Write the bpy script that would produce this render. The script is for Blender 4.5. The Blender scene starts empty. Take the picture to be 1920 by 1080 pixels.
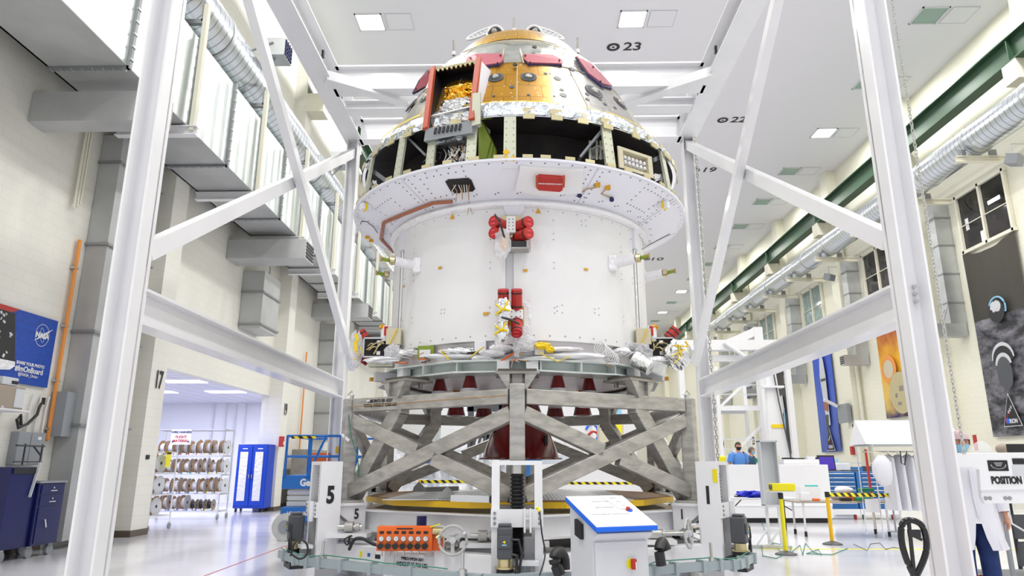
import bpy, math, random
from mathutils import Vector, Matrix
random.seed(7)
PI = math.pi
S = bpy.context.scene
COL = S.collection
V = Vector

# ------------------------------------------------------------------ camera
FPX = 1288.0
PITCH = math.radians(14.45)
YAW = math.radians(1.08)
CAM = V((0, 0, 1.45))
cd = bpy.data.cameras.new('camera')
cd.sensor_width = 36; cd.lens = FPX / 1920 * 36; cd.clip_end = 400
cam = bpy.data.objects.new('camera', cd); COL.objects.link(cam)
cam.location = CAM
cam.rotation_euler = (PI / 2 + PITCH, 0, YAW)
S.camera = cam

# ------------------------------------------------------------------ world, view
w = bpy.data.worlds.new('world'); S.world = w; w.use_nodes = True
w.node_tree.nodes['Background'].inputs[0].default_value = (0.93, 0.95, 1.0, 1)
w.node_tree.nodes['Background'].inputs[1].default_value = 1.7
S.view_settings.view_transform = 'Standard'
S.view_settings.look = 'None'
S.view_settings.gamma = 1
S.view_settings.use_curve_mapping = False
S.view_settings.exposure = -1.17
S.cycles.max_bounces = 8
S.cycles.diffuse_bounces = 5
S.cycles.glossy_bounces = 4
S.cycles.transmission_bounces = 5
S.cycles.caustics_reflective = False
S.cycles.caustics_refractive = False
S.cycles.sample_clamp_indirect = 4

CEIL = 18.3
LAMP_X = (-6.0, 4.25, 15.7)
LAMP_Y = [23.4 + 4.85 * k for k in range(-6, 13)]
lamp_data = bpy.data.lights.new('hall_lamp', 'AREA')
lamp_data.shape = 'SQUARE'; lamp_data.size = 1.1; lamp_data.energy = 830; lamp_data.color = (1.0, 0.985, 0.95)
for lx in LAMP_X:
    for k, ly in enumerate(LAMP_Y):
        if k % 2 == 0 or ly < 30:
            lo = bpy.data.objects.new('hall_lamp', lamp_data); COL.objects.link(lo)
            lo.location = (lx, ly, CEIL - 0.12)
room_lamp = bpy.data.lights.new('room_lamp', 'AREA')
room_lamp.shape = 'RECTANGLE'; room_lamp.size = 1.2; room_lamp.size_y = 0.6; room_lamp.energy = 260; room_lamp.color = (0.78, 0.79, 1.0)
for lx, ly in ((-10.6, 18.2), (-10.6, 21.4), (-10.6, 24.6), (-13.6, 18.2), (-13.6, 21.4), (-13.6, 24.6)):
    lo = bpy.data.objects.new('room_lamp', room_lamp); COL.objects.link(lo); lo.location = (lx, ly, 3.83)

# ------------------------------------------------------------------ projection onto real planes
def ray(px, py):
    u = (px - 960) / FPX; v = (540 - py) / FPX
    f = math.cos(PITCH) - v * math.sin(PITCH); up = math.sin(PITCH) + v * math.cos(PITCH)
    return V((u * math.cos(YAW) - f * math.sin(YAW), u * math.sin(YAW) + f * math.cos(YAW), up))
def hx(px, py, X): d = ray(px, py); return CAM + d * (X / d.x)
def hy(px, py, Y): d = ray(px, py); return CAM + d * (Y / d.y)
def hz(px, py, Z): d = ray(px, py); return CAM + d * ((Z - 1.45) / d.z)
CX, CY = -0.09, 10.6        # axis of the spacecraft
def surf(px, py, rf):        # ray against a body of revolution round the craft axis
    d = ray(px, py); d = d / d.y; t = 6.0
    while t < 13:
        p = CAM + d * t
        if math.hypot(p.x - CX, p.y - CY) <= rf(p.z):
            lo, hi = t - 0.02, t
            for _ in range(14):
                m = (lo + hi) / 2; p = CAM + d * m
                if math.hypot(p.x - CX, p.y - CY) <= rf(p.z): hi = m
                else: lo = m
            return CAM + d * hi
        t += 0.02
    return CAM + d * (CY - 0.5 * rf(5))
def pol(r, deg, z):          # deg 0 faces the camera, positive to its right
    a = math.radians(deg); return V((CX + r * math.sin(a), CY - r * math.cos(a), z))

# ------------------------------------------------------------------ materials
M = {}
def mat(name, col, rough=0.5, metal=0.0, bump=0.0, bscale=20, var=0.0, vscale=3, coat=0.0, alpha=1.0, emit=0.0, stretch=None, trans=0.0, col2=None):
    m = bpy.data.materials.new(name); m.use_nodes = True
    nt = m.node_tree; b = nt.nodes['Principled BSDF']
    b.inputs['Base Color'].default_value = (*col, 1)
    b.inputs['Roughness'].default_value = rough
    b.inputs['Metallic'].default_value = metal
    b.inputs['Coat Weight'].default_value = coat
    b.inputs['Coat Roughness'].default_value = 0.08
    b.inputs['Alpha'].default_value = alpha
    b.inputs['Transmission Weight'].default_value = trans
    if emit: b.inputs['Emission Color'].default_value = (*col, 1); b.inputs['Emission Strength'].default_value = emit
    tc = nt.nodes.new('ShaderNodeTexCoord'); mp = nt.nodes.new('ShaderNodeMapping')
    nt.links.new(tc.outputs['Object'], mp.inputs[0])
    if stretch: mp.inputs['Scale'].default_value = stretch
    if var or col2:
        n = nt.nodes.new('ShaderNodeTexNoise'); n.inputs['Scale'].default_value = vscale; n.inputs['Detail'].default_value = 5
        nt.links.new(mp.outputs[0], n.inputs[0])
        r = nt.nodes.new('ShaderNodeValToRGB')
        c2 = col2 or tuple(max(0, c * (1 - var)) for c in col)
        r.color_ramp.elements[0].position = 0.38; r.color_ramp.elements[0].color = (*c2, 1)
        r.color_ramp.elements[1].position = 0.62; r.color_ramp.elements[1].color = (*col, 1)
        nt.links.new(n.outputs[0], r.inputs[0]); nt.links.new(r.outputs[0], b.inputs['Base Color'])
    if bump:
        n = nt.nodes.new('ShaderNodeTexNoise'); n.inputs['Scale'].default_value = bscale; n.inputs['Detail'].default_value = 4
        nt.links.new(mp.outputs[0], n.inputs[0])
        bp = nt.nodes.new('ShaderNodeBump'); bp.inputs['Strength'].default_value = bump; bp.inputs['Distance'].default_value = 0.05
        nt.links.new(n.outputs[0], bp.inputs['Height']); nt.links.new(bp.outputs[0], b.inputs['Normal'])
    M[name] = m; return m
def N(m, t): return m.node_tree.nodes.new(t)
def L(m, a, b): m.node_tree.links.new(a, b)

mat('steel_white', (0.84, 0.84, 0.86), 0.3, coat=0.3, var=0.03, vscale=2)
mat('white', (0.76, 0.76, 0.78), 0.45)
mat('white_cool', (0.84, 0.85, 0.87), 0.5)
mat('craft_white', (0.82, 0.82, 0.82), 0.5, var=0.03, vscale=1.5)
mat('craft_seam', (0.55, 0.56, 0.58), 0.5)
mat('adapter_white', (0.80, 0.80, 0.86), 0.45)
mat('cream', (0.76, 0.74, 0.62), 0.6)
mat('ceiling', (0.875, 0.865, 0.925), 0.7)
mat('galv', (0.56, 0.58, 0.59), 0.42, 0.75, var=0.14, vscale=1.3)
mat('galv_light', (0.74, 0.80, 0.77), 0.34, 0.8, var=0.10, vscale=1.0, bump=0.25, bscale=1.2)
mat('galv_dark', (0.30, 0.31, 0.32), 0.5, 0.6)
mat('duct_grey', (0.50, 0.51, 0.51), 0.5, 0.3, var=0.12, vscale=1.2)
mat('spiral', (0.66, 0.70, 0.74), 0.26, 0.9)
mat('alu', (0.50, 0.485, 0.455), 0.42, 0.55, var=0.28, vscale=5, stretch=(1, 1, 3))
mat('alu_dark', (0.36, 0.34, 0.31), 0.5, 0.6, var=0.2)
mat('steel', (0.62, 0.62, 0.60), 0.3, 0.9)
mat('chrome', (0.8, 0.8, 0.82), 0.12, 1.0)
mat('green_beam', (0.035, 0.085, 0.045), 0.4)
mat('ring_green', (0.60, 0.65, 0.63), 0.45)
mat('rib_green', (0.52, 0.53, 0.42), 0.45, 0.3)
mat('primer_green', (0.22, 0.30, 0.02), 0.5)
mat('clip', (0.62, 0.55, 0.33), 0.35, 0.5)
mat('black', (0.012, 0.012, 0.014), 0.5)
mat('blackrub', (0.02, 0.02, 0.022), 0.45)
mat('black_gloss', (0.01, 0.01, 0.012), 0.15)
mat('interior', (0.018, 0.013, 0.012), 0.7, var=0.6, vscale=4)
mat('dark_grey', (0.07, 0.075, 0.085), 0.45)
mat('mid_grey', (0.28, 0.30, 0.32), 0.5)
mat('lt_grey', (0.60, 0.62, 0.65), 0.45)
mat('tube_grey', (0.33, 0.39, 0.41), 0.4)
mat('red', (0.46, 0.022, 0.016), 0.45)
mat('banner_blue', (0.0, 0.06, 0.42), 0.5, var=0.25, vscale=14)
mat('red_text', (0.95, 0.10, 0.22), 0.5)
mat('maroon', (0.22, 0.006, 0.008), 0.12, coat=0.8, var=0.35, vscale=3)
mat('pink', (0.46, 0.11, 0.14), 0.28, coat=0.3)
mat('navy_pad', (0.05, 0.04, 0.12), 0.5)
mat('orange', (0.82, 0.14, 0.01), 0.4)
mat('orange_pipe', (0.80, 0.30, 0.06), 0.4)
mat('rail_red', (0.42, 0.06, 0.02), 0.5)
mat('duct_brown', (0.36, 0.12, 0.06), 0.5)
mat('yellow', (0.82, 0.72, 0.01), 0.4)
mat('amber', (0.80, 0.45, 0.0), 0.4)
mat('tape_yellow', (0.85, 0.62, 0.01), 0.35)
mat('kapton', (0.72, 0.36, 0.01), 0.25, 0.3)
mat('plat_yellow', (0.78, 0.48, 0.005), 0.4)
mat('ply', (0.30, 0.15, 0.055), 0.5, var=0.2)
mat('blue', (0.0, 0.045, 0.45), 0.35)
mat('cab_blue', (0.015, 0.13, 0.38), 0.4)
mat('lift_blue', (0.005, 0.14, 0.50), 0.35)
mat('navy', (0.008, 0.012, 0.09), 0.3)
mat('label_blue', (0.0, 0.13, 0.75), 0.4)
mat('purple_screen', (0.05, 0.02, 0.35), 0.3, emit=0.5)
mat('screen_grey', (0.35, 0.3, 0.5), 0.3, emit=0.4)
mat('paper', (0.78, 0.78, 0.81), 0.6)
mat('cloth_white', (0.70, 0.70, 0.76), 0.7, bump=0.6, bscale=5, stretch=(1, 1, 0.3))
mat('cover_white', (0.86, 0.85, 0.93), 0.6)
mat('skin', (0.55, 0.28, 0.19), 0.5)
mat('skin_hand', (0.50, 0.25, 0.17), 0.5)
mat('hair', (0.025, 0.014, 0.009), 0.6)
mat('hair_grey', (0.12, 0.10, 0.09), 0.6)
mat('tshirt', (0.08, 0.24, 0.62), 0.7)
mat('teal_shirt', (0.015, 0.07, 0.13), 0.7)
mat('jeans', (0.008, 0.03, 0.15), 0.75, bump=0.5, bscale=7, var=0.35, vscale=7)
mat('mask_blue', (0.28, 0.55, 0.75), 0.6)
mat('netcap', (0.62, 0.46, 0.48), 0.6, bump=0.4, bscale=60)
mat('brown_top', (0.36, 0.30, 0.24), 0.4)
mat('brass', (0.65, 0.56, 0.32), 0.3, 0.9)
mat('gasket', (0.10, 0.09, 0.08), 0.5)
mat('card', (0.42, 0.25, 0.11), 0.7)
mat('baseboard', (0.11, 0.085, 0.06), 0.5)
mat('lamp_on', (1, 1, 0.97), 0.5, emit=14)
mat('lamp_room', (0.93, 0.94, 1), 0.5, emit=4)
mat('lamp_off', (0.30, 0.42, 0.37), 0.4)
mat('vent', (0.70, 0.70, 0.71), 0.5)
mat('concrete', (0.55, 0.56, 0.55), 0.7, var=0.15, vscale=4)
mat('glass_dark', (0.035, 0.032, 0.03), 0.05, var=0.6, vscale=1.2)
mat('glass_green', (0.30, 0.40, 0.38), 0.08, var=0.25)
mat('tan', (0.60, 0.55, 0.40), 0.45)
mat('green_box', (0.01, 0.22, 0.09), 0.5)
mat('teal', (0.05, 0.55, 0.48), 0.4)
mat('bag_blue', (0.01, 0.02, 0.50), 0.5)
mat('wire_white', (0.75, 0.75, 0.75), 0.4)
mat('wire_green', (0.03, 0.22, 0.14), 0.4)
mat('foil', (0.88, 0.89, 0.90), 0.22, 1.0, bump=1.0, bscale=7, var=0.15, vscale=8)
mat('foil_fine', (0.46, 0.50, 0.54), 0.28, 0.95, bump=0.8, bscale=18)
mat('foil_gold', (0.90, 0.50, 0.05), 0.2, 1.0, bump=1.0, bscale=7)
mat('foil_white', (0.86, 0.86, 0.88), 0.35, 0.2, bump=0.7, bscale=10)
mat('bag', (0.86, 0.86, 0.89), 0.15, 0.0, bump=0.8, bscale=9, alpha=0.5)
mat('plastic_clear', (0.80, 0.82, 0.85), 0.1, 0.0, bump=0.8, bscale=4, alpha=0.45)
mat('acrylic', (0.9, 0.92, 0.92), 0.05, alpha=0.35)
mat('insul', (0.86, 0.82, 0.84), 0.35, 0.1, bump=0.3, bscale=6)

# floor: pale epoxy, glossy
m = mat('floor', (0.66, 0.66, 0.70), 0.16, coat=0.2)
n = N(m, 'ShaderNodeTexNoise'); n.inputs['Scale'].default_value = 0.35; n.inputs['Detail'].default_value = 4
tc = N(m, 'ShaderNodeTexCoord'); mp = N(m, 'ShaderNodeMapping'); mp.inputs['Scale'].default_value = (1, 3, 1)
L(m, tc.outputs['Object'], mp.inputs[0]); L(m, mp.outputs[0], n.inputs[0])
r = N(m, 'ShaderNodeMapRange'); r.inputs[3].default_value = 0.10; r.inputs[4].default_value = 0.26
L(m, n.outputs[0], r.inputs[0]); L(m, r.outputs[0], m.node_tree.nodes['Principled BSDF'].inputs['Roughness'])
# walls: painted block
def block(name, col, axis):
    m = mat(name, col, 0.5)
    tc = N(m, 'ShaderNodeTexCoord'); mp = N(m, 'ShaderNodeMapping'); L(m, tc.outputs['Object'], mp.inputs[0])
    mp.inputs['Rotation'].default_value = (PI / 2, 0, 0) if axis == 'y' else (PI / 2, 0, PI / 2)
    sx = N(m, 'ShaderNodeSeparateXYZ'); L(m, tc.outputs['Object'], sx.inputs[0])
    cb = N(m, 'ShaderNodeCombineXYZ'); L(m, sx.outputs['X' if axis == 'y' else 'Y'], cb.inputs[0]); L(m, sx.outputs['Z'], cb.inputs[1])
    bk = N(m, 'ShaderNodeTexBrick'); bk.inputs['Scale'].default_value = 1.0
    bk.inputs['Brick Width'].default_value = 0.41; bk.inputs['Row Height'].default_value = 0.205; bk.inputs['Mortar Size'].default_value = 0.008
    bk.inputs['Color1'].default_value = (*col, 1); bk.inputs['Color2'].default_value = (*[c * 0.985 for c in col], 1)
    bk.inputs['Mortar'].default_value = (*[c * 0.93 for c in col], 1)
    L(m, cb.outputs[0], bk.inputs[0]); L(m, bk.outputs[0], m.node_tree.nodes['Principled BSDF'].inputs['Base Color'])
    return m
block('wall_cream', (0.85, 0.835, 0.70), 'x')
block('wall_left', (0.80, 0.785, 0.715), 'x')
block('wall_end', (0.78, 0.77, 0.68), 'y')
# room ceiling tiles
m = mat('tiles', (0.80, 0.80, 0.86), 0.6)
tc = N(m, 'ShaderNodeTexCoord'); bk = N(m, 'ShaderNodeTexBrick'); bk.offset = 0
bk.inputs['Scale'].default_value = 1; bk.inputs['Brick Width'].default_value = 0.6; bk.inputs['Row Height'].default_value = 0.6; bk.inputs['Mortar Size'].default_value = 0.02
bk.inputs['Color1'].default_value = (0.8, 0.8, 0.86, 1); bk.inputs['Color2'].default_value = (0.8, 0.8, 0.86, 1); bk.inputs['Mortar'].default_value = (0.45, 0.45, 0.5, 1)
L(m, tc.outputs['Object'], bk.inputs[0]); L(m, bk.outputs[0], m.node_tree.nodes['Principled BSDF'].inputs['Base Color'])
# hazard tape
def stripes(name, sc, ax=(1, 0, 1), a=(0.85, 0.70, 0.0), b=(0.01, 0.01, 0.01)):
    m = mat(name, a, 0.5)
    tc = N(m, 'ShaderNodeTexCoord'); d = N(m, 'ShaderNodeVectorMath'); d.operation = 'DOT_PRODUCT'; d.inputs[1].default_value = ax
    L(m, tc.outputs['Object'], d.inputs[0])
    s = N(m, 'ShaderNodeMath'); s.operation = 'MULTIPLY'; s.inputs[1].default_value = sc; L(m, d.outputs['Value'], s.inputs[0])
    f = N(m, 'ShaderNodeMath'); f.operation = 'FRACT'; L(m, s.outputs[0], f.inputs[0])
    g = N(m, 'ShaderNodeMath'); g.operation = 'GREATER_THAN'; g.inputs[1].default_value = 0.5; L(m, f.outputs[0], g.inputs[0])
    mx = N(m, 'ShaderNodeMix'); mx.data_type = 'RGBA'; mx.inputs[6].default_value = (*a, 1); mx.inputs[7].default_value = (*b, 1)
    L(m, g.outputs[0], mx.inputs[0]); L(m, mx.outputs[2], m.node_tree.nodes['Principled BSDF'].inputs['Base Color'])
    return m
stripes('hazard', 5.5)
# spiral duct seams along Y
m = M['spiral']; b = m.node_tree.nodes['Principled BSDF']
tc = N(m, 'ShaderNodeTexCoord'); wv = N(m, 'ShaderNodeTexWave'); wv.bands_direction = 'Y'; wv.inputs['Scale'].default_value = 1.3
wv.wave_profile = 'SAW'
L(m, tc.outputs['Object'], wv.inputs[0])
cr = N(m, 'ShaderNodeValToRGB'); cr.color_ramp.elements[0].position = 0.0; cr.color_ramp.elements[0].color = (0.10, 0.11, 0.13, 1)
cr.color_ramp.elements[1].position = 0.16; cr.color_ramp.elements[1].color = (0.68, 0.72, 0.76, 1)
L(m, wv.outputs['Fac'], cr.inputs[0]); L(m, cr.outputs[0], b.inputs['Base Color'])
bp = N(m, 'ShaderNodeBump'); bp.inputs['Strength'].default_value = 0.5; bp.inputs['Distance'].default_value = 0.02
L(m, wv.outputs['Fac'], bp.inputs['Height']); L(m, bp.outputs[0], b.inputs['Normal'])
# capsule film: gold reflection painted into silver film colour by azimuth, flecks of sealant tape
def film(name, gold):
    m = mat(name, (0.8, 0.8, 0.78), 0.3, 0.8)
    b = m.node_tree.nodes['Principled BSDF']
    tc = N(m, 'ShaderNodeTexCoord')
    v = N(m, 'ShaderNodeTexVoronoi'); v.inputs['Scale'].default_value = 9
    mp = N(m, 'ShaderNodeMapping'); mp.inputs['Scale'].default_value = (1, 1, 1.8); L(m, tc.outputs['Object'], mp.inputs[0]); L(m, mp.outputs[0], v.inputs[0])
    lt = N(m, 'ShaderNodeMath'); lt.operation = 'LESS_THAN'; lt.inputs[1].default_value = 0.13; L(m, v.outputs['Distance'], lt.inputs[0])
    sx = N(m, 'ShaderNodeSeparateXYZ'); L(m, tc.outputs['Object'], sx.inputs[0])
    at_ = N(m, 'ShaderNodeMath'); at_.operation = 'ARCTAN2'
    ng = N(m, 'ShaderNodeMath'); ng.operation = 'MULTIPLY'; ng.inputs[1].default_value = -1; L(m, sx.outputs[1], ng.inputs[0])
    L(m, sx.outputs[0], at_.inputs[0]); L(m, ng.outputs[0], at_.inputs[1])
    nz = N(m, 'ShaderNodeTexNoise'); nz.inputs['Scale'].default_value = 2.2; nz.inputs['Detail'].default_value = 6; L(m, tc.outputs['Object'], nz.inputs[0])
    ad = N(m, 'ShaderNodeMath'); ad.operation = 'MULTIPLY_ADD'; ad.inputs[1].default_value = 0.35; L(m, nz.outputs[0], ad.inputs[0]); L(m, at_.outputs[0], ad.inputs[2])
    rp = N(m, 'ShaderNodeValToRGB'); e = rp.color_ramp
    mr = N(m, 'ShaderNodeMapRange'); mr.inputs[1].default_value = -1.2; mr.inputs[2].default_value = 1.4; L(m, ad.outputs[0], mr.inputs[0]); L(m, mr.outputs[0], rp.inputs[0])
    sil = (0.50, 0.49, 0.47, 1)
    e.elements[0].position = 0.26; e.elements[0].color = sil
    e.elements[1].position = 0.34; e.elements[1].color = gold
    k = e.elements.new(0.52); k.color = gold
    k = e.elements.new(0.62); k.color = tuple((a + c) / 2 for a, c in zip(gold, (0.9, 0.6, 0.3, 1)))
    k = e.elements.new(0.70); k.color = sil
    mx = N(m, 'ShaderNodeMix'); mx.data_type = 'RGBA'; L(m, lt.outputs[0], mx.inputs[0]); L(m, rp.outputs[0], mx.inputs[6]); mx.inputs[7].default_value = (0.86, 0.84, 0.8, 1)
    bk = N(m, 'ShaderNodeTexBrick'); bk.inputs['Scale'].default_value = 1; bk.inputs['Brick Width'].default_value = 0.30; bk.inputs['Row Height'].default_value = 0.26; bk.inputs['Mortar Size'].default_value = 0.006
    bk.inputs['Color1'].default_value = (1, 1, 1, 1); bk.inputs['Color2'].default_value = (0.93, 0.93, 0.93, 1); bk.inputs['Mortar'].default_value = (0.62, 0.6, 0.55, 1)
    cb = N(m, 'ShaderNodeCombineXYZ'); ma = N(m, 'ShaderNodeMath'); ma.operation = 'MULTIPLY'; ma.inputs[1].default_value = 1.9; L(m, at_.outputs[0], ma.inputs[0])
    L(m, ma.outputs[0], cb.inputs[0]); L(m, sx.outputs[2], cb.inputs[1]); L(m, cb.outputs[0], bk.inputs[0])
    mu = N(m, 'ShaderNodeMix'); mu.data_type = 'RGBA'; mu.blend_type = 'MULTIPLY'; mu.inputs[0].default_value = 1
    L(m, mx.outputs[2], mu.inputs[6]); L(m, bk.outputs[0], mu.inputs[7]); L(m, mu.outputs[2], b.inputs['Base Color'])
    bp = N(m, 'ShaderNodeBump'); bp.inputs['Strength'].default_value = 0.35; bp.inputs['Distance'].default_value = 0.04
    L(m, nz.outputs[0], bp.inputs['Height']); L(m, bp.outputs[0], b.inputs['Normal'])
film('film_gold_reflection', (0.58, 0.29, 0.02, 1))
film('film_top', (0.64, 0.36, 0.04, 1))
mat('film_silver', (0.66, 0.68, 0.62), 0.22, 0.9, bump=0.4, bscale=5, var=0.2, vscale=6)

# ------------------------------------------------------------------ mesh helpers
def wloc(o):
    p = V((0, 0, 0))
    while o is not None: p += o.location; o = o.parent
    return p
class MB:
    def __init__(s): s.v = []; s.f = []
    def add(s, vs, fs):
        k = len(s.v); s.v += [tuple(v) for v in vs]; s.f += [tuple(i + k for i in f) for f in fs]; return s
    def box(s, c, d, rz=0, rx=0, ry=0):
        R = Matrix.Rotation(rz, 3, 'Z') @ Matrix.Rotation(ry, 3, 'Y') @ Matrix.Rotation(rx, 3, 'X'); c = V(c)
        vs = [c + R @ V((x * d[0] / 2, y * d[1] / 2, z * d[2] / 2)) for x in (-1, 1) for y in (-1, 1) for z in (-1, 1)]
        return s.add(vs, [(0, 1, 3, 2), (4, 6, 7, 5), (0, 4, 5, 1), (2, 3, 7, 6), (0, 2, 6, 4), (1, 5, 7, 3)])
    def b2(s, a, b):
        return s.box([(a[i] + b[i]) / 2 for i in range(3)], [abs(b[i] - a[i]) for i in range(3)])
    def ax(s, p, q, up=(0, 0, 1)):
        p = V(p); q = V(q); d = (q - p).normalized(); u = V(up)
        if abs(d.dot(u)) > 0.98: u = V((0, 1, 0))
        x = d.cross(u).normalized(); return p, q, d, x, x.cross(d).normalized()
    def beam(s, p, q, w_, h, up=(0, 0, 1)):
        p, q, d, x, u = s.ax(p, q, up)
        vs = [e + x * (a * w_ / 2) + u * (b * h / 2) for e in (p, q) for a, b in ((-1, -1), (1, -1), (1, 1), (-1, 1))]
        return s.add(vs, [(0, 3, 2, 1), (4, 5, 6, 7), (0, 1, 5, 4), (1, 2, 6, 5), (2, 3, 7, 6), (3, 0, 4, 7)])
    def ibeam(s, p, q, w_, h, t=0.03, up=(0, 0, 1)):
        p, q, d, x, u = s.ax(p, q, up)
        for k in (-1, 1): s.beam(p + u * (k * (h - t) / 2), q + u * (k * (h - t) / 2), w_, t, up)
        return s.beam(p, q, t, h - 2 * t, up)
    def cyl(s, p, q, r, r2=None, n=16, cap=True, up=(0, 0, 1)):
        r2 = r if r2 is None else r2
        p, q, d, x, u = s.ax(p, q, up)
        vs = [e + x * (rr * math.cos(2 * PI * i / n)) + u * (rr * math.sin(2 * PI * i / n)) for e, rr in ((p, r), (q, r2)) for i in range(n)]
        fs = [(i, (i + 1) % n, n + (i + 1) % n, n + i) for i in range(n)]
        if cap: fs += [tuple(range(n - 1, -1, -1)), tuple(range(n, 2 * n))]
        return s.add(vs, fs)
    def tube(s, pts, r, n=6):
        pts = [V(p) for p in pts]; rings = []
        for i, p in enumerate(pts):
            d = (pts[min(i + 1, len(pts) - 1)] - pts[max(i - 1, 0)])
            d = d.normalized() if d.length > 1e-6 else V((0, 0, 1))
            u = V((0, 0, 1)) if abs(d.z) < 0.95 else V((0, 1, 0))
            x = d.cross(u).normalized(); y = x.cross(d)
            rings.append([p + x * (r * math.cos(2 * PI * k / n)) + y * (r * math.sin(2 * PI * k / n)) for k in range(n)])
        vs = [v for g in rings for v in g]; fs = []
        for i in range(len(pts) - 1):
            for k in range(n): fs.append((i * n + k, i * n + (k + 1) % n, (i + 1) * n + (k + 1) % n, (i + 1) * n + k))
        fs += [tuple(range(n - 1, -1, -1)), tuple(range(len(vs) - n, len(vs)))]
        return s.add(vs, fs)
    def lathe(s, prof, n=64, c=(0, 0, 0), a0=0, a1=360):
        full = abs(a1 - a0) >= 360; m_ = n if full else n + 1
        vs = []
        for r, z in prof:
            for i in range(m_):
                a = math.radians(a0 + (a1 - a0) * i / n)
                vs.append((c[0] + r * math.sin(a), c[1] - r * math.cos(a), c[2] + z))
        fs = []
        for j in range(len(prof) - 1):
            for i in range(n):
                i2 = (i + 1) % m_
                fs.append((j * m_ + i, j * m_ + i2, (j + 1) * m_ + i2, (j + 1) * m_ + i))
        return s.add(vs, fs)
    def disc(s, c, nrm, r, n=14, rb=None, sx=1.0):
        nrm = V(nrm).normalized(); u = V((0, 0, 1)) if abs(nrm.z) < 0.95 else V((0, 1, 0))
        x = nrm.cross(u).normalized(); y = x.cross(nrm)
        vs = [V(c) + x * (r * sx * math.cos(2 * PI * i / n)) + y * (r * math.sin(2 * PI * i / n)) for i in range(n)]
        return s.add(vs, [tuple(range(n))])
    def prism(s, poly, ext):
        poly = [V(p) for p in poly]; e = V(ext); n = len(poly)
        vs = poly + [p + e for p in poly]
        return s.add(vs, [tuple(range(n)), tuple(range(2 * n - 1, n - 1, -1))] + [(i, n + i, n + (i + 1) % n, (i + 1) % n) for i in range(n)])
    def sph(s, c, r, n=12, m_=8, sc=(1, 1, 1)):
        vs = [(c[0] + r * sc[0] * math.sin(PI * j / m_) * math.cos(2 * PI * i / n), c[1] + r * sc[1] * math.sin(PI * j / m_) * math.sin(2 * PI * i / n), c[2] + r * sc[2] * math.cos(PI * j / m_)) for j in range(m_ + 1) for i in range(n)]
        fs = [(j * n + i, (j + 1) * n + i, (j + 1) * n + (i + 1) % n, j * n + (i + 1) % n) for j in range(m_) for i in range(n)]
        return s.add(vs, fs)
    def blob(s, c, sc, amp=0.15, n=14, m_=10, seed=1):
        rr = random.Random(seed); k = len(s.v); s.sph(c, 1, n, m_, sc); c = V(c)
        jit = {}
        for i in range(k, len(s.v)):
            p = V(s.v[i]) - c; key = tuple(round(t, 4) for t in p)
            if key not in jit: jit[key] = 1 + rr.uniform(-amp, amp)
            s.v[i] = tuple(c + p * jit[key])
        return s
    def build(s, name, material, parent=None, smooth=False, bevel=0.0, origin=None):
        off = wloc(parent) if parent is not None else V((0, 0, 0))
        o0 = V(origin) if origin is not None else None
        base = o0 if o0 is not None else off
        me = bpy.data.meshes.new(name)
        me.from_pydata([(a - base.x, b - base.y, c - base.z) for a, b, c in s.v], [], s.f); me.update()
        mm = M[material] if isinstance(material, str) else material
        me.materials.append(mm)
        if smooth:
            for p in me.polygons: p.use_smooth = True
        o = bpy.data.objects.new(name, me); COL.objects.link(o)
        if name in ('rivet', 'stitch_mark', 'seam', 'scribble', 'nameplate_print') and parent is not None: o['kind'] = 'stuff'
        if parent is not None: o.parent = parent
        if o0 is not None: o.location = o0 - off
        if bevel:
            bm_ = o.modifiers.new('bevel', 'BEVEL'); bm_.width = bevel; bm_.segments = 2; bm_.limit_method = 'ANGLE'
        if smooth:
            try:
                me.set_sharp_from_angle(angle=math.radians(40))
            except Exception: pass
        return o
def tag(o, label, cat, group=None, kind=None):
    o['label'] = label; o['category'] = cat
    if group: o['group'] = group
    if kind: o['kind'] = kind
    return o
def thing(name, label, cat, loc=(0, 0, 0), group=None):
    o = bpy.data.objects.new(name, None); COL.objects.link(o); o.location = loc; o.empty_display_size = 0.1
    return tag(o, label, cat, group)
def copy_tree(o, parent=None, data=True):
    c = o.copy(); COL.objects.link(c)
    if parent is not None: c.parent = parent
    for ch in list(o.children): copy_tree(ch, c)
    return c
def text(s_, p, right, up, size, material, parent, name='lettering', sx=1.0, off=0.0, ext=0.002, align='CENTER'):
    cu = bpy.data.curves.new(name, 'FONT'); cu.body = s_; cu.size = size; cu.extrude = ext; cu.offset = off
    cu.align_x = align; cu.align_y = 'CENTER'; cu.resolution_u = 3
    cu.materials.append(M[material])
    tmp = bpy.data.objects.new(name, cu); COL.objects.link(tmp)
    dg = bpy.context.evaluated_depsgraph_get(); me = bpy.data.meshes.new_from_object(tmp.evaluated_get(dg)); bpy.data.objects.remove(tmp)
    me.name = name; o = bpy.data.objects.new(name, me); COL.objects.link(o)
    if not me.materials: me.materials.append(M[material])
    r = V(right).normalized(); u = V(up).normalized(); u = (u - r * u.dot(r)).normalized(); nn = r.cross(u)
    o.rotation_euler = Matrix((r, u, nn)).transposed().to_euler()
    o.scale = (sx, 1, 1)
    if parent is not None: o.parent = parent; o.location = V(p) - wloc(parent)
    else: o.location = p
    return o
def smooth_pts(P, k=5):
    P = [V(p) for p in P]; out = []
    for i in range(len(P) - 1):
        a, b, c, d = P[max(0, i - 1)], P[i], P[i + 1], P[min(len(P) - 1, i + 2)]
        for j in range(k):
            t = j / k; out.append(0.5 * ((2 * b) + (c - a) * t + (2 * a - 5 * b + 4 * c - d) * t * t + (3 * b - a - 3 * c + d) * t ** 3))
    return out + [P[-1]]
def struct(o): o['kind'] = 'structure'; return o
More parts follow.
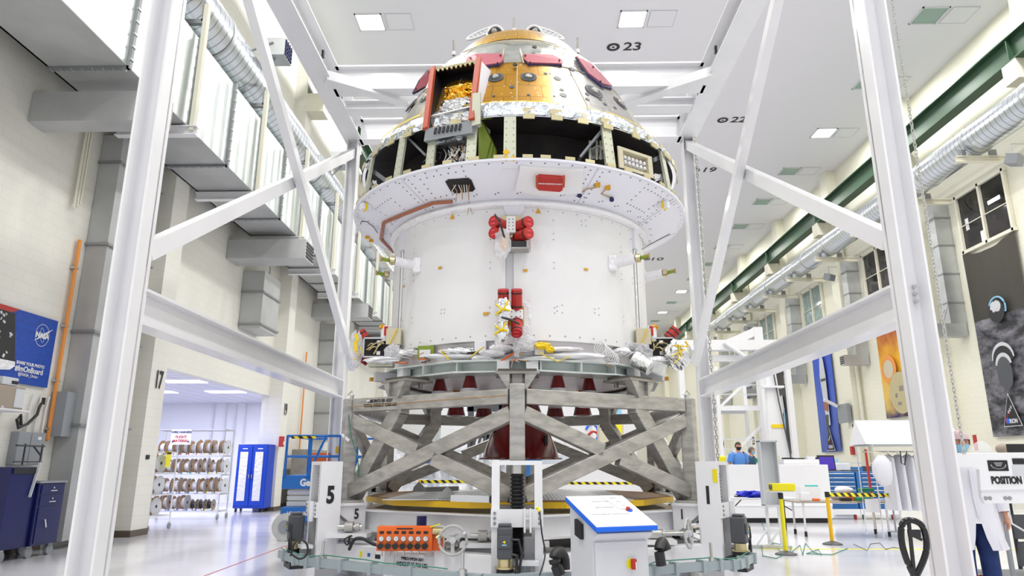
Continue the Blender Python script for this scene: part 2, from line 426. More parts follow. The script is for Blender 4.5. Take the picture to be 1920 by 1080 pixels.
# ================================================================== SETTING
PILY = [-1.47 + 8.35 * k for k in range(0, 12)]         # left pilaster centres
PILR = [5.0 + 8.35 * k for k in range(0, 11)]          # right pilaster centres
struct(MB().box((4.5, 44, -0.1), (52, 100, 0.2)).build('floor', 'floor'))
struct(MB().box((4.8, 44, CEIL + 0.1), (28, 100, 0.2)).build('ceiling', 'ceiling'))
# left wall with the opening of the side room
wl = None
for a, c in (((-8.9, -6, 0), (-8.65, 15.55, CEIL)), ((-8.9, 15.55, 3.72), (-8.65, 23.3, CEIL)), ((-8.9, 23.3, 0), (-8.65, 94, CEIL))):
    o = struct(MB().b2(a, c).build('wall_left', 'wall_left')); wl = wl or o
for a, c in (((-18.2, 15.35, 0), (-8.9, 15.55, 4.2)), ((-18.2, 28.2, 0), (-8.9, 28.4, 4.2)), ((-18.4, 15.5, 0), (-18.2, 28.4, 4.2))): struct(MB().b2(a, c).build('wall_room', 'white_cool'))
for y in PILY: struct(MB().b2((-8.66, y - 0.33, 0), (-8.2, y + 0.33, CEIL)).build('wall_left', 'wall_left'))
struct(MB().b2((-18.3, 15.6, 3.9), (-8.9, 28.3, 4.0)).build('ceiling', 'tiles'))
b = MB()
for y in (17.6, 20.6, 23.6):
    for x in (-10.3, -12.7, -15.1): b.box((x, y, 3.89), (1.2, 0.6, 0.03))
lt = b.build('ceiling_light', 'lamp_room'); tag(lt, 'bright flat light panels in the tiled ceiling of the side room', 'ceiling light')
b = MB()
for x, y0, y1 in ((-8.62, -6, 12.8), (-8.62, 14.1, 14.9), (-8.62, 24.1, 31.6), (-8.62, 32.4, 90)):
    b.b2((-8.65, y0, 0), (-8.62, y1, 0.13))
for y in PILY: b.b2((-8.66, y - 0.345, 0), (-8.185, y + 0.345, 0.13))
struct(b.build('baseboard_left', 'baseboard'))
# right wall
wr = struct(MB().b2((18.3, -6, 0), (18.6, 94, CEIL)).build('wall_right', 'wall_cream'))
for y in PILR: struct(MB().b2((17.8, y - 0.45, 0), (18.31, y + 0.45, CEIL)).build('wall_right', 'wall_cream'))
struct(MB().b2((-9, 92, 0), (18.6, 92.3, CEIL)).build('wall_back', 'wall_end'))
# white conduits at the back wall of the side room
for k, x in enumerate((-12.7, -12.2, -11.8, -11.4)):
    o = MB().cyl((x, 28.1, 0.2), (x, 28.1, 3.88), 0.03, n=8).build('wall_conduit', 'white'); tag(o, 'thin white vertical conduit on back wall of the side room', 'conduit', 'conduits in the side room')
o = MB().cyl((-9.6, 25.6, 0), (-9.6, 25.6, 3.88), 0.07, n=12).build('room_pipe', 'white_cool'); tag(o, 'thick white vertical pipe inside the side room behind blue cabinet', 'pipe')
# numbers painted on pilasters
for s_, X, Y, Z, sd in (('17', -8.18, 15.24, 3.28, 1), ('19', -8.18, 23.62, 3.27, 1)):
    text(s_, (X, Y, Z), (0, 1, 0), (0, 0, 1), 0.55, 'black', wl, sx=0.6, off=0.012)
for s_, Y in (('21', 38.15), ('22', 46.6), ('23', 55.2), ('24', 63.6)):
    text(s_, (17.78, Y, 3.25), (0, -1, 0), (0, 0, 1), 0.85, 'black', wr, sx=0.62, off=0.012)
# ceiling lamps: lit recessed squares with their blank neighbour panels
kk = 0
lit = {(-6.0, 5 + 1), (4.25, 6), (15.7, 7), (15.7, 8)}
for xi, lx in enumerate(LAMP_X):
    for k, ly in enumerate(LAMP_Y):
        if ly < 22 or ly > 85: continue
        on = (lx < 10 and k == 6) or (lx > 10 and k in (8,)) or (lx > 0 and k in (15, 17)) or (lx < 0 and k % 3 == 0)
        half = (lx > 10 and k == 7)
        place = ('left row', 'middle row', 'row along the right wall')[xi]
        t = thing('ceiling_lamp', ('lit square recessed ceiling lamp in the %s' if on or half else 'unlit greenish square recessed ceiling lamp in the %s') % place, 'ceiling lamp', (lx, ly, CEIL), 'recessed ceiling lamps, ' + place + (' lit' if on or half else ' unlit'))
        fr = MB()
        for dx, dy, a, c in ((-0.5, 0, 0.05, 1.05), (0.5, 0, 0.05, 1.05), (0, -0.5, 1.05, 0.05), (0, 0.5, 1.05, 0.05)): fr.box((lx + dx, ly + dy, CEIL - 0.02), (a, c, 0.05))
        fr.build('frame', 'vent', t)
        MB().box((lx, ly, CEIL - 0.008), (0.96, 0.96, 0.012)).build('diffuser', 'lamp_on' if on else 'lamp_off', t)
        if half: MB().lathe([(0.0, 0), (0.17, -0.02), (0.24, 0.03), (0.24, 0.05)], 14, (lx + 0.2, ly, CEIL - 0.07)).build('bulb', 'lamp_on', t)
        pn = MB().box((lx + 1.15, ly, CEIL - 0.008), (1.0, 1.0, 0.02)).build('access_panel', 'ceiling'); pn['kind'] = 'structure'
        o = MB()
        for dx, dy, a, c in ((-0.5, 0, 0.02, 1.0), (0.5, 0, 0.02, 1.0), (0, -0.5, 1.0, 0.02), (0, 0.5, 1.0, 0.02)): o.box((lx + 1.15 + dx, ly + dy, CEIL - 0.02), (a, c, 0.02))
        o.build('panel_edge', 'lt_grey', t)
# ceiling marks
cm = [o for o in COL.objects if o.name == 'ceiling'][0]
for s_, px, py, sz in (('23', 1186, 88, 0.78), ('22', 1385, 225, 0.8), ('19', 1329, 319, 0.9), ('10', 1231, 486, 1.2)):
    p = hz(px, py, CEIL - 0.012)
    text(s_, p, (1, 0, 0), (0, -1, 0), sz, 'black', cm, sx=1.0, off=0.012)
    b = MB(); q = p - V((0.80, 0, 0))
    b.lathe([(0.15, 0), (0.27, 0), (0.27, -0.01), (0.15, -0.01), (0.15, 0)], 24, q); b.lathe([(0, -0.005), (0.06, -0.005)], 10, q)
    b.build('target_mark', 'black', cm)
# side windows in the right wall
for k in range(5):
    y0 = 24.55 + 8.35 * k; y1 = y0 + 2.95; z0, z1 = 9.95, 12.35
    t = bpy.data.objects.new('window_%d' % (k + 1), None); COL.objects.link(t); t.location = (18.25, y0, z0); t['kind'] = 'structure'
    b = MB()
    for yy in (y0, y1, (y0 + y1) / 2): b.box((18.22, yy, (z0 + z1) / 2), (0.14, 0.11, z1 - z0 + 0.1))
    for zz in (z0, z1): b.box((18.22, (y0 + y1) / 2, zz), (0.14, y1 - y0 + 0.2, 0.13))
    b.box((18.23, (y0 + y1) / 2, z0 + 1.1), (0.05, y1 - y0, 0.03))
    b.build('window_frame', 'cream', t)
    MB().b2((18.26, y0, z0), (18.29, y1, z1)).build('pane', 'glass_dark' if k < 2 else 'glass_green', t)
    if k == 0:
        MB().b2((18.24, 25.0, 11.35), (18.25, 25.7, 11.5)).build('ceiling_strip', 'lamp_room', t)
        MB().b2((18.24, 27.0, 10.8), (18.25, 27.2, 11.3)).b2((18.24, 26.2, 10.05), (18.25, 26.4, 10.5)).build('sticker', 'paper', t)
# crane rails
for side, X in (('left', -7.55), ('right', 17.25)):
    t = thing('crane_rail', 'dark green steel crane rail beam high along the %s wall' % side, 'beam', (X, 0, 15.1))
    MB().ibeam((X, -4, 15.6), (X, 90, 15.6), 0.5, 0.98, 0.05).build('beam', 'green_beam', t)
    for y in (PILY if side == 'left' else PILR): MB().b2((X - 0.2, y - 0.02, 15.16), (X + 0.2, y + 0.02, 16.0)).build('stiffener', 'green_beam', t)
    for y in (PILY if side == 'left' else PILR):
        if y < 3: continue
        xa, xb = (X - 0.3, -8.2) if side == 'left' else (X + 0.3 - 0.55, 17.8)
        o = MB().b2((xa + (0.3 if side == 'left' else 0), y - 0.35, 14.35), (xb, y + 0.35, 15.1)).build('corbel', 'cream', t)
# ------------------------------------------------------------------ right: round duct with arms
t = thing('round_duct', 'big silver spiral round air duct running along the right wall', 'duct', (16.35, 6, 12.25))
MB().cyl((16.35, 6, 12.85), (16.35, 58, 12.85), 0.56, n=36).build('pipe', 'spiral', t, smooth=True)
for y in range(8, 58, 3): MB().cyl((16.35, y, 12.85), (16.35, y + 0.07, 12.85), 0.585, n=36).build('band', 'galv', t, smooth=True)
for k in range(12):
    y = 14.8 + 4.15 * k
    a = MB().ibeam((15.55, y, 12.1), (17.85, y, 12.1), 0.2, 0.22, 0.02).build('support_arm', 'cream', t)
    for xs in (15.8, 16.9): MB().box((xs, y, 12.33), (0.28, 0.04, 0.3)).build('saddle', 'galv_dark', a)
# vertical ducts beside the pilasters with short outlets
for k in range(5):
    yb = 28.2 + 8.35 * k
    t = thing('wall_duct', 'grey vertical sheet metal duct with short outlet, number %s from the entrance along the right wall' % ('one', 'two', 'three', 'four', 'five')[k], 'duct', (18.0, yb, 6.6), 'vertical ducts on the right wall')
    t['label'] = ('grey vertical duct with outlet beside the moon banner', 'grey vertical duct with outlet beside the orange banner', 'grey vertical duct with outlet beside the blue rocket banner', 'grey vertical duct with outlet beside the dark space banner', 'farthest grey vertical duct with outlet on the right wall')[k]
    MB().b2((17.62, yb, 7.12), (18.29, yb + 0.62, 12.4)).build('riser', 'galv', t)
    MB().b2((16.95, yb, 6.6), (18.25, yb + 0.55, 7.12)).build('outlet', 'duct_grey', t)
    b = MB()
    for i in range(4): b.box((16.94, yb + 0.27, 6.7 + 0.105 * i), (0.03, 0.46, 0.05))
    b.build('grille', 'black', t)
    for i in range(4): MB().box((17.95, yb + 0.31, 8.0 + 1.25 * i), (0.7, 0.7, 0.06)).build('flange', 'galv_dark', t)
    MB().tube([(17.3, yb - 0.02, 7.12), (17.6, yb - 0.02, 7.9)], 0.015).tube([(17.15, yb - 0.02, 7.12), (17.45, yb - 0.02, 7.7)], 0.015).build('strut', 'galv_dark', t)
# pipes in the corners of the pilasters
for k, y in enumerate(PILR[2:8]):
    if k % 2 == 0:
        o = MB().cyl((18.1, y - 0.65, 0.0), (18.1, y - 0.65, 16.5), 0.09, n=10).build('drain_pipe', 'cream'); tag(o, ('cream vertical drain pipe near the moon banner pilaster', 'cream vertical drain pipe between the blue and orange banners', 'cream vertical drain pipe beyond the dark space banner')[k // 2], 'pipe')
# hanging loudspeakers on the right wall
for k, (px, py, X, lb) in enumerate(((1902, 300, 16.7, 'dark grey speaker box under round duct in the top right corner'), (1555, 520, 16.9, 'dark grey speaker box under round duct near the orange banner'), (1402, 617, 16.9, 'dark grey speaker box hanging far along the round duct'))):
    p = hx(px, py, X)
    t = thing('loudspeaker', lb, 'speaker', p)
    MB().box(p, (0.5, 0.42, 0.36), rz=0.6, rx=0.35).build('housing', 'mid_grey', t, bevel=0.03)
    MB().tube([p, V((p.x, p.y, CEIL - 0.02 if False else p.z + 0.6)), V((17.4 if k == 1 else 17.8, p.y, p.z + 0.6))], 0.02).build('rod', 'galv', t)
# ------------------------------------------------------------------ left: rectangular main duct
t = thing('main_duct', 'large rectangular sheet metal duct high along the left wall', 'duct', (-7.65, 3, 8.08))
MB().b2((-8.19, 3, 8.08), (-6.8, 46, 8.1)).build('bottom_panel', 'duct_grey', t)
b = MB()
y = 3.0; i = 0
secs = [3.0, 5.8, 8.1, 10.35, 12.6]
while secs[-1] < 45: secs.append(secs[-1] + 1.75)
for a, c in zip(secs[:-1], secs[1:]):
    n_ = 8; vs = []
    for j in range(n_ + 1):
        yy = a + (c - a) * j / n_; dx = 0.022 if j % 2 else 0.0
        if j in (0, n_): dx = 0
        vs.append((yy, dx))
    P = [(-6.8 - dx, yy, z) for yy, dx in vs for z in (8.08, 10.12)]
    b.add(P, [(2 * j, 2 * j + 2, 2 * j + 3, 2 * j + 1) for j in range(n_)])
b.b2((-8.19, 3, 10.1), (-6.82, 46, 10.14)); b.b2((-8.19, 3, 8.08), (-8.15, 46, 10.12))
b.build('side_panel', 'galv_light', t)
for y in secs:
    MB().b2((-8.19, y - 0.035, 8.03), (-6.76, y + 0.035, 8.08)).b2((-6.8, y - 0.035, 8.03), (-6.74, y + 0.035, 10.15)).build('flange', 'galv_dark', t)
b = MB()
for y in secs[:10]:
    for j in range(8):
        b.box((-8.1 + 0.18 * j, y, 8.02), (0.02, 0.09, 0.03)); b.box((-6.74, y, 8.2 + 0.25 * j), (0.03, 0.1, 0.035))
b.build('clip', 'galv', t)
for k, y in enumerate([9.0 + 3.45 * j for j in range(1, 11)]):
    tt = thing('duct_bracket', 'white steel bracket carrying the rectangular duct, over the left wall', 'bracket', (-7.6, y, 7.85), 'white brackets under the left main duct')
    if k < 1: pass
    MB().ibeam((-8.19, y, 7.94), (-6.55, y, 7.94), 0.16, 0.2, 0.02).build('arm', 'steel_white', tt)
    MB().box((-6.66, y, 9.4), (0.09, 0.12, 2.9)).build('hanger', 'cream', tt)
    MB().box((-7.2, y, 10.45), (1.0, 0.1, 0.1)).box((-6.72, y, 10.7), (0.05, 0.1, 0.5)).build('cradle', 'galv_dark', tt)
t = thing('round_duct', 'ribbed spiral round duct lying above the rectangular duct on the left', 'duct', (-7.3, 6, 11.0))
MB().cyl((-7.45, 6, 11.3), (-7.45, 46, 11.3), 0.66, n=36).build('pipe', 'spiral', t, smooth=True)
for y in (14, 21.5, 27.5): MB().cyl((-7.45, y, 11.3), (-7.45, y + 0.08, 11.3), 0.685, n=36).build('band', 'galv', t, smooth=True)
# branch boxes
for k in range(4):
    y = 10.7 + 8.2 * k
    t = thing('branch_duct', ('big grey branch box under the main duct at the top left', 'grey branch duct with end grille left of the white diagonal brace', 'grey branch duct with end grille beside the gantry rear post', 'farthest grey branch duct under the left main duct')[k], 'duct', (-7.6, y, 7.3))
    MB().b2((-8.64, y, 7.25), (-6.35, y + (0.42 if k == 0 else 0.8), 7.82)).build('box', 'duct_grey', t)
    b = MB()
    for i in range(5): b.box((-6.34, y + (0.2 if k == 0 else 0.4), 7.33 + 0.1 * i), (0.03, 0.3 if k == 0 else 0.66, 0.05))
    b.build('grille', 'black', t)
for k in range(3):
    y = 15.6 + 6.7 * k
    t = thing('branch_duct', ('galvanized outlet box with dark grille over the left round duct', 'small outlet box with grille near top of the gantry rear post', 'outlet box above the left round duct farther down the hall')[k], 'duct', (-7.4, y, 11.9))
    MB().b2((-6.85, y, 11.75), (-6.2, y + 0.55, 12.25)).build('box', 'galv', t)
    b = MB()
    for i in range(4): b.box((-6.19, y + 0.27, 11.82 + 0.11 * i), (0.03, 0.48, 0.06))
    for i in range(4): b.box((-6.19, y + 0.07 + 0.13 * i, 12.0), (0.04, 0.03, 0.46))
    b.build('grille', 'navy', t)
    MB().tube([(-6.5, y + 0.2, 11.75), (-7.3, y + 0.2, 10.9)], 0.03).tube([(-6.5, y - 0.01, 12.1), (-7.2, y - 0.01, 11.8)], 0.03).build('strut', 'galv_dark', t)
# tall grey drop duct behind the gantry post and others
for k, (y0, y1, z0, z1, lb) in enumerate(((12.75, 14.35, 0.14, 8.02, 'tall grey sheet metal duct standing on the left wall behind front gantry post'), (20.2, 21.6, 5.45, 8.1, 'short grey drop duct ending above the side room opening'), (28.4, 29.9, 2.4, 8.1, 'grey drop duct on the left wall beyond pilaster 19'))):
    t = thing('drop_duct', lb, 'duct', (-8.4, y0, z0))
    MB().b2((-8.64, y0, z0), (-7.98 if k else -8.22, y1, z1 if k == 0 else 7.24)).build('box', 'duct_grey', t)
    z = z0 + (0.1 if k else 2.0)
    while z < (z1 if k == 0 else 7.2): MB().b2((-8.645, y0 - 0.05, z), (-7.93 if k else -8.17, y1 + 0.05, z + 0.05)).build('flange', 'galv_dark', t); z += 1.75 if not k else 1.0
    if k == 0: MB().b2((-8.64, y0 - 0.28, 1.95), (-8.35, y0 + 0.02, 2.75)).build('box_cover', 'mid_grey', t)
# orange conduit
p0 = hx(150, 450, -8.58); p1 = hx(89, 824, -8.58)
t = thing('orange_conduit', 'thin orange conduit running down the left wall beside blue banner', 'conduit', p1)
MB().tube([p0, p1, V((-8.58, 12.45, p1.z))], 0.035, 8).build('pipe', 'orange_pipe', t)
b = MB()
for s_ in (0.15, 0.45, 0.72, 0.95): q = p0.lerp(p1, s_); b.box(q + V((-0.02, 0, 0)), (0.08, 0.13, 0.04))
b.build('clamp', 'steel', t)
o = MB().tube([hx(575, 660, -8.55), V((-8.55, hx(575, 660, -8.55).y, 0.0))], 0.03, 8).build('orange_conduit', 'orange_pipe'); tag(o, 'thin orange conduit down the left wall behind blue lift', 'conduit')
# pale conduit bundle high on the wall
t = thing('conduit_bundle', 'three pale conduits hanging on the left wall under the branch box', 'conduit', hx(145, 390, -8.5))
for i in range(3):
    p = hx(138 + 6 * i, 390 - 3 * i, -8.56); q = V((p.x, p.y, 8.0))
    MB().tube([q, p], 0.025, 6).build('pipe', 'cream', t)
for lbx, (xa, za, xb) in (('white painted vertical pipe between duct and pilaster on left wall', (505, 520, 500)),):
    p = hx(xa, za, -8.45); o = MB().tube([V((p.x, p.y, 8)), p, p + V((0, -0.35, -0.15))], 0.05, 8).build('wall_pipe', 'white'); tag(o, lbx, 'pipe')
# blue banner
P = [hx(-60, 560, -8.6), hx(104, 601, -8.6), hx(87, 727, -8.6), hx(-60, 706, -8.6)]
zt, zb = P[1].z, P[2].z; y1 = (P[1].y + P[2].y) / 2 + 0.05; y0 = y1 - 2.6
t = thing('wall_banner', 'blue banner with white lettering hanging on the left wall', 'banner', (-8.6, y1, zb))
MB().b2((-8.625, y0, zb), (-8.60, y1, zt)).build('sheet', 'banner_blue', t)
BW = y1 - y0; BH = zt - zb
def bp_(u, v_, d=0.0): return V((-8.598 + d, y1 - (1 - u) * BW, zt - v_ * BH))
MB().prism([bp_(0, 0.0), bp_(0.62, 0.0), bp_(0.55, 0.07), bp_(0, 0.07)], (0.004, 0, 0)).build('red_edge', 'red', t)
MB().prism([bp_(0, 0.07), bp_(0.58, 0.07), bp_(0.655, 0.72), bp_(0, 0.72)], (0.004, 0, 0)).build('capsule_picture', 'black', t)
MB().prism([bp_(0, 0.72), bp_(0.655, 0.72), bp_(0.66, 0.78), bp_(0.62, 0.84), bp_(0.3, 0.92), bp_(0, 0.94)], (0.005, 0, 0)).build('heat_shield', 'foil_white', t)
b = MB(); rr = random.Random(3)
for i in range(26):
    u, v_ = rr.uniform(0.3, 0.58), rr.uniform(0.1, 0.68); q = bp_(u, v_, 0.006); b.box(q, (0.003, rr.uniform(0.02, 0.07), rr.uniform(0.01, 0.06)), rx=rr.uniform(-1, 1))
b.build('scribble', 'lt_grey', t)
q = bp_(0.86, 0.27, 0.006)
b = MB(); R_ = 0.17
b.add([q + V((0, (R_ + d) * math.sin(a * PI / 16), (R_ * 1.12 + d) * math.cos(a * PI / 16))) for d in (0, 0.008) for a in range(32)], [(i, (i + 1) % 32, 32 + (i + 1) % 32, 32 + i) for i in range(32)])
b.prism([q + V((0, -0.2, -0.13)), q + V((0, 0.02, 0.03)), q + V((0, 0.26, 0.16)), q + V((0, 0.05, -0.01))], (0.002, 0, 0))
b.tube([q + V((0, 0.1 * math.sin(a) * 0.5 - 0.03 * math.cos(a), 0.13 * math.cos(a))) for a in [j * 0.6 for j in range(11)]], 0.004, 4)
b.build('logo', 'paper', t)
text('NASA', q + V((0.004, 0, -0.01)), (0, 1, 0), (0, 0, 1), 0.13, 'paper', t, off=0.006)
text('SHARE YOUR PHOTO', bp_(0.80, 0.72, 0.006), (0, 1, 0), (0, 0, 1), 0.075, 'paper', t, sx=0.95, off=0.002)
text('#ImOnBoard', bp_(0.795, 0.80, 0.006), (0, 1, 0), (0, 0, 1), 0.135, 'paper', t, sx=0.95, off=0.003)
text('@NASA_Orion', bp_(0.79, 0.875, 0.006), (0, 1, 0), (0, 0, 1), 0.078, 'paper', t, sx=0.95)
# ================================================================== GANTRY
YF, YB, XL, XR = 6.75, 15.0, -4.07, 3.87
g = thing('gantry_frame', 'tall white painted steel gantry frame standing around the spacecraft', 'gantry', (0, YF, 0))
ZT = 8.95
def post(x, y, h, nm='post'):
    b = MB(); w_ = 0.26
    for s_ in (-1, 1): b.box((x + s_ * (w_ / 2 - 0.012), y, h / 2), (0.024, w_, h))
    b.box((x, y + 0.06, h / 2), (w_, 0.03, h)); b.box((x, y, 0.02), (0.5, 0.5, 0.04))
    return b.build(nm, 'steel_white', g)
pf = {}
for x in (XL, XR):
    for y in (YF, YB): pf[(x, y)] = post(x, y, ZT)
# three bolts on each front post, on web
for x, px in ((XL, 215), (XR, 1713)):
    for k in range(3):
        p = hy(px - (2 * k if x < 0 else -2 * k) , 538 + 14 * k, YF + 0.03)
        MB().cyl(p, p + V((0, -0.03, 0)), 0.02, n=8).build('bolt', 'concrete', pf[(x, YF)], smooth=False)
for x in (XL, XR):
    s_ = 1 if x < 0 else -1
    MB().ibeam((x + 0.02 * s_, YF + 0.12, 3.04), (x + 0.02 * s_, YB - 0.15, 3.04), 0.26, 0.38, 0.03).build('mid_beam', 'steel_white', g)
    MB().ibeam((x, YF - 0.3, ZT + 0.27), (x, YB + 0.2, ZT + 0.27), 0.42, 0.56, 0.035).build('top_beam', 'steel_white', g)
    # hole pairs and bolts along top beam web
    b = MB()
    for k in range(16):
        y = 7.6 + 0.45 * k
        for dz in (-0.05, 0.06): b.cyl((x + 0.018 * s_, y, ZT + 0.27 + dz), (x + 0.03 * s_, y, ZT + 0.27 + dz), 0.013, n=6)
    b.build('bolt', 'alu_dark', g)
    # side diagonals
    X = x
    xo = X - s_ * 0.0
    A = hx(272 if x < 0 else 1668, 458 + 14 if x < 0 else 452, X); B = hx(672, 282, X) if x < 0 else hx(1286, 270, X)
    B.x = X; MB().beam(A, B, 0.14, 0.2).build('diagonal_brace', 'steel_white', g)
    A = hx(447, 0, X) if x < 0 else hx(1478, 0, X); B = hx(648, 690, X) if x < 0 else hx(1318, 682, X)
    d = (A - B).normalized(); A = A + d * ((ZT + 0.1 - A.z) / d.z)
    MB().beam(A + V((0.16 * s_, 0, 0)), B + V((0.16 * s_, 0, 0)), 0.14, 0.17).build('diagonal_brace', 'steel_white', g)
for y, z, h in ((YB, ZT + 0.27, 0.56), (12.75, ZT + 0.27, 0.56)):
    MB().ibeam((XL + 0.15, y, z), (XR - 0.15, y, z), 0.30, h, 0.035).build('cross_beam', 'steel_white', g)
MB().ibeam((XL + 0.15, 13.6, ZT + 0.12), (XR - 0.15, 13.6, ZT + 0.12), 0.32, 0.22, 0.03).build('cross_beam', 'steel_white', g)
MB().beam((XL + 0.1, 12.2, ZT + 0.02), (-0.2, 14.6, ZT + 0.02), 0.24, 0.2).build('top_brace', 'steel_white', g)
MB().beam((XR - 0.1, 12.2, ZT + 0.02), (0.2, 14.6, ZT + 0.02), 0.24, 0.2).build('top_brace', 'steel_white', g)
for x in (XL, XR):
    s_ = 1 if x < 0 else -1
    b = MB()
    for dy, z in ((11.9, ZT + 0.35), (13.3, ZT + 0.2)): b.box((x + 0.12 * s_, dy, z), (0.04, 0.08, 0.14))
    b.build('splice_plate', 'black', g)
# hoist chain beside the front right post and a finer one at the rear
def chain(p, q, n_, rr, name, lb):
    b = MB(); p = V(p); q = V(q)
    for i in range(n_):
        c = p.lerp(q, (i + 0.5) / n_); L_ = (q - p).length / n_ * 0.72; a = (i % 2) * PI / 2
        x = V((math.cos(a), math.sin(a), 0)) * (rr * 2.2)
        b.tube([c + V((0, 0, L_)) , c + x + V((0, 0, L_ * 0.5)), c + x - V((0, 0, L_ * 0.5)), c - V((0, 0, L_)), c - x - V((0, 0, L_ * 0.5)), c - x + V((0, 0, L_ * 0.5)), c + V((0, 0, L_))], rr, 4)
    o = b.build(name, 'steel'); return tag(o, lb, 'chain')
cm_ = 4.235
chain((cm_ + 0.0, 6.9, 9.0), (cm_, 6.9, 1.55), 175, 0.006, 'hoist_chain', 'steel hoist chain hanging beside the front right gantry post')
p = hy(1306, 300, 14.4)
chain((p.x, 14.42, 8.7), (p.x, 14.42, 0.6), 90, 0.012, 'hoist_chain', 'fine hoist chain hanging by the rear right gantry post')

# ================================================================== SPACECRAFT
sc = thing('spacecraft', 'white and foil clad crew capsule stacked on its cylindrical service module', 'spacecraft', (CX, CY, 2.5))
c0 = (CX, CY, 0)
CP = [(5.0, 3.0), (5.83, 2.51), (7.08, 1.79), (7.62, 1.50), (7.80, 1.32), (7.98, 1.06), (8.2, 0.92), (8.27, 0.75), (8.32, 0.0)]
def rcone(z):
    for (z0, r0), (z1, r1) in zip(CP[:-1], CP[1:]):
        if z <= z1: return r0 + (r1 - r0) * (z - z0) / (z1 - z0)
    return 0.0
def rbody(z):
    if z > 5.83: return rcone(z)
    if z > 5.18: return 2.6 - 0.09 * (z - 5.18) / 0.65
    if z > 4.87: return 1.99 + (z - 4.87) / 0.31 * 0.61
    return 1.975
def onc(px, py, off=0.0, rf=rbody):
    p = surf(px, py, lambda z: rf(z) + off); return p
def nrm(p, slope=0.0):
    d = V((p.x - CX, p.y - CY, 0)).normalized(); return (d + V((0, 0, slope))).normalized()
# capsule cone in bands
def band(z0, z1, material, name, off=0.0, n=96, th=0.0, parent=None):
    return MB().lathe([(rcone(z0) + off, z0), (rcone(z1) + off, z1)], n, c0).build(name, material, parent or sc, smooth=True, origin=(CX, CY, 5.5))
cone = band(6.14, 7.12, 'film_gold_reflection', 'capsule_cone')
MB().lathe([(rcone(z) - 0.01, z) for z in (7.10, 7.3, 7.5, 7.62, 7.72, 7.80, 7.92)], 96, c0).build('window_belt', 'film_silver', sc, smooth=True, origin=(CX, CY, 5.5))
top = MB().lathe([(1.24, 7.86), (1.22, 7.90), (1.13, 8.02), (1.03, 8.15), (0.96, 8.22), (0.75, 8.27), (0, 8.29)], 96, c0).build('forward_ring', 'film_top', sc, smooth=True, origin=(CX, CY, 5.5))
# thin seams
b = MB()
for z in (7.10,): b.lathe([(rcone(z) + 0.0, z - 0.012), (rcone(z) + 0.015, z), (rcone(z) + 0.0, z + 0.012)], 96, c0)
for a in range(-75, 90, 25):
    b.tube([pol(rcone(z) + 0.004, a, z) for z in (6.14, 6.6, 7.08)], 0.006, 4)
b.build('seam', 'tan', sc)
# crinkled foil skirt
b = MB(); rr = random.Random(5); vs = []; n_ = 220; rows = [(5.85, 0.03), (5.95, 0.06), (6.04, 0.05), (6.16, 0.02)]
for z, o_ in rows:
    for i in range(n_):
        a = 360 * i / n_; vs.append(pol(rcone(z) + o_ + rr.uniform(-0.022, 0.022), a, z))
b.add(vs, [(j * n_ + i, j * n_ + (i + 1) % n_, (j + 1) * n_ + (i + 1) % n_, (j + 1) * n_ + i) for j in range(3) for i in range(n_)])
b.build('foil_skirt', 'foil_fine', sc, origin=(CX, CY, 5.5))
b = MB()
def strip(b, a0, a1, za, zb, off, hw, n=24):
    vs = []
    for i in range(n + 1):
        f = i / n; a = a0 + (a1 - a0) * f; z = za + (zb - za) * f
        for k in (-1, 1): zz = z + k * hw; vs.append(pol(rcone(zz) + off, a, zz))
    return b.add(vs, [(2 * i, 2 * i + 2, 2 * i + 3, 2 * i + 1) for i in range(n)])
strip(b, -62, -34, 6.10, 6.16, 0.085, 0.022); strip(b, 30, 78, 6.12, 6.02, 0.085, 0.010); strip(b, -20, 28, 6.10, 6.10, 0.085, 0.008)
b.build('amber_tape', 'tape_yellow', sc)
# opening: dark wall inside, deck and rim rails
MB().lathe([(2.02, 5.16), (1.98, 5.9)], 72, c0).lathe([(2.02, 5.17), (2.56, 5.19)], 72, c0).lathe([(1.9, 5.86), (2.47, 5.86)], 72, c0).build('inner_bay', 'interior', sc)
MB().lathe([(2.485, 5.83), (2.53, 5.83), (2.53, 5.86), (2.485, 5.87)], 96, c0).build('upper_rail', 'chrome', sc, smooth=True)
MB().lathe([(2.56, 5.165), (2.615, 5.165), (2.61, 5.21), (2.56, 5.215)], 96, c0).build('lower_rail', 'adapter_white', sc, smooth=True)
def rib(a, wd, mt='rib_green', nm='rib_post'):
    b = MB(); dl = math.degrees(wd / 2 / 2.6)
    for aa, bb, rin in ((a - dl, a + dl, 0.02),):
        vs = [pol(2.6 + 0.01, aa, 5.2), pol(2.6 + 0.01, bb, 5.2), pol(2.525, bb, 5.85), pol(2.525, aa, 5.85), pol(2.57, aa, 5.2), pol(2.57, bb, 5.2), pol(2.49, bb, 5.85), pol(2.49, aa, 5.85)]
        b.add(vs, [(0, 1, 2, 3), (4, 7, 6, 5), (0, 4, 5, 1), (3, 2, 6, 7), (0, 3, 7, 4), (1, 5, 6, 2)])
    o = b.build(nm, mt, sc)
    b = MB()
    for i in range(6):
        for s_ in (-0.6, 0.6):
            z = 5.25 + 0.1 * i; p = pol(2.6 + 0.015 - 0.13 * (z - 5.2), a + dl * s_, z); b.disc(p, nrm(p), 0.009, 6)
    b.build('fastener', 'alu_dark', o)
    return o
def ang(px, py, r):      # azimuth on cylinder r seen at pixel
    p = surf(px, py, lambda z: r); return math.degrees(math.atan2(p.x - CX, CY - p.y))
for px, py, wd in ((956, 265, 0.16), (808, 285, 0.12), (884, 275, 0.13), (749, 290, 0.13), (1142, 280, 0.15), (1251, 340, 0.14), (690, 330, 0.10)):
    rib(ang(px, py, 2.57), wd)
for a in (100, 130, 160, 190, 220, 250): rib(a, 0.13)
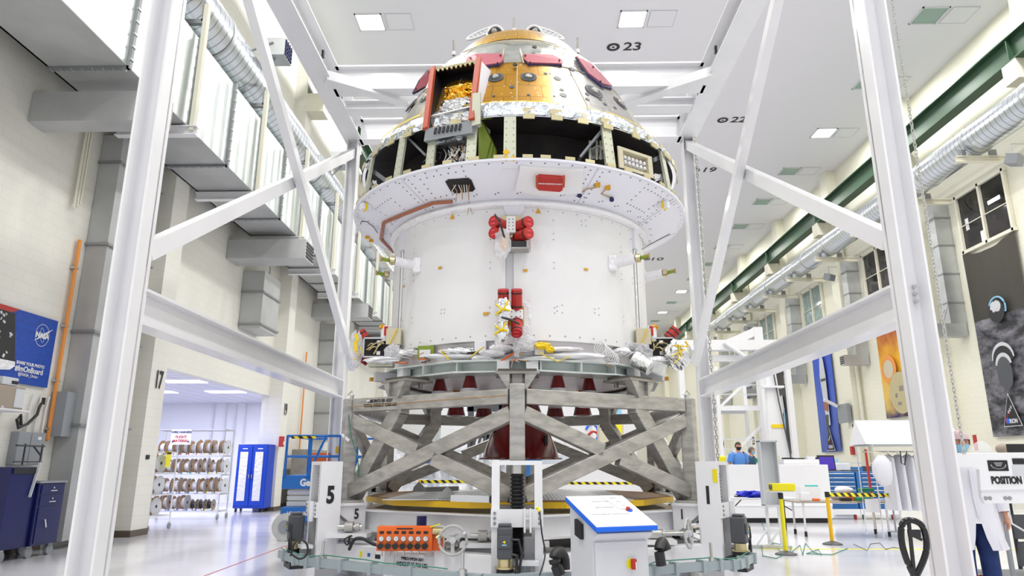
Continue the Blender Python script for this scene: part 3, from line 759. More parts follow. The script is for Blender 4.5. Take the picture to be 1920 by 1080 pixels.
# stepped centre post label tabs
for px, py in ((949, 285), (949, 297), (963, 297)):
    p = onc(px, py, 0.02); MB().disc(p, nrm(p), 0.045, 4).build('label_tab', 'amber', sc)
p = onc(957, 313, 0.01); MB().box(p, (0.20, 0.02, 0.05)).build('label_tab', 'paper', sc)
# inner diagonal struts
def pin(px, py, r): return surf(px, py, lambda z: r)
for (a, b_, c_, d_) in ((1086, 298, 1134, 238), (802, 295, 757, 250), (935, 0, 0, 0)):
    if c_ == 0: continue
    A = pin(a, b_, 2.3); B = pin(c_, d_, 2.42); MB().beam(A, B, 0.14, 0.03).build('inner_strut', 'mid_grey', sc)
for px0, px1, fl in ((688, 732, 1), (1226, 1246, -1)):     # inner gusset frames
    A = pin(px0, 312 if fl > 0 else 300, 2.45); B = pin(px1, 345 if fl > 0 else 290, 2.3); Cc = pin(px1, 372 if fl > 0 else 340, 2.3)
    b = MB(); b.beam(A, B, 0.03, 0.06); b.beam(B, Cc, 0.03, 0.06); b.build('gusset_frame', 'mid_grey', sc)
# clips along both edges
for k, px in enumerate((880, 907, 990, 1032, 1072, 1112, 1160, 1195, 1222, 1240)):
    py = 205 + abs(px - 972) ** 2 / 900
    a = math.degrees(math.asin(max(-1, min(1, (px - 972) / 300)))) * 1.02
    z = 5.86; b = MB()
    for zz in (5.82, 5.93):
        p = pol(rcone(max(zz, 5.83)) + 0.045, a, zz); q = math.radians(a); b.box(p, (0.15, 0.02, 0.075), rz=q)
    b.build('clip', 'clip', sc)
for a in (-78, -66, -54, -44, -36, 60, 70, 80):
    b = MB()
    for zz in (5.82, 5.93):
        p = pol(rcone(max(zz, 5.83)) + 0.045, a, zz); b.box(p, (0.16, 0.02, 0.07), rz=math.radians(a))
    b.build('clip', 'clip', sc)
for a in (-66, -58, -50, -42, -34, -27, -20, -12, -5, 3, 8, 15, 21, 28, 34, 42, 50, 58, 66, 74):
    p = pol(2.62, a, 5.225); MB().box(p, (0.13, 0.018, 0.045), rz=math.radians(a)).build('clip', 'clip', sc)
# primer green ribs
A = pin(903, 232, 2.35)
for k in range(3):
    z0 = 5.2; p = [pin(897 + 9 * k, 298, 2.4 - 0.05 * k), pin(912 + 9 * k, 297, 2.35 - 0.05 * k), pin(920 + 4 * k, 262 + 8 * k, 2.35 - 0.05 * k), pin(901 + 4 * k, 222 + 6 * k, 2.4 - 0.05 * k), pin(897 + 3 * k, 240, 2.42 - 0.05 * k)]
    MB().prism(p, (0.02, 0.05, 0)).build('green_rib', 'primer_green', sc)
# wiring bay under the hatch frame
bx = pin(845, 262, 2.5)
b = MB(); b.box(bx + V((0, 0, 0)), (0.42, 0.12, 0.14), rz=math.radians(-25)); wb = b.build('foil_box', 'foil_fine', sc)
MB().box(bx + V((-0.05, -0.075, 0.01)), (0.24, 0.02, 0.06), rz=math.radians(-25)).box(bx + V((-0.03, -0.07, -0.08)), (0.28, 0.02, 0.03), rz=math.radians(-25)).build('connector_slot', 'black', wb)
rr = random.Random(11)
for k in range(34):
    x0, y0 = rr.uniform(812, 880), rr.uniform(262, 285); x1 = x0 + rr.uniform(-22, 22)
    pts = [pin(x0 + (x1 - x0) * f + rr.uniform(-7, 7), y0 + (308 - y0) * f + rr.uniform(-4, 4), 2.40 + 0.12 * math.sin(f * 3)) for f in (0, 0.25, 0.5, 0.75, 1)]
    MB().tube(pts, rr.choice((0.006, 0.009, 0.012)), 5).build('cable', rr.choice(('wire_white', 'wire_white', 'foil_fine', 'card', 'black')), sc)
for k in range(10):
    x0 = 1105 + 3 * k; pts = [pin(x0, 298, 2.3), pin(x0 + 3, 280 - k, 2.28), pin(x0 + 14, 272 + k, 2.3), pin(1138, 285 + 2 * k, 2.35)]
    MB().tube(pts, 0.006, 4).build('cable', 'wire_white', sc)
for px in (1106, 1119, 1126): MB().beam(pin(px, 300, 2.3), pin(px, 264, 2.3), 0.03, 0.02).build('terminal_strip', 'rib_green', sc)
for k in range(8):
    pts = [pin(1226 + rr.uniform(-3, 3), 326 + 2 * k, 2.5), pin(1240, 324 + rr.uniform(0, 12), 2.5), pin(1244 + rr.uniform(-6, 3), 335 + 2 * k, 2.5), pin(1232 + k, 352, 2.48)]
    MB().tube(pts, 0.008, 4).build('cable', 'wire_white', sc)
for k in range(8):
    pts = [pin(690 + rr.uniform(-3, 3), 352, 2.5), pin(698 + k, 338 + rr.uniform(0, 4), 2.5), pin(706 + rr.uniform(-6, 8), 345 + 2 * k, 2.5)]
    MB().tube(pts, 0.008, 4).build('cable', 'wire_white', sc)
# connector plate
P = [pin(1159, 273, 2.62), pin(1222, 294, 2.62), pin(1226, 334, 2.62), pin(1162, 313, 2.62)]
ctr = sum(P, V((0, 0, 0))) / 4; inn = (V((CX, CY, ctr.z)) - ctr).normalized()
Q = [ctr + (p - ctr) * 0.74 for p in P]
b = MB(); vs = P + Q + [q + inn * 0.10 for q in Q] + [p + inn * 0.02 for p in P]
b.add(vs, [(i, (i + 1) % 4, 4 + (i + 1) % 4, 4 + i) for i in range(4)] + [(4 + i, 4 + (i + 1) % 4, 8 + (i + 1) % 4, 8 + i) for i in range(4)] + [(8, 9, 10, 11)] + [(i, 12 + i, 12 + (i + 1) % 4, (i + 1) % 4) for i in range(4)])
cp = b.build('connector_plate', 'tan', sc)
for i in range(6):
    for j in range(2):
        f = 0.12 + 0.155 * i; q = Q[0].lerp(Q[1], f).lerp(Q[3].lerp(Q[2], f), 0.35 + 0.3 * j) + inn * 0.09
        MB().cyl(q, q - inn * 0.07, 0.024, n=10).cyl(q - inn * 0.07, q - inn * 0.075, 0.012, n=8).build('connector', 'paper', cp)
# hatch frame (open side bay) standing proud of the cone
TL, TR, BR, BL = (surf(814, 131, lambda z: 2.12), surf(899, 114, lambda z: 2.22), surf(886, 226, lambda z: 2.62), surf(800, 243, lambda z: 2.60))
cc = (TL + TR + BR + BL) / 4; inn = (V((CX, CY, cc.z + 0.2)) - cc).normalized()
hf = MB()
dv = inn * 0.5
def wallq(b, A, B, d, t=0.02):
    n_ = (B - A).cross(d).normalized() * t; b.prism([A, B, B + d, A + d], n_)
wallq(hf, TL, TR, dv); wallq(hf, TR, BR, dv); wallq(hf, BL, TL, dv); wallq(hf, BR, BL, dv)
hf = hf.build('side_bay_frame', 'adapter_white', sc)
MB().add([TL + dv * 0.5, TR + dv * 0.5, BR + dv * 0.5, BL + dv * 0.5], [(0, 1, 2, 3)]).build('bay_back', 'black', hf)
hl = dv * 0.48
b = MB(); i_ = (TR - TL).normalized() * 0.025; j_ = (BL - TL).normalized() * 0.02
b.add([TL + i_ + j_, TR - i_ + j_, TR - i_ + j_ + hl, TL + i_ + j_ + hl], [(0, 1, 2, 3)]); b.add([TL + i_ + j_, BL + i_, BL + i_ + hl, TL + i_ + j_ + hl], [(0, 1, 2, 3)]); b.add([TR - i_ + j_, BR - i_, BR - i_ + hl, TR - i_ + j_ + hl], [(0, 1, 2, 3)])
b.build('bay_lining', 'black', hf)
for A, B in ((TL, BL), (TR, BR)):
    MB().beam(A - inn * 0.03 + (A - B).normalized() * 0.03, B - inn * 0.03, 0.075, 0.05, up=inn).build('red_rail', 'rail_red', hf)
b = MB(); b.beam(TL, TR, 0.03, 0.04, up=inn); b.build('top_lip', 'clip', hf)
for k in range(9):
    q = TL.lerp(TR, 0.1 + 0.1 * k) + j_ * 2; MB().box(q, (0.03, 0.03, 0.03)).build('tab', 'clip', hf)
def bay(u, v_, d=0.3): return TL.lerp(TR, u).lerp(BL.lerp(BR, u), v_) + dv * d
def crumple(name, material, u0, u1, v0, v1, d0, d1, seed, parent):
    rr = random.Random(seed); n_ = 12; vs = []
    for j in range(n_ + 1):
        for i in range(n_ + 1):
            u = u0 + (u1 - u0) * i / n_; v_ = v0 + (v1 - v0) * j / n_; e = min(i, n_ - i, j, n_ - j)
            vs.append(bay(u, v_, d1 + (d0 - d1) * min(1, e / 2.5)) + inn * rr.uniform(-0.03, 0.03))
    return MB().add(vs, [(j * (n_ + 1) + i, j * (n_ + 1) + i + 1, (j + 1) * (n_ + 1) + i + 1, (j + 1) * (n_ + 1) + i) for j in range(n_) for i in range(n_)]).build(name, material, parent)
crumple('gold_foil_blanket', 'foil_gold', 0.24, 0.90, 0.30, 0.58, 0.03, 0.20, 1, hf)
crumple('silver_foil_blanket', 'foil', 0.18, 0.84, 0.54, 0.78, 0.02, 0.16, 2, hf)
crumple('silver_foil_blanket', 'foil', 0.20, 0.84, 0.79, 0.98, 0.01, 0.15, 3, hf)
MB().tube([bay(0.0, 0.80, 0.02), bay(1.0, 0.76, 0.02)], 0.012).build('cross_rod', 'steel', hf)
b = MB(); b.box(bay(0.1, 0.9, 0.2), (0.08, 0.1, 0.16)); b.box(bay(0.88, 0.85, 0.2), (0.06, 0.1, 0.2)); b.build('bay_fitting', 'dark_grey', hf)
SB = [surf(795, 252, lambda z: 2.62), surf(885, 238, lambda z: 2.64), surf(885, 226, lambda z: 2.64), surf(798, 242, lambda z: 2.62)]
MB().prism([SB[0] + V((0, 0, -0.10)), SB[1] + V((0, 0, -0.08)), SB[2], SB[3]], inn * 0.12).build('sill_plate', 'mid_grey', hf)
for k in range(7):
    q = SB[0].lerp(SB[1], 0.25 + 0.085 * k) + V((0, 0, 0.02)) - inn * 0.01; MB().box(q, (0.03, 0.02, 0.09), ry=0.2).build('slot', 'black', hf)
MB().prism([surf(886, 175, lambda z: 2.62), surf(900, 173, lambda z: 2.62), surf(900, 232, lambda z: 2.64), surf(884, 236, lambda z: 2.64)], inn * 0.03).build('side_plate', 'rib_green', hf)
# window covers
def cover(pts, off, th, mt, nm, parent):
    P = [onc(px, py, off) for px, py in pts]; c = sum(P, V((0, 0, 0))) / len(P); n_ = nrm(c, 0.55)
    return MB().prism(P, n_ * th).build(nm, mt, parent)
c1 = [(878, 108), (890, 103), (943, 102), (944, 114), (937, 120), (905, 124), (872, 122)]
c2 = [(980, 103), (1036, 104), (1054, 114), (1053, 121), (990, 119), (981, 111)]
c3 = [(1080, 107), (1093, 113), (1112, 124), (1147, 163), (1128, 158), (1103, 139)]
c4 = [(815, 128), (800, 160), (778, 172), (790, 150), (806, 132)]
for k, c in enumerate((c1, c2, c3, c4)):
    wc = cover(c, 0.035, 0.02, 'pink', 'window_cover', sc)
    cen = (sum(p[0] for p in c) / len(c), sum(p[1] for p in c) / len(c))
    cover([(cen[0] + (p[0] - cen[0]) * 1.01 + (0 if k < 2 else -2), cen[1] + (p[1] - cen[1]) * 1.08 + 4) for p in c], 0.0, 0.035, 'navy_pad', 'window_pad', wc)
    b = MB()
    for px, py in c[::2]:
        q = onc(cen[0] + (px - cen[0]) * 0.86, cen[1] + (py - cen[1]) * 0.8, 0.058); b.cyl(q, q + nrm(q, 0.5) * 0.015, 0.014, n=8)
    b.build('knob', 'black', wc)
# seams round the window fields
for pts in ([(866, 99), (885, 112)], [(945, 92), (940, 118)], [(975, 92), (982, 118)], [(1064, 92), (1042, 108)], [(865, 99), (905, 82), (964, 77), (1020, 80), (1064, 93)]):
    P = [onc(px, py, 0.03) for px, py in pts]
    MB().tube(P, 0.008, 5).build('seam_tape', 'clip', sc)
for px, py, r_ in ((1002, 89, 0.035), (967, 66, 0.035), (925, 71, 0.03), (1001, 69, 0.03), (1010, 70, 0.015), (918, 72, 0.015), (966, 122, 0.035), (1072, 131, 0.05)):
    p = onc(px, py, 0.04); MB().cyl(p, p + nrm(p, 0.55) * 0.015, r_, n=14).build('port_plug', 'black', sc)
# thruster ports in the cone
for px, py, r_ in ((930, 147, 0.115), (991, 146, 0.115), (1113, 173, 0.15), (1162, 195, 0.14), (772, 198, 0.13), (800, 183, 0.12)):
    p = onc(px, py, -0.012); n_ = nrm(p, 0.59)
    o = MB().cyl(p, p + n_ * 0.02, r_, n=24).build('thruster_port', 'dark_grey', sc)
    MB().cyl(p + n_ * 0.02, p + n_ * 0.024, r_ * 0.72, n=24).build('inner_ring', 'black', o)
    MB().blob(p + n_ * 0.015, (r_ * 0.42, 0.012, r_ * 0.42), 0.2, seed=int(px)).build('foil_plug', 'alu', o)
for px, py, r_, sq in ((1023, 139, 0.03, 0), (1031, 139, 0.012, 0), (1045, 148, 0.06, 1), (1053, 169, 0.035, 0), (1056, 179, 0.06, 1), (991, 179, 0.022, 0), (1039, 181, 0.015, 0), (1101, 177, 0.035, 0), (1101, 187, 0.035, 0), (1125, 187, 0.035, 0), (1134, 196, 0.035, 0), (1128, 167, 0.03, 0), (1153, 203, 0.03, 0), (960, 164, 0.035, 0), (926, 181, 0.022, 0), (1092, 137, 0.05, 0), (880, 130, 0.05, 0)):
    p = onc(px, py, -0.006); n_ = nrm(p, 0.59)
    o = MB().cyl(p, p + n_ * 0.012, r_, n=6 if sq else 14).build('small_port', 'dark_grey', sc)
# top fittings
tz = 8.2
for s_ in (-1, 1):
    ctr = hy(903 if s_ < 0 else 1029, 62, CY - 0.55)
    nn = V((0.5 * s_, -0.85, 0.55)).normalized(); uu = V((s_ * 0.85, 0.0, -0.42)).normalized(); vv = nn.cross(uu).normalized()
    def el(a, r1, r2): return ctr + uu * (r1 * math.cos(a)) + vv * (r2 * math.sin(a))
    ring_ = [el(2 * PI * i / 28, 0.27, 0.14) for i in range(29)]
    o = MB().tube(ring_, 0.016, 6).build('star_antenna', 'craft_white', sc)
    MB().add([el(2 * PI * i / 28, 0.26, 0.13) - nn * 0.01 for i in range(28)], [tuple(range(28))]).build('antenna_back', 'mid_grey', o)
    b = MB()
    for k in range(-3, 4):
        t_ = k / 3.6; h = math.sqrt(max(0, 1 - t_ * t_))
        b.tube([ctr + uu * (0.27 * t_) - vv * (0.14 * h), ctr + uu * (0.27 * t_) + vv * (0.14 * h)], 0.004, 4)
        if abs(k) < 3: b.tube([ctr + uu * (-0.27 * h) + vv * (0.14 * t_), ctr + uu * (0.27 * h) + vv * (0.14 * t_)], 0.004, 4)
    b.build('lattice', 'craft_white', o)
    c2_ = hy(929 if s_ < 0 else 1001, 64, CY - 0.75)
    c2_.z -= 0.06; arch = [c2_ + V((s_ * 0.14 * math.cos(a), -0.02, 0.20 * math.sin(a))) for a in [PI * i / 12 for i in range(13)]]
    o = MB().tube(arch, 0.02, 6).build('camera_arch', 'craft_white', sc)
    MB().add([p + V((0, 0.03, 0)) for p in arch], [tuple(range(13))]).build('arch_plate', 'dark_grey', o)
    MB().sph(c2_ + V((0.02 * s_, -0.02, 0.10)), 0.05, 10, 8).build('lens', 'alu', o)
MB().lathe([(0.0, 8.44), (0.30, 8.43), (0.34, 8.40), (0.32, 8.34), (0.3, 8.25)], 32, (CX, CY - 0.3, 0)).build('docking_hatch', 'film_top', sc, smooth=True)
for px, y0, y1, Y in ((964, 34, 58, CY - 0.9), (851, 76, 100, CY - 0.5), (1083, 71, 96, CY - 0.5)):
    A = hy(px, y0, Y); B = hy(px, y1 + 4, Y); MB().cyl(B, A, 0.02, n=8).build('whip_antenna', 'alu_dark', sc)
    MB().cyl(B, B + V((0, 0, 0.07)), 0.035, n=8).build('antenna_base', 'craft_white', sc)

# adapter underside cone
ad = MB().lathe([(1.97, 4.875), (2.58, 5.165), (2.60, 5.18)], 96, c0).lathe([(2.58, 5.165), (2.625, 5.17), (2.63, 5.2)], 96, c0).build('adapter_cone', 'adapter_white', sc, smooth=True, origin=(CX, CY, 5))
rad = lambda r: 4.875 + (r - 1.97) / 0.61 * 0.29
b = MB()
for a in (-37, 24, 62, -75, 95, 130, -110): b.tube([pol(r, a, rad(r) - 0.004) for r in (1.98, 2.3, 2.6)], 0.005, 4)
b.build('seam', 'lt_grey', ad)
b = MB(); rr = random.Random(2)
def dot_on_cone(a, r, s_=0.011):
    p = pol(r, a, rad(r) - 0.004); n_ = (nrm(p) * 0.43 + V((0, 0, -0.9))).normalized(); b.disc(p, n_, s_, 6)
for a in (-39, -35, 22, 26, 60, 64, -77, -73):
    for i in range(8): dot_on_cone(a, 2.05 + 0.07 * i)
for a in range(-88, 90, 4):
    dot_on_cone(a, 2.57); 
    if a % 8 == 0: dot_on_cone(a, 2.1); dot_on_cone(a + 1.2, 2.12)
for a0, a1, r0, r1 in ((-31, -16, 2.18, 2.5), (-60, -48, 2.1, 2.4), (44, 56, 2.2, 2.5)):
    for i in range(7):
        dot_on_cone(a0 + (a1 - a0) * i / 6, r0); dot_on_cone(a0 + (a1 - a0) * i / 6, r1)
    for i in range(4): dot_on_cone(a0, r0 + (r1 - r0) * i / 4); dot_on_cone(a1, r0 + (r1 - r0) * i / 4)
b.build('rivet', 'dark_grey', ad)
def conep(px, py, off=0.0): # point on adapter underside
    return surf(px, py, lambda z: (1.97 + (z - 4.875) / 0.29 * 0.61) if z > 4.875 else 1.97) + V((0, -off, -off))
def patch(pts, th, mt, nm, parent, off=0.004):
    P = [conep(x, y, off) for x, y in pts]; c = sum(P, V((0, 0, 0))) / len(P); n_ = (P[1] - P[0]).cross(P[-1] - P[0]).normalized()
    if n_.z > 0: n_ = -n_
    return MB().prism(P, n_ * th).build(nm, mt, parent)
o = patch([(835, 340), (840, 336), (878, 333), (884, 337), (891, 354), (887, 358), (852, 362), (846, 359)], 0.006, 'interior', 'access_port', ad)
for k in range(7):
    x0 = 850 + 5 * k; P = [conep(x0, 345, 0.02), conep(x0 + rr.uniform(-8, 8), 355, 0.04), conep(856 + 4 * k, 366 + rr.uniform(0, 8), 0.05) + V((0, -0.02, -0.02))]
    MB().tube(P, 0.006, 4).build('cable', 'wire_white' if k % 3 else 'card', o)
cvx = patch([(975, 308), (1092, 314), (1090, 357), (1010, 361), (966, 352)], 0.06, 'craft_white', 'fairing_box', ad)
o = patch([(1010, 321), (1053, 324), (1056, 328), (1053, 347), (1048, 350), (1009, 347), (1005, 343), (1007, 324)], 0.10, 'red', 'red_cover', cvx)
pc = conep(1031, 335, 0.12)
for s_ in (-1, 1): MB().box(pc + V((0.17 * s_, -0.02, 0.02)), (0.03, 0.02, 0.17), rx=0.9).build('cover_handle', 'rail_red', o)
tdir = (conep(1045, 335) - conep(1017, 334)).normalized(); tup = (conep(1031, 326) - conep(1031, 345)).normalized()
text('REMOVE BEFORE FLIGHT', pc + V((0, -0.012, -0.012)), tdir, tup, 0.028, 'paper', o, name='cover_lettering')
for px, py in ((1120, 346), (1139, 351)):
    p = conep(px, py, 0.01); MB().box(p, (0.07, 0.05, 0.06)).build('bracket', 'kapton', ad)
for pts in ([(1118, 350), (1100, 353), (1086, 362)], [(1136, 353), (1127, 362), (1146, 370)]):
    MB().tube([conep(x, y, 0.02) for x, y in pts], 0.008, 5).build('cable', 'card', ad)
    p = conep(*pts[-1], 0.03); MB().cyl(p, p + V((0, -0.02, -0.03)), 0.032, n=12).build('sensor', 'navy', ad)
for px, py, rz in ((687, 385, 0.6), (1243, 382, -0.6)):
    p = conep(px, py, 0.05); MB().box(p, (0.14, 0.1, 0.09), rz=rz).build('latch_box', 'adapter_white', ad); MB().box(p + V((0, -0.01, -0.004)), (0.03, 0.11, 0.1), rz=rz).build('tape', 'tape_yellow', ad)
P = [conep(x, y, 0.03) for x, y in ((848, 376), (812, 379), (780, 391), (745, 405), (720, 416), (716, 440), (715, 446), (738, 470))]
P[-1] = pol(2.0, -70, 4.85) if False else P[-1]
MB().tube(P, 0.026, 8).build('cable_duct', 'duct_brown', ad, smooth=True)
for px, py in ((690, 443), (697, 449)): MB().box(conep(px, py, 0.03), (0.07, 0.03, 0.05)).build('tag', 'kapton', ad)
P = [conep(x, y, 0.01) for x, y in ((676, 420), (678, 414), (688, 415), (700, 424), (708, 436))]
MB().tube(P, 0.006, 4).build('cable', 'dark_grey', ad)
P = [conep(x, y, 0.01) for x, y in ((1203, 467), (1220, 457), (1240, 446), (1256, 438))]
MB().tube(P, 0.006, 4).build('cable', 'dark_grey', ad)
for pts in ([(845, 375), (843, 390), (850, 402)], [(860, 372), (857, 393), (850, 402)], [(878, 372), (880, 386), (876, 403)], [(879, 380), (884, 397)]):
    MB().tube([surf(x, y, lambda z: 2.03) for x, y in pts], 0.004, 4).build('cable', 'wire_white' if pts[0][0] < 870 else 'card', sc)
# soft roll under the cone
vs = []
MB().lathe([(1.98, 4.78), (2.03, 4.80), (2.05, 4.84), (2.02, 4.885), (1.97, 4.90)], 96, c0).build('edge_roll', 'foil_white', sc, smooth=True)
# ---------------------------------------------------------------- service module barrel
bar = MB().lathe([(1.90, 2.98), (1.92, 2.99), (1.92, 4.82), (1.90, 4.83)], 96, c0).build('barrel', 'craft_white', sc, smooth=True, origin=(CX, CY, 3.9))
def panel(a0, a1, z0, z1, r, nm, mt='craft_white', th=0.03, n=24):
    pr = [(r - th, z0), (r, z0 + 0.004), (r, z1 - 0.004), (r - th, z1)]
    return MB().lathe(pr, n, c0, a0, a1).build(nm, mt, sc, smooth=True, origin=(CX, CY, 3.9))
panel(-57, -4.5, 2.985, 4.80, 1.975, 'barrel_panel'); panel(-3.5 + 2, 57, 2.985, 4.80, 1.975, 'barrel_panel')
panel(-4.5, -1.5, 2.985, 4.80, 1.965, 'spine_strip', 'lt_grey'); panel(61, 118, 2.985, 4.80, 1.975, 'barrel_panel'); panel(-118, -61, 2.985, 4.80, 1.975, 'barrel_panel')
panel(122, 238, 2.985, 4.80, 1.975, 'barrel_panel')
for a in (-59, 59):
    MB().tube([pol(1.96, a, z) for z in (3.1, 4.4, 4.6, 4.78)], 0.03, 8).build('seam_pad', 'foil_white', sc, smooth=True)
    MB().tube([pol(1.97, a + (1.2 if a > 0 else -1.2), z) for z in (3.15, 4.35)], 0.012, 5).build('seam_gap', 'dark_grey', sc)
    q = pol(1.99, a, 4.66); MB().box(q, (0.14, 0.05, 0.34), rz=math.radians(a)).build('seam_flap', 'adapter_white', sc)
    q = pol(2.0, a, 3.17); MB().cyl(q + V((0, 0, 0.14)), q - V((0, 0, 0.2)), 0.075, n=14).build('umbilical_cap', 'white', sc, smooth=True)
b = MB()
def bdot(a, z, s_=0.009):
    p = pol(1.979, a, z); b.disc(p, nrm(p), s_, 6)
for a in range(-54, 56, 6):
    if abs(a + 3) > 4: bdot(a, 4.74); bdot(a, 3.05, 0.011)
for a in (-55.5, -48, -10.5, 14, 47, 55.5, 64):
    for z in (3.35, 3.42, 3.95, 4.03, 4.35, 4.43, 4.62): bdot(a, z)
for a, z in ((-31, 3.45), (-29.5, 3.45), (-31, 3.40), (-29.5, 3.40), (15, 3.44), (17, 3.46), (15, 3.38), (17, 3.36), (31, 3.45), (33, 3.47), (31, 3.40), (33, 3.38), (26, 4.66), (28, 4.68), (26, 4.6), (28, 4.6)): bdot(a, z)
b.build('rivet', 'mid_grey', sc)
b = MB()
for px, py, s_ in ((825, 502, 0.028), (985, 507, 0.028), (1099, 505, 0.028), (757, 537, 0.02), (911, 588, 0.035)):
    p = surf(px, py, lambda z: 1.985); q = math.atan2(p.x - CX, CY - p.y); b.box(p, (s_ * 2, 0.01, s_), rz=q)
b.build('kapton_tag', 'kapton', sc)
b = MB()
for px, py in ((848, 408), (1009, 397)):
    p = surf(px, py, lambda z: 1.985); b.prism([p + V((-0.035, 0, -0.02)), p + V((0.035, 0, -0.02)), p + V((0, 0, 0.05))], (0, -0.008, 0))
b.build('kapton_tag', 'kapton', sc)
# upper centre fairing and pod
q = surf(964, 385, lambda z: 1.99)
a_ = math.degrees(math.atan2(q.x - CX, CY - q.y))
P = [surf(945, 377, lambda z: 2.02), surf(983, 377, lambda z: 2.02), surf(983, 392, lambda z: 2.02), surf(974, 404, lambda z: 2.02), surf(950, 404, lambda z: 2.02), surf(945, 392, lambda z: 2.02)]
MB().prism(P, (0, 0.06, 0)).build('spine_cap', 'adapter_white', sc)
def pod_plate(px0, py0, px1, py1, r, nm='pod_plate', mt='craft_white'):
    A = surf(px0, py0, lambda z: r); B = surf(px1, py1, lambda z: r); B.y = A.y = min(A.y, B.y)
    return MB().b2((A.x, A.y, B.z), (B.x, A.y + 0.28, A.z)).build(nm, mt, sc, bevel=0.01), A, B
bl = MB(); A = surf(925, 443, lambda z: 2.0); B = surf(996, 470, lambda z: 2.0)
bl.b2((A.x, A.y - 0.01, B.z), (B.x, A.y + 0.03, A.z)); bl.build('quilt_pad', 'foil_white', sc)
up, A, B = pod_plate(949, 405, 967, 436, 2.14)
b = MB()
for k in range(4):
    for sx in (0.3, 0.7): q = V((A.x + (B.x - A.x) * sx, A.y - 0.002, A.z + (B.z - A.z) * (0.2 + 0.2 * k))); b.disc(q, (0, -1, 0), 0.008, 6)
b.build('fastener', 'black', up)
def cap(c_end, c_root, r, parent):
    c_end = V(c_end); c_root = V(c_root); d = (c_end - c_root)
    o = MB().cyl(c_root, c_end, r, n=24).build('thruster_cover', 'red', parent, smooth=True)
    dn = d.normalized()
    for q0 in (c_end - dn * 0.055, c_root + dn * 0.035): MB().cyl(q0, q0 + dn * 0.02, r * 1.03, n=24).build('strap', 'black', o, smooth=True)
    u = dn.cross(V((0, 0, 1))) if abs(dn.z) < 0.9 else V((1, 0, 0)); u = u.normalized(); w_ = dn.cross(u).normalized()
    b = MB()
    for s2 in (-1, 1):
        q = c_end + dn * 0.003 + w_ * (0.03 * s2); b.add([q - u * 0.03 - w_ * 0.007, q + u * 0.03 - w_ * 0.007, q + u * 0.03 + w_ * 0.007, q - u * 0.03 + w_ * 0.007], [(0, 1, 2, 3)])
    b.build('cover_lettering', 'red_text', o)
    return o
mid = (A + B) / 2
for s_ in (-1, 1):
    for k, py in ((0, 410), (1, 431)):
        e = surf(958 + s_ * 34, py, lambda z: 2.36); e.y = mid.y - 0.10
        rt = V((mid.x + s_ * 0.07, mid.y + 0.12, e.z + 0.0)); cap(e, rt, 0.078, up)
MB().b2((mid.x - 0.12, mid.y + 0.06, mid.z - 0.16), (mid.x + 0.12, mid.y + 0.2, mid.z + 0.14)).build('bronze_body', 'brass', up)
e = surf(942, 455, lambda z: 2.25)
MB().blob(e, (0.11, 0.07, 0.2), 0.18, 12, 9, 4).build('plastic_bag', 'bag', up); MB().blob(e + V((0.02, 0.02, -0.01)), (0.05, 0.03, 0.08), 0.3, seed=5).build('kapton_wad', 'kapton', up)
MB().tube([surf(928, 402, lambda z: 2.37), surf(938, 420, lambda z: 2.4), surf(946, 445, lambda z: 2.3)], 0.014, 5).build('strap', 'blackrub', up)
q = surf(970, 462, lambda z: 2.1); bb = MB().box(q, (0.24, 0.2, 0.08)).build('black_bracket', 'blackrub', up); MB().box(q + V((0, 0, -0.05)), (0.30, 0.2, 0.02)).build('shelf', 'alu', up)
# lower centre pod
lp, A, B = pod_plate(954, 580, 981, 598, 2.14)
b = MB()
for k in range(2):
    for sx in (0.2, 0.5, 0.8): q = V((A.x + (B.x - A.x) * sx, A.y - 0.002, A.z + (B.z - A.z) * (0.25 + 0.5 * k))); b.disc(q, (0, -1, 0), 0.008, 6)
b.build('fastener', 'black', lp)
mid = (A + B) / 2
for dx in (-0.16, 0.01):
    cap((mid.x + dx, mid.y - 0.05, mid.z + 0.31), (mid.x + dx, mid.y + 0.06, mid.z + 0.07), 0.07, lp)
    cap((mid.x + dx, mid.y - 0.10, mid.z - 0.27), (mid.x + dx, mid.y + 0.06, mid.z - 0.07), 0.07, lp)
MB().b2((mid.x - 0.2, mid.y + 0.1, mid.z - 0.12), (mid.x + 0.1, mid.y + 0.25, mid.z + 0.12)).build('bronze_body', 'kapton', lp)
A = surf(928, 562, lambda z: 2.0); B = surf(996, 645, lambda z: 2.0); MB().b2((A.x, A.y - 0.02, B.z), (B.x, A.y + 0.05, A.z)).build('quilt_pad', 'foil_white', sc)
for k, (px, py, sx, sz) in enumerate(((944, 582, 0.10, 0.16), (941, 620, 0.09, 0.14))):
    e = surf(px, py, lambda z: 2.32); MB().blob(e, (sx, 0.07, sz), 0.12, 14, 10, 8 + k).build('foil_bag', 'foil', lp)
    MB().tube([e + V((-sx * 0.9, -0.06, sz * 0.4)), e + V((0, -0.085, -0.02)), e + V((sx * 0.6, -0.07, sz * 0.7))], 0.014, 4).tube([e + V((-sx, -0.05, -sz * 0.4)), e + V((0, -0.09, 0)), e + V((sx * 0.8, -0.06, sz * -0.1))], 0.014, 4).build('tape', 'tape_yellow', lp)
MB().tube([surf(940, 595, lambda z: 2.42), surf(958, 600, lambda z: 2.4), surf(974, 608, lambda z: 2.35)], 0.014, 5).build('strap', 'blackrub', lp)
MB().blob(surf(985, 640, lambda z: 2.1), (0.14, 0.05, 0.08), 0.3, seed=9).blob(surf(968, 650, lambda z: 2.1), (0.05, 0.05, 0.12), 0.3, seed=10).build('plastic_bag', 'bag', lp)
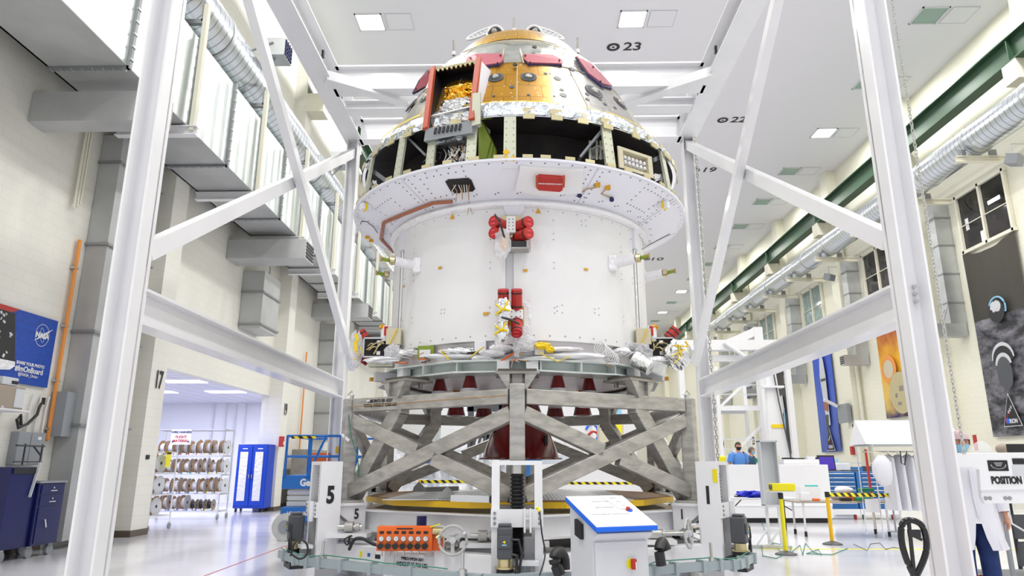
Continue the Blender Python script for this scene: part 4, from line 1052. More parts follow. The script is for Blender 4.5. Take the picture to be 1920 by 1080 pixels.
# side probe arms wrapped in white
for k, (px, py, dx, r) in enumerate(((783, 499, -1, 1.99), (768, 524, -1, 1.75), (1148, 495, 1, 1.99), (1203, 521, 1, 1.8))):
    root = surf(px, py, lambda z: 1.975) if k in (0, 2) else V((pol(1.97, -84 if dx < 0 else 84, 0).x, pol(1.97, -84 if dx < 0 else 84, 0).y, surf(960, 530, lambda z: 1.97).z + 0.1))
    if k in (1, 3):
        ht = hy(px, py, 10.2); root = V((ht.x, 10.2, ht.z))
    tip = root + V((0.30 * dx, -0.16, 0.03))
    o = MB().cyl(root + V((0.0, 0.02, 0)), tip, 0.075, 0.065, n=14).build('insulated_arm', 'foil_white', sc, smooth=True)
    MB().box(root, (0.12, 0.14, 0.22)).build('arm_base', 'foil_white', o, bevel=0.02)
    MB().cyl(tip, tip + V((0.06 * dx, -0.02, 0)), 0.06, n=12).build('flange', 'brass', o)
    MB().cyl(tip + V((0.06 * dx, -0.02, 0)), tip + V((0.16 * dx, -0.05, 0.02)), 0.028, n=8).build('connector', 'wire_green' if False else 'primer_green', o)
    MB().cyl(tip + V((0.16 * dx, -0.05, 0.02)), tip + V((0.18 * dx, -0.055, 0.02)), 0.04, n=10).build('connector_cap', 'card', o)
# underside insulation and engines
MB().lathe([(0, 2.60), (1.0, 2.59), (1.85, 2.64), (1.9, 2.98)], 64, c0).build('base_insulation', 'insul', sc, smooth=True)
b = MB(); rr = random.Random(21)
for i in range(170):
    a = rr.uniform(-95, 95); r = math.sqrt(rr.uniform(0.25, 3.2)); p = pol(r, a, 2.588 + max(0, (r - 1) * 0.055)); b.disc(p, (0, 0, -1), 0.018, 3)
    
b.build('stitch_mark', 'mid_grey', sc)
for k, (px, Yd) in enumerate(((825, 9.3), (881, 8.95), (1046, 8.95), (1104, 9.3), (856, 11.0), (908, 11.4), (1040, 11.4), (1091, 11.0))):
    p = hy(px, 720, Yd); x = p.x; zt = 2.60; Ln = 0.40
    o = MB().lathe([(0.055, 0), (0.06, -0.03), (0.095, -0.16), (0.135, -0.34), (0.15, -Ln), (0.12, -Ln)], 24, (x, Yd, zt)).build('small_nozzle', 'maroon', sc, smooth=True)
    MB().lathe([(0.104, -0.19), (0.121, -0.26)], 24, (x, Yd - 0.003, zt)).build('white_band', 'paper', o, smooth=True)
    MB().lathe([(0.09, 0.01), (0.11, -0.01), (0.05, -0.02)], 16, (x, Yd, zt)).build('kapton_collar', 'kapton', o)
    if k in (2, 3): MB().box((x - 0.03, Yd - 0.115, zt - 0.27), (0.09, 0.01, 0.12)).build('note', 'paper', o)
nz = MB().lathe([(0.16, 2.62), (0.2, 2.5), (0.27, 2.35), (0.40, 2.02), (0.52, 1.72), (0.575, 1.56), (0.62, 1.55), (0.62, 1.53), (0.55, 1.53), (0.48, 1.8), (0.1, 2.5)], 48, (CX + 0.02, CY, 0)).build('main_nozzle', 'maroon', sc, smooth=True)
MB().box((CX - 0.43, CY - 0.39, 1.93), (0.1, 0.01, 0.1), rz=-0.6).build('note', 'paper', nz); MB().box((CX + 0.39, CY - 0.36, 1.80), (0.05, 0.03, 0.14), rz=0.6).build('handle', 'black', nz)
# equipment belt between barrel and ring: blankets, boxes, pods on the flanks
MB().lathe([(1.55, 2.72), (1.6, 2.98)], 48, c0).build('lower_bay', 'interior', sc)
def at_r(px, py, r): return surf(px, py, lambda z: r)
blobs = (('white_blanket', 'foil_white', 740, 668, 0.26, 0.09, 0.07), ('white_blanket', 'foil_white', 772, 663, 0.2, 0.08, 0.06), ('silver_blanket', 'foil', 860, 658, 0.26, 0.08, 0.05), ('tan_blanket', 'paper', 855, 668, 0.42, 0.08, 0.035),
         ('white_blanket', 'paper', 925, 662, 0.18, 0.08, 0.05), ('tan_blanket', 'paper', 1065, 668, 0.50, 0.08, 0.045), ('silver_blanket', 'foil_white', 1055, 655, 0.26, 0.08, 0.03), ('white_blanket', 'foil_white', 1165, 660, 0.15, 0.08, 0.06),
         ('white_blanket', 'bag', 1185, 650, 0.14, 0.08, 0.06), ('white_blanket', 'foil_white', 905, 672, 0.14, 0.06, 0.04), ('white_blanket', 'foil_white', 1010, 672, 0.2, 0.06, 0.03), ('silver_blanket', 'foil_white', 940, 652, 0.16, 0.06, 0.05), ('silver_blanket', 'foil_white', 982, 652, 0.16, 0.06, 0.05))
for i, (nm, mt, px, py, sx, sy, sz) in enumerate(blobs):
    p = at_r(px, py, 1.98); MB().blob(p, (sx, sy, sz), 0.12, 18, 8, 30 + i).build(nm, mt, sc)
for nm, mt, px, py, d in (('equipment_box', 'adapter_white', 902, 650, (0.15, 0.12, 0.14)), ('equipment_box', 'adapter_white', 1010, 655, (0.12, 0.12, 0.16)), ('equipment_box', 'tan', 800, 662, (0.2, 0.14, 0.15))):
    p = at_r(px, py, 1.95); o = MB().box(p, d, rz=-0.15 if px < 960 else 0.15).build(nm, mt, sc, bevel=0.01)
    if mt == 'tan':
        MB().box(p + V((0, -0.078, 0)), (0.22, 0.015, 0.17), rz=-0.15).build('green_bezel', 'primer_green', o); MB().box(p + V((-0.01, -0.088, -0.02)), (0.15, 0.012, 0.10), rz=-0.15).build('front_panel', 'paper', o)
for pts in ([(825, 655), (842, 675)], [(882, 669), (908, 650)], [(1008, 660), (1045, 678)], [(1045, 678), (1070, 668)]):
    A = at_r(*pts[0], 2.1); B = at_r(*pts[1], 2.1); MB().beam(A, B, 0.03, 0.008).build('tape', 'tape_yellow', sc)
for k in range(6):
    p = at_r(1040 + 1 * k, 672, 2.1); 
MB().blob(at_r(1015, 648, 2.05), (0.1, 0.05, 0.04), 0.35, seed=70).blob(at_r(1032, 655, 2.05), (0.06, 0.05, 0.04), 0.35, seed=71).build('kapton_wad', 'tape_yellow', sc)
for k in range(9):      # coils of white wire
    c = at_r(1125 + 3 * k, 652 + 2.6 * k, 2.08); pts = [c + V((0.075 * math.cos(a), 0.02 * math.sin(a * 2), 0.085 * math.sin(a))) for a in [2 * PI * i / 12 for i in range(13)]]
    MB().tube(pts, 0.007, 4).build('wire_coil', 'wire_white', sc)
rr = random.Random(50)
for k in range(26):
    px = rr.choice((rr.uniform(745, 800), rr.uniform(1140, 1215), rr.uniform(925, 1000))); py = rr.uniform(655, 682)
    pts = [at_r(px, py, 2.08), at_r(px + rr.uniform(-14, 14), py + rr.uniform(-8, 8), 2.12), at_r(px + rr.uniform(-24, 24), py + rr.uniform(-6, 10), 2.08)]
    MB().tube(pts, rr.choice((0.006, 0.01)), 4).build('cable', rr.choice(('wire_white', 'card', 'dark_grey', 'orange', 'alu')), sc)
# flank pods
def flank(s_):
    X = lambda px, py, Y=9.55: hy(px, py, Y)
    def m_(px): return px if s_ < 0 else 1945 - px + (0)
    c = X(m_(712), 655); c2 = X(m_(735), 655)
    pod = MB().box(c, (0.36, 0.3, 0.26)).build('flank_pod', 'interior', sc)
    fr = MB()
    for dz in (-0.13, 0.13): fr.box(c + V((0, -0.16, dz)), (0.38, 0.03, 0.02))
    for dx in (-0.19, 0.19): fr.box(c + V((dx, -0.16, 0)), (0.02, 0.03, 0.26))
    fr.build('pod_rim', 'lt_grey', pod)
    for k in range(7):
        a = c + V((rr.uniform(-0.15, 0.15), -0.17, rr.uniform(-0.1, 0.1))); b_ = c + V((rr.uniform(-0.15, 0.15), -0.19, rr.uniform(-0.1, 0.1))); MB().tube([a, (a + b_) / 2 + V((0, -0.03, 0.02)), b_], 0.010, 5).build('feed_line', 'brass', pod)
    MB().box(c + V((0.02, -0.17, 0.07)), (0.05, 0.02, 0.05)).box(c + V((0.02, -0.17, -0.08)), (0.05, 0.02, 0.05)).build('bracket', 'paper', pod)
    if s_ < 0:
        cap(X(676, 622), X(689, 640), 0.07, pod); cap(X(677, 680), X(690, 662), 0.08, pod)
        MB().blob(X(668, 655, 9.4), (0.10, 0.1, 0.24), 0.2, 14, 10, 80).build('plastic_bag', 'bag', pod)
        for a_, b_ in (((666, 640), (668, 658)), ((663, 655), (672, 664)), ((668, 626), (670, 640)), ((676, 650), (680, 662)), ((664, 672), (669, 674))): MB().beam(X(*a_, 9.28), X(*b_, 9.28), 0.045, 0.01).build('tape', 'tape_yellow', pod)
    else:
        cap(X(1268, 618), X(1253, 634), 0.08, pod)
        MB().blob(X(1272, 665, 9.3), (0.17, 0.12, 0.20), 0.15, 14, 10, 81).build('foil_bag', 'foil', pod)
        for a_, b_ in (((1262, 648), (1290, 650)), ((1258, 668), (1285, 655)), ((1262, 682), (1275, 672)), ((1270, 645), (1278, 670)), ((1285, 640), (1290, 648))): MB().beam(X(*a_, 9.1), X(*b_, 9.1), 0.06, 0.012).build('tape', 'tape_yellow', pod)
    d = X(m_(740), 633, 9.45); MB().box(d, (0.2, 0.2, 0.22)).build('tan_box', 'tan', pod); MB().beam(d + V((-0.04, -0.11, -0.1)), d + V((0.05, -0.11, 0.1)), 0.025, 0.01).build('tape', 'tape_yellow', pod)
    MB().cyl(d + V((s_ * 0.13, 0, -0.06)), d + V((s_ * 0.13, 0, 0.16)), 0.07, n=14).build('red_lined_cap', 'foil_white', pod, smooth=True); MB().box(d + V((s_ * 0.11, -0.08, 0.08)), (0.05, 0.02, 0.13)).build('liner', 'red', pod); MB().blob(d + V((s_ * 0.16, -0.03, 0.14)), (0.05, 0.04, 0.04), 0.3, seed=90).build('kapton_wad', 'kapton', pod)
    MB().blob(X(m_(738), 662, 9.35), (0.12, 0.06, 0.12), 0.25, seed=91 + s_).build('wrapped_pack', 'bag', pod)
    MB().blob(X(m_(718), 676, 9.35), (0.24, 0.08, 0.05), 0.2, seed=93 + s_).build('white_blanket', 'foil_white', pod)
    MB().box(X(m_(715), 684, 9.4), (0.34, 0.14, 0.06)).build('hinge_block', 'rib_green', pod)
    if s_ > 0:
        MB().cyl(X(1190, 672, 9.1), X(1220, 690, 9.0), 0.11, n=14).build('foil_cylinder', 'foil', pod, smooth=True); MB().box(X(1236, 692, 9.1), (0.16, 0.1, 0.16), ry=0.4).build('clear_cup', 'acrylic', pod)
flank(-1); flank(1)
# ================================================================== SUPPORT RING AND STAND
sr = thing('support_ring', 'grey green flanged support ring bolted under the service module', 'support ring', (CX, CY, 2.57))
def rp(r, n_, z, a_off=0, sc_=0.0):
    return [pol(r * (1 + (sc_ if i % 2 else 0)), a_off + 360 * i / n_, z) for i in range(n_)]
for z, nm in ((2.57, 'lower_flange'), (2.71, 'upper_flange')):
    b = MB(); n_ = 24; A = rp(2.14, n_, z, 7.5, -0.035); B = rp(1.72, n_, z, 7.5)
    vs = A + B + [p + V((0, 0, 0.022)) for p in A] + [p + V((0, 0, 0.022)) for p in B]
    fs = []
    for i in range(n_):
        j = (i + 1) % n_; fs += [(i, j, n_ + j, n_ + i), (2 * n_ + i, 3 * n_ + i, 3 * n_ + j, 2 * n_ + j), (i, 2 * n_ + i, 2 * n_ + j, j), (n_ + i, n_ + j, 3 * n_ + j, 3 * n_ + i)]
    b.add(vs, fs).build(nm, 'ring_green', sr)
MB().lathe([(1.93, 2.59), (1.93, 2.71)], 24, c0).build('web', 'ring_green', sr)
for a in range(-172, 180, 15): MB().beam(pol(1.93, a, 2.65), pol(2.07, a, 2.65), 0.02, 0.12).build('stiffener', 'ring_green', sr)
for a in (-5, 5, -50, 50, -130, 130): MB().box(pol(2.03, a, 2.65), (0.15, 0.12, 0.12), rz=math.radians(a)).build('lug', 'white', sr)
for a in (-62, 62): MB().box(pol(2.12, a, 2.64), (0.10, 0.3, 0.13), rz=math.radians(a)).build('end_bracket', 'white', sr)
for a in (-66, 66): MB().box(pol(2.27, a, 2.62), (0.08, 0.06, 0.05), rz=math.radians(a)).build('tag', 'kapton', sr)

st = thing('support_stand', 'bare aluminium hexagonal truss stand with crossed square tubes', 'stand', (CX, CY, 1.0))
R6 = 2.6; VA = [0, 60, 120, 180, 240, 300]; T = 0.175
def vx(a, z, r=R6): return pol(r, a, z)
for k, a in enumerate(VA):
    o = MB().beam(vx(a, 1.0), vx(a, 2.36 if a == 0 else 2.31), T, T, up=(math.sin(math.radians(a)), -math.cos(math.radians(a)), 0)).build('corner_post', 'alu', st, bevel=0.012)
for k in range(6):
    a, c = VA[k], VA[(k + 1) % 6]
    e = 0.03
    A, B = vx(a, 2.22), vx(c, 2.22); d = (B - A).normalized() * 0.09
    MB().beam(A + d, B - d, 0.13, T).build('top_rail', 'alu', st, bevel=0.01)
    A, B = vx(a, 1.12), vx(c, 2.03); m1 = (vx(c, 0) - vx(a, 0)).normalized() * 0.07
    MB().beam(A + m1, B - m1, 0.11, T).build('cross_tube', 'alu', st, bevel=0.01)
    A, B = vx(a, 2.03), vx(c, 1.12); M_ = (A + B) / 2; dd = (B - A).normalized() * 0.13
    o = MB().beam(A + m1, M_ - dd, 0.11, T).beam(M_ + dd, B - m1, 0.11, T).build('cross_tube', 'alu', st, bevel=0.01)
for a, va in ((0, 0), (42, 60), (138, 120), (180, 180), (-138, 240), (-42, 300)):
    pr_ = 2.27 if a not in (0, 180) else 2.45
    out = V((math.sin(math.radians(a)), -math.cos(math.radians(a)), 0))
    pd = MB().box(pol(pr_ - 0.1, a, 2.50), (0.52, 0.46, 0.03), rz=math.radians(a)).build('pad', 'alu_dark', st)
    MB().box(pol(pr_ - 0.1, a, 2.535), (0.46, 0.36, 0.03), rz=math.radians(a)).build('pad_shim', 'gasket', pd)
    for s_ in (-1, 1):
        b = MB()
        for t_ in (0.0,): c = pol(pr_, a, 2.49) + V((out.y, -out.x, 0)) * (s_ * (0.09)) ; b.prism([c + out * t_, c + out * t_ + V((out.y, -out.x, 0)) * (s_ * 0.14), c + out * t_ - V((0, 0, 0.22))], out * 0.12)
        b.build('gusset', 'alu', pd)
    for s_ in (-1, 1): MB().cyl(pol(pr_ - 0.2, a + 4 * s_, 2.42), pol(pr_ - 0.2, a + 4 * s_, 2.49), 0.03, n=8).build('bolt', 'alu_dark', pd)
    if a == 0:
        MB().beam(pol(pr_, a, 2.3), pol(pr_, a, 2.49), 0.12, 0.10, up=out).build('leg', 'alu', st)
    else:
        MB().beam(pol(pr_, a, 2.08), pol(pr_, a, 2.49), 0.21, 0.15, up=out).beam(pol(pr_ + 0.0, a, 2.13), vx(va, 1.05, 2.5), 0.21, 0.15, up=out).build('leg', 'alu', st, bevel=0.01)
    MB().box(vx(va, 1.0), (0.42, 0.36, 0.03), rz=math.radians(va)).build('foot_plate', 'alu', st)
# tie from leg to corner
for a, va in ((42, 60), (-42, 300), (138, 120), (-138, 240)):
    MB().beam(pol(2.27, a, 2.25), vx(va, 2.25, 2.55), 0.08, 0.08).build('tie', 'alu_dark', st)
e1 = (vx(0, 0) - vx(300, 0)).normalized()
out = V((e1.y, -e1.x, 0))
q = vx(300, 2.255).lerp(vx(0, 2.255), 0.22) + out * 0.07
text('948570473-501 ASSY', q, e1, (0, 0, 1), 0.06, 'black', st, sx=0.8, off=0.0004); text('TOTAL WEIGHT 9,060 LBS', q - V((0, 0, 0.055)), e1, (0, 0, 1), 0.06, 'black', st, sx=0.8, off=0.0004)
q2 = q - e1 * 0.2 + V((0, 0, 0.01)); MB().box(q2, (0.06, 0.006, 0.02), rz=math.atan2(e1.y, e1.x)).build('sticker', 'paper', st)
P = [vx(300, 2.20) + out * 0.09, vx(300, 2.24).lerp(vx(0, 2.24), 0.3) + out * 0.075 - V((0, 0, 0.035)), vx(300, 2.22).lerp(vx(0, 2.22), 0.6) + out * 0.075, vx(0, 2.23) - e1 * 0.1 + out * 0.08]
MB().tube(P, 0.005, 4).build('ground_wire', 'card', st)
q = vx(300, 1.9) + V((-0.02, -0.11, -0.1)); MB().box(q, (0.13, 0.004, 0.035), ry=0.7).build('tape', 'paper', st)
for a in (300, 60): MB().cyl(vx(a, 2.31) + V((0, 0, 0)), vx(a, 2.36), 0.03, n=8).tube([vx(a, 2.36) + V((-0.05, 0, 0)), vx(a, 2.42), vx(a, 2.36) + V((0.05, 0, 0))], 0.012).build('lifting_ring', 'steel', st)
MB().tube([vx(300, 2.1) + V((0, -0.1, 0)), vx(300, 1.8) + V((0.06, -0.12, 0)), vx(300, 1.55) + V((0.16, -0.12, 0)), vx(300, 1.3) + V((0.18, -0.1, 0))], 0.006, 4).build('green_wire', 'wire_green', st)

# ================================================================== PLATFORM
pl = thing('work_platform', 'octagonal deck with yellow edges and grey grating inside the stand', 'platform', (CX, CY, 0.9))
n_ = 12
def polyd(r, z): return [pol(r, 15 + 30 * i, z) for i in range(n_)]
MB().prism(polyd(2.22, 0.955), (0, 0, 0.072)).build('yellow_edge', 'plat_yellow', pl)
MB().prism(polyd(2.19, 1.027), (0, 0, 0.010)).build('plywood_deck', 'ply', pl)
m = mat('grating', (0.45, 0.46, 0.48), 0.4, 0.5)
tc = N(m, 'ShaderNodeTexCoord'); bk = N(m, 'ShaderNodeTexBrick'); bk.offset = 0; bk.inputs['Scale'].default_value = 1; bk.inputs['Brick Width'].default_value = 0.05; bk.inputs['Row Height'].default_value = 0.09; bk.inputs['Mortar Size'].default_value = 0.014
bk.inputs['Color1'].default_value = (0.22, 0.23, 0.24, 1); bk.inputs['Color2'].default_value = (0.22, 0.23, 0.24, 1); bk.inputs['Mortar'].default_value = (0.78, 0.79, 0.8, 1)
L(m, tc.outputs['Object'], bk.inputs[0]); L(m, bk.outputs[0], m.node_tree.nodes['Principled BSDF'].inputs['Base Color'])
MB().b2((CX - 1.65, CY - 1.9, 1.037), (CX + 1.4, CY + 1.7, 1.042)).build('grating', 'grating', pl)
t = thing('work_fixture', 'pale grey clamp bar fixture lying on the yellow edged deck', 'fixture', (CX - 0.4, CY - 1.5, 1.0))
for px, py in ((785, 921), (838, 935)):
    c = hz(px, py, 1.044); MB().prism([c + V((-0.10, 0, 0)), c + V((0.10, 0, 0)), c + V((0.08, 0, 0.07)), c + V((0.0, 0, 0.15)), c + V((-0.08, 0, 0.07))], (0, 0.03, 0)).build('clamp_plate', 'concrete', t)
A = hz(795, 918, 1.09); B = hz(858, 916, 1.09); MB().beam(A, B, 0.06, 0.07).build('bar', 'concrete', t)
A = hz(848, 934, 1.085); B = hz(920, 936, 1.085); MB().beam(A, B, 0.07, 0.07).build('bar', 'lt_grey', t)
MB().box(B + V((0.04, 0, 0)), (0.08, 0.09, 0.085)).build('end_block', 'black', t)

# ================================================================== LIFTING BASE
ba = thing('lifting_base', 'white steel hexagonal base frame with grey bumper tube below the stand', 'base frame', (CX, CY, 0))
for k in range(6):
    a, c = VA[k], VA[(k + 1) % 6]
    A, B = vx(a, 0.36, 2.82), vx(c, 0.36, 2.82)
    d = (B - A).normalized() * 0.2
    MB().beam(A + d, B - d, 0.16, 0.30).build('lower_beam', 'steel_white', ba, bevel=0.01)
    A, B = vx(a, 0.76, 2.36), vx(c, 0.76, 2.36)
    MB().ibeam(A, B, 0.2, 0.27, 0.025).build('upper_beam', 'steel_white', ba)
    # bracket carrying the stand foot, its number painted on the gusset
    o_ = V((math.sin(math.radians(a)), -math.cos(math.radians(a)), 0)); sd = V((o_.y, -o_.x, 0))
    b = MB(); b.box(vx(a, 0.965, 2.6), (0.44, 0.42, 0.035), rz=math.radians(a))
    for s_ in (-1, 1):
        c_ = vx(a, 0.95, 2.38) + sd * (0.16 * s_); b.prism([c_, c_ + o_ * 0.42, c_ + o_ * 0.36 - V((0, 0, 0.08)), c_ + V((0, 0, -0.36))], sd * (0.02 * s_))
    b.build('corner_bracket', 'steel_white', ba)
for a in (-30, 30, -75, 75, 150, -150):
    p = pol(2.25, a, 0)
    j = MB().cyl(pol(2.3, a, 0.5), pol(2.3, a, 0.86), 0.06, n=16).build('screw_jack', 'navy', ba, smooth=True)
    MB().box(pol(2.3, a, 0.56), (0.28, 0.24, 0.13), rz=math.radians(a)).build('gearbox', 'dark_grey', j, bevel=0.02)
    MB().box(pol(2.45, a, 0.47), (0.7, 0.5, 0.04), rz=math.radians(a)).build('shelf', 'steel_white', j)
    pp, qq = pol(2.42, a, 0.58), pol(2.42, a + (14 if a < 0 else -14), 0.58)
    MB().cyl(pp, qq, 0.035, n=12).cyl(pp.lerp(qq, 0.4), pp.lerp(qq, 0.6), 0.075, n=14).cyl(pp.lerp(qq, 0.75), pp.lerp(qq, 0.9), 0.06, n=14).build('drive_shaft', 'steel', j, smooth=True)
for a in (-52, -20, 22, 45):
    for k in range(2):
        A, B = pol(2.5, a - 9, 0.30 + 0.16 * k), pol(2.2, a + 12, 0.33 + 0.16 * k); MB().cyl(A, B, 0.05, n=12).build('drive_tube', 'steel_white', ba, smooth=True)
MB().lathe([(0, 0.06), (2.5, 0.06), (2.5, 0.22), (2.3, 0.24)], 36, c0).build('floor_pan', 'lt_grey', ba)
# grey bumper tube
BP = [(527, 1038), (566, 1052), (612, 1056), (722, 1068), (905, 1086)]
P = [hz(x, y, 0.36) for x, y in BP]
BQ = [(1180, 1078), (1232, 1068), (1335, 1060), (1384, 1059), (1413, 1043)]
Q = [hz(x, y, 0.36) for x, y in BQ]
tb = MB()
for A, B in zip(P[:-1], P[1:]): tb.beam(A, B, 0.08, 0.09)
tb.beam(P[-1], Q[0], 0.08, 0.09)
for A, B in zip(Q[:-1], Q[1:]): tb.beam(A, B, 0.08, 0.09)
bt = tb.build('bumper_tube', 'tube_grey', ba)
for A, B in list(zip(P[:-1], P[1:])) + list(zip(Q[:-1], Q[1:])):
    for f in (0.3, 0.8):
        c = A.lerp(B, f); MB().box(c, (0.04, 0.13, 0.13), rz=math.atan2((B - A).y, (B - A).x)).build('clamp', 'tube_grey', bt)
for px, py in ((604, 1055), (1335, 1060), (867, 1085)):
    c = hz(px, py, 0.36); MB().cyl(c, c + V((0, 0, 0.09)), 0.035, n=12).cyl(c + V((0, 0, 0.09)), c + V((0, 0, 0.24)), 0.017, n=10).build('levelling_screw', 'steel', bt)
rr = random.Random(4); GW = [p + V((0, -0.02, 0.06 + rr.uniform(0, 0.03))) for A, B in zip(P[:-1], P[1:]) for p in (A, A.lerp(B, 0.33), A.lerp(B, 0.66))]
MB().tube(GW, 0.006, 4).build('ground_wire', 'wire_green', bt)
GW = [p + V((0, -0.02, 0.06 + rr.uniform(0, 0.03))) for A, B in zip(Q[:-1], Q[1:]) for p in (A, A.lerp(B, 0.33), A.lerp(B, 0.66))]
MB().tube(GW, 0.006, 4).build('ground_wire', 'wire_green', bt)
# writing on the front left beam
A, B = vx(300, 0.36, 2.82), vx(0, 0.36, 2.82); e1 = (B - A).normalized(); out = V((e1.y, -e1.x, 0))
q = A.lerp(B, 0.52) + out * 0.083
text('948570450-501', q + V((0, 0, 0.05)), e1, (0, 0, 1), 0.07, 'black', ba, sx=0.75, off=0.0006); text('WEIGHT 25,760 LBS.', q + V((0, 0, -0.02)), e1, (0, 0, 1), 0.07, 'black', ba, sx=0.75, off=0.0006)
rzA = math.atan2(e1.y, e1.x)
for f, mt, w_, h_ in ((0.24, 'yellow', 0.04, 0.07), (0.285, 'cab_blue', 0.04, 0.04), (0.335, 'black', 0.08, 0.07), (0.40, 'lt_grey', 0.10, 0.11)):
    MB().box(A.lerp(B, f) + out * 0.082 + V((0, 0, 0.05)), (w_, 0.005, h_), rz=rzA).build('plate_label', mt, ba)

# ================================================================== JACK COLUMNS
def jack(name_lb, a, num, first=False):
    j = thing('jack_column', name_lb, 'jack column', (0, 0, 0), 'screw jack columns round the lifting base')
    W_, D_, H_ = 0.54, 0.27, 1.45
    b = MB()
    for s_ in (-1, 1): b.b2((s_ * W_ / 2, -D_ / 2, 0), (s_ * (W_ / 2 - 0.085), D_ / 2, H_))
    b.b2((-W_ / 2, -D_ / 2, H_), (W_ / 2, D_ / 2, H_ + 0.045)); b.b2((-W_ / 2, D_ / 2 - 0.02, 0), (W_ / 2, D_ / 2, 0.7)); b.b2((-W_ / 2, -D_ / 2 - 0.1, 0), (W_ / 2, D_ / 2, 0.28))
    b.build('frame', 'steel_white', j)
    cp_ = MB().b2((-W_ / 2 - 0.005, -D_ / 2 - 0.03, 0.82), (W_ / 2 + 0.005, -D_ / 2, 1.0)).build('cross_plate', 'steel_white', j)
    for s_ in (-1, 1):
        for z in (0.86, 0.91, 0.96): MB().cyl((s_ * 0.235, -D_ / 2 - 0.03, z), (s_ * 0.235, -D_ / 2 - 0.04, z), 0.016, n=10).cyl((s_ * 0.235, -D_ / 2 - 0.04, z), (s_ * 0.235, -D_ / 2 - 0.045, z), 0.009, n=8).build('bolt', 'mid_grey', cp_)
    MB().box((0.08, -D_ / 2 - 0.06, 0.89), (0.02, 0.05, 0.24)).box((0.14, -D_ / 2 - 0.06, 0.89), (0.02, 0.05, 0.24)).box((0.11, -D_ / 2 - 0.05, 0.91), (0.06, 0.03, 0.02)).build('guide', 'steel_white', cp_)
    for z0, z1, n_, nm in ((1.0, 1.36, 9, 'bellows'), (0.50, 0.82, 16, 'bellows')):
        pr = []
        for i in range(n_ * 2 + 1): pr.append((0.078 if i % 2 else 0.055, z0 + (z1 - z0) * i / (n_ * 2)))
        MB().lathe(pr, 24, (0.0, -0.02, 0)).build(nm, 'blackrub', j, smooth=False)
    MB().cyl((0, -0.02, 1.36), (0, -0.02, 1.45), 0.072, n=20).build('screw_housing', 'steel', j, smooth=True)
    mo = MB().b2((-0.20, -0.40, 0.53), (-0.045, -0.22, 0.84)).build('motor', 'dark_grey', j, bevel=0.02)
    MB().b2((-0.19, -0.38, 0.84), (-0.055, -0.25, 0.87)).build('motor_cap', 'dark_grey', mo, bevel=0.01)
    MB().b2((-0.195, -0.42, 0.64), (-0.06, -0.40, 0.76)).build('terminal_box', 'dark_grey', mo, bevel=0.005)
    b = MB(); b.prism([(-0.145, -0.422, 0.70), (-0.115, -0.422, 0.685), (-0.115, -0.422, 0.715)], (0, -0.003, 0)); b.build('warning_label', 'yellow', mo); MB().box((-0.125, -0.422, 0.672), (0.045, 0.003, 0.012)).build('label', 'mask_blue', mo)
    MB().cyl((-0.12, -0.31, 0.45), (-0.12, -0.31, 0.53), 0.075, n=20).cyl((-0.12, -0.31, 0.44), (-0.12, -0.31, 0.455), 0.11, n=24).build('brass_adapter', 'brass', mo, smooth=True)
    MB().cyl((-0.12, -0.31, 0.30), (-0.12, -0.31, 0.44), 0.09, n=20).b2((-0.25, -0.40, 0.22), (0.1, -0.12, 0.36)).build('gear_housing', 'blackrub', mo)
    MB().tube([(-0.06, -0.38, 0.72), (0.02, -0.40, 0.72), (0.05, -0.40, 0.60), (0.03, -0.38, 0.45), (0.0, -0.36, 0.3)], 0.014, 6).tube([(-0.05, -0.38, 0.58), (0.0, -0.4, 0.57), (0.0, -0.40, 0.42), (-0.04, -0.40, 0.28)], 0.02, 6).build('motor_cable', 'blackrub', mo)
    MB().cyl((0.07, -0.22, 0.28), (0.07, -0.22, 0.46), 0.07, n=16).build('coupling', 'mid_grey', j, smooth=True)
    MB().b2((0.0, -0.30, 0.46), (0.22, -0.16, 0.50)).build('bearing_bracket', 'steel_white', j)
    if num:
        X_ = (W_ / 2 + 0.004) * (1 if a in (300, 240) else -1)
        text(num, (X_, 0.0, 1.08), (0, 1 if X_ > 0 else -1, 0), (0, 0, 1), 0.28, 'black', j, sx=0.72, off=0.012)
        if a == 60: MB().b2((X_ - 0.003, -D_ / 2 + 0.0, 1.24), (X_, -D_ / 2 + 0.06, 1.40)).build('notice', 'yellow', j)
    j.rotation_euler = (0, 0, math.radians(a)); j.location = pol(2.87, a, 0)
    return j
j5 = jack('white jack column with number 5 facing camera beside the blue scissor lift', 300, '5')
j6 = jack('open white jack column with black bellows directly before the stand', 0, '')
j1 = jack('white jack column with number 1 beside the grey cabinet desk', 60, '1')
for a, lb in ((120, 'white jack column behind the stand on the side of the person in blue shirt'), (180, 'white jack column directly behind the deck'), (240, 'white jack column behind the stand on the scissor lift side')):
    c = copy_tree(j6); c['label'] = lb; c.rotation_euler = (0, 0, math.radians(a)); c.location = pol(2.87, a, 0)
# yellow notice on front of column 1 and second painted numbers on corner brackets
for a, s_, sd_ in ((300, '5', 1), (60, '1', -1)):
    o_ = V((math.sin(math.radians(a)), -math.cos(math.radians(a)), 0)); sd = V((o_.y, -o_.x, 0))
    f_ = sd * (1 if sd.y < 0 else -1)
    q = vx(a, 0.84, 2.50) + f_ * 0.19
    text(s_, q, V((-f_.y, f_.x, 0)), (0, 0, 1), 0.17, 'black', ba, sx=0.8, off=0.003)
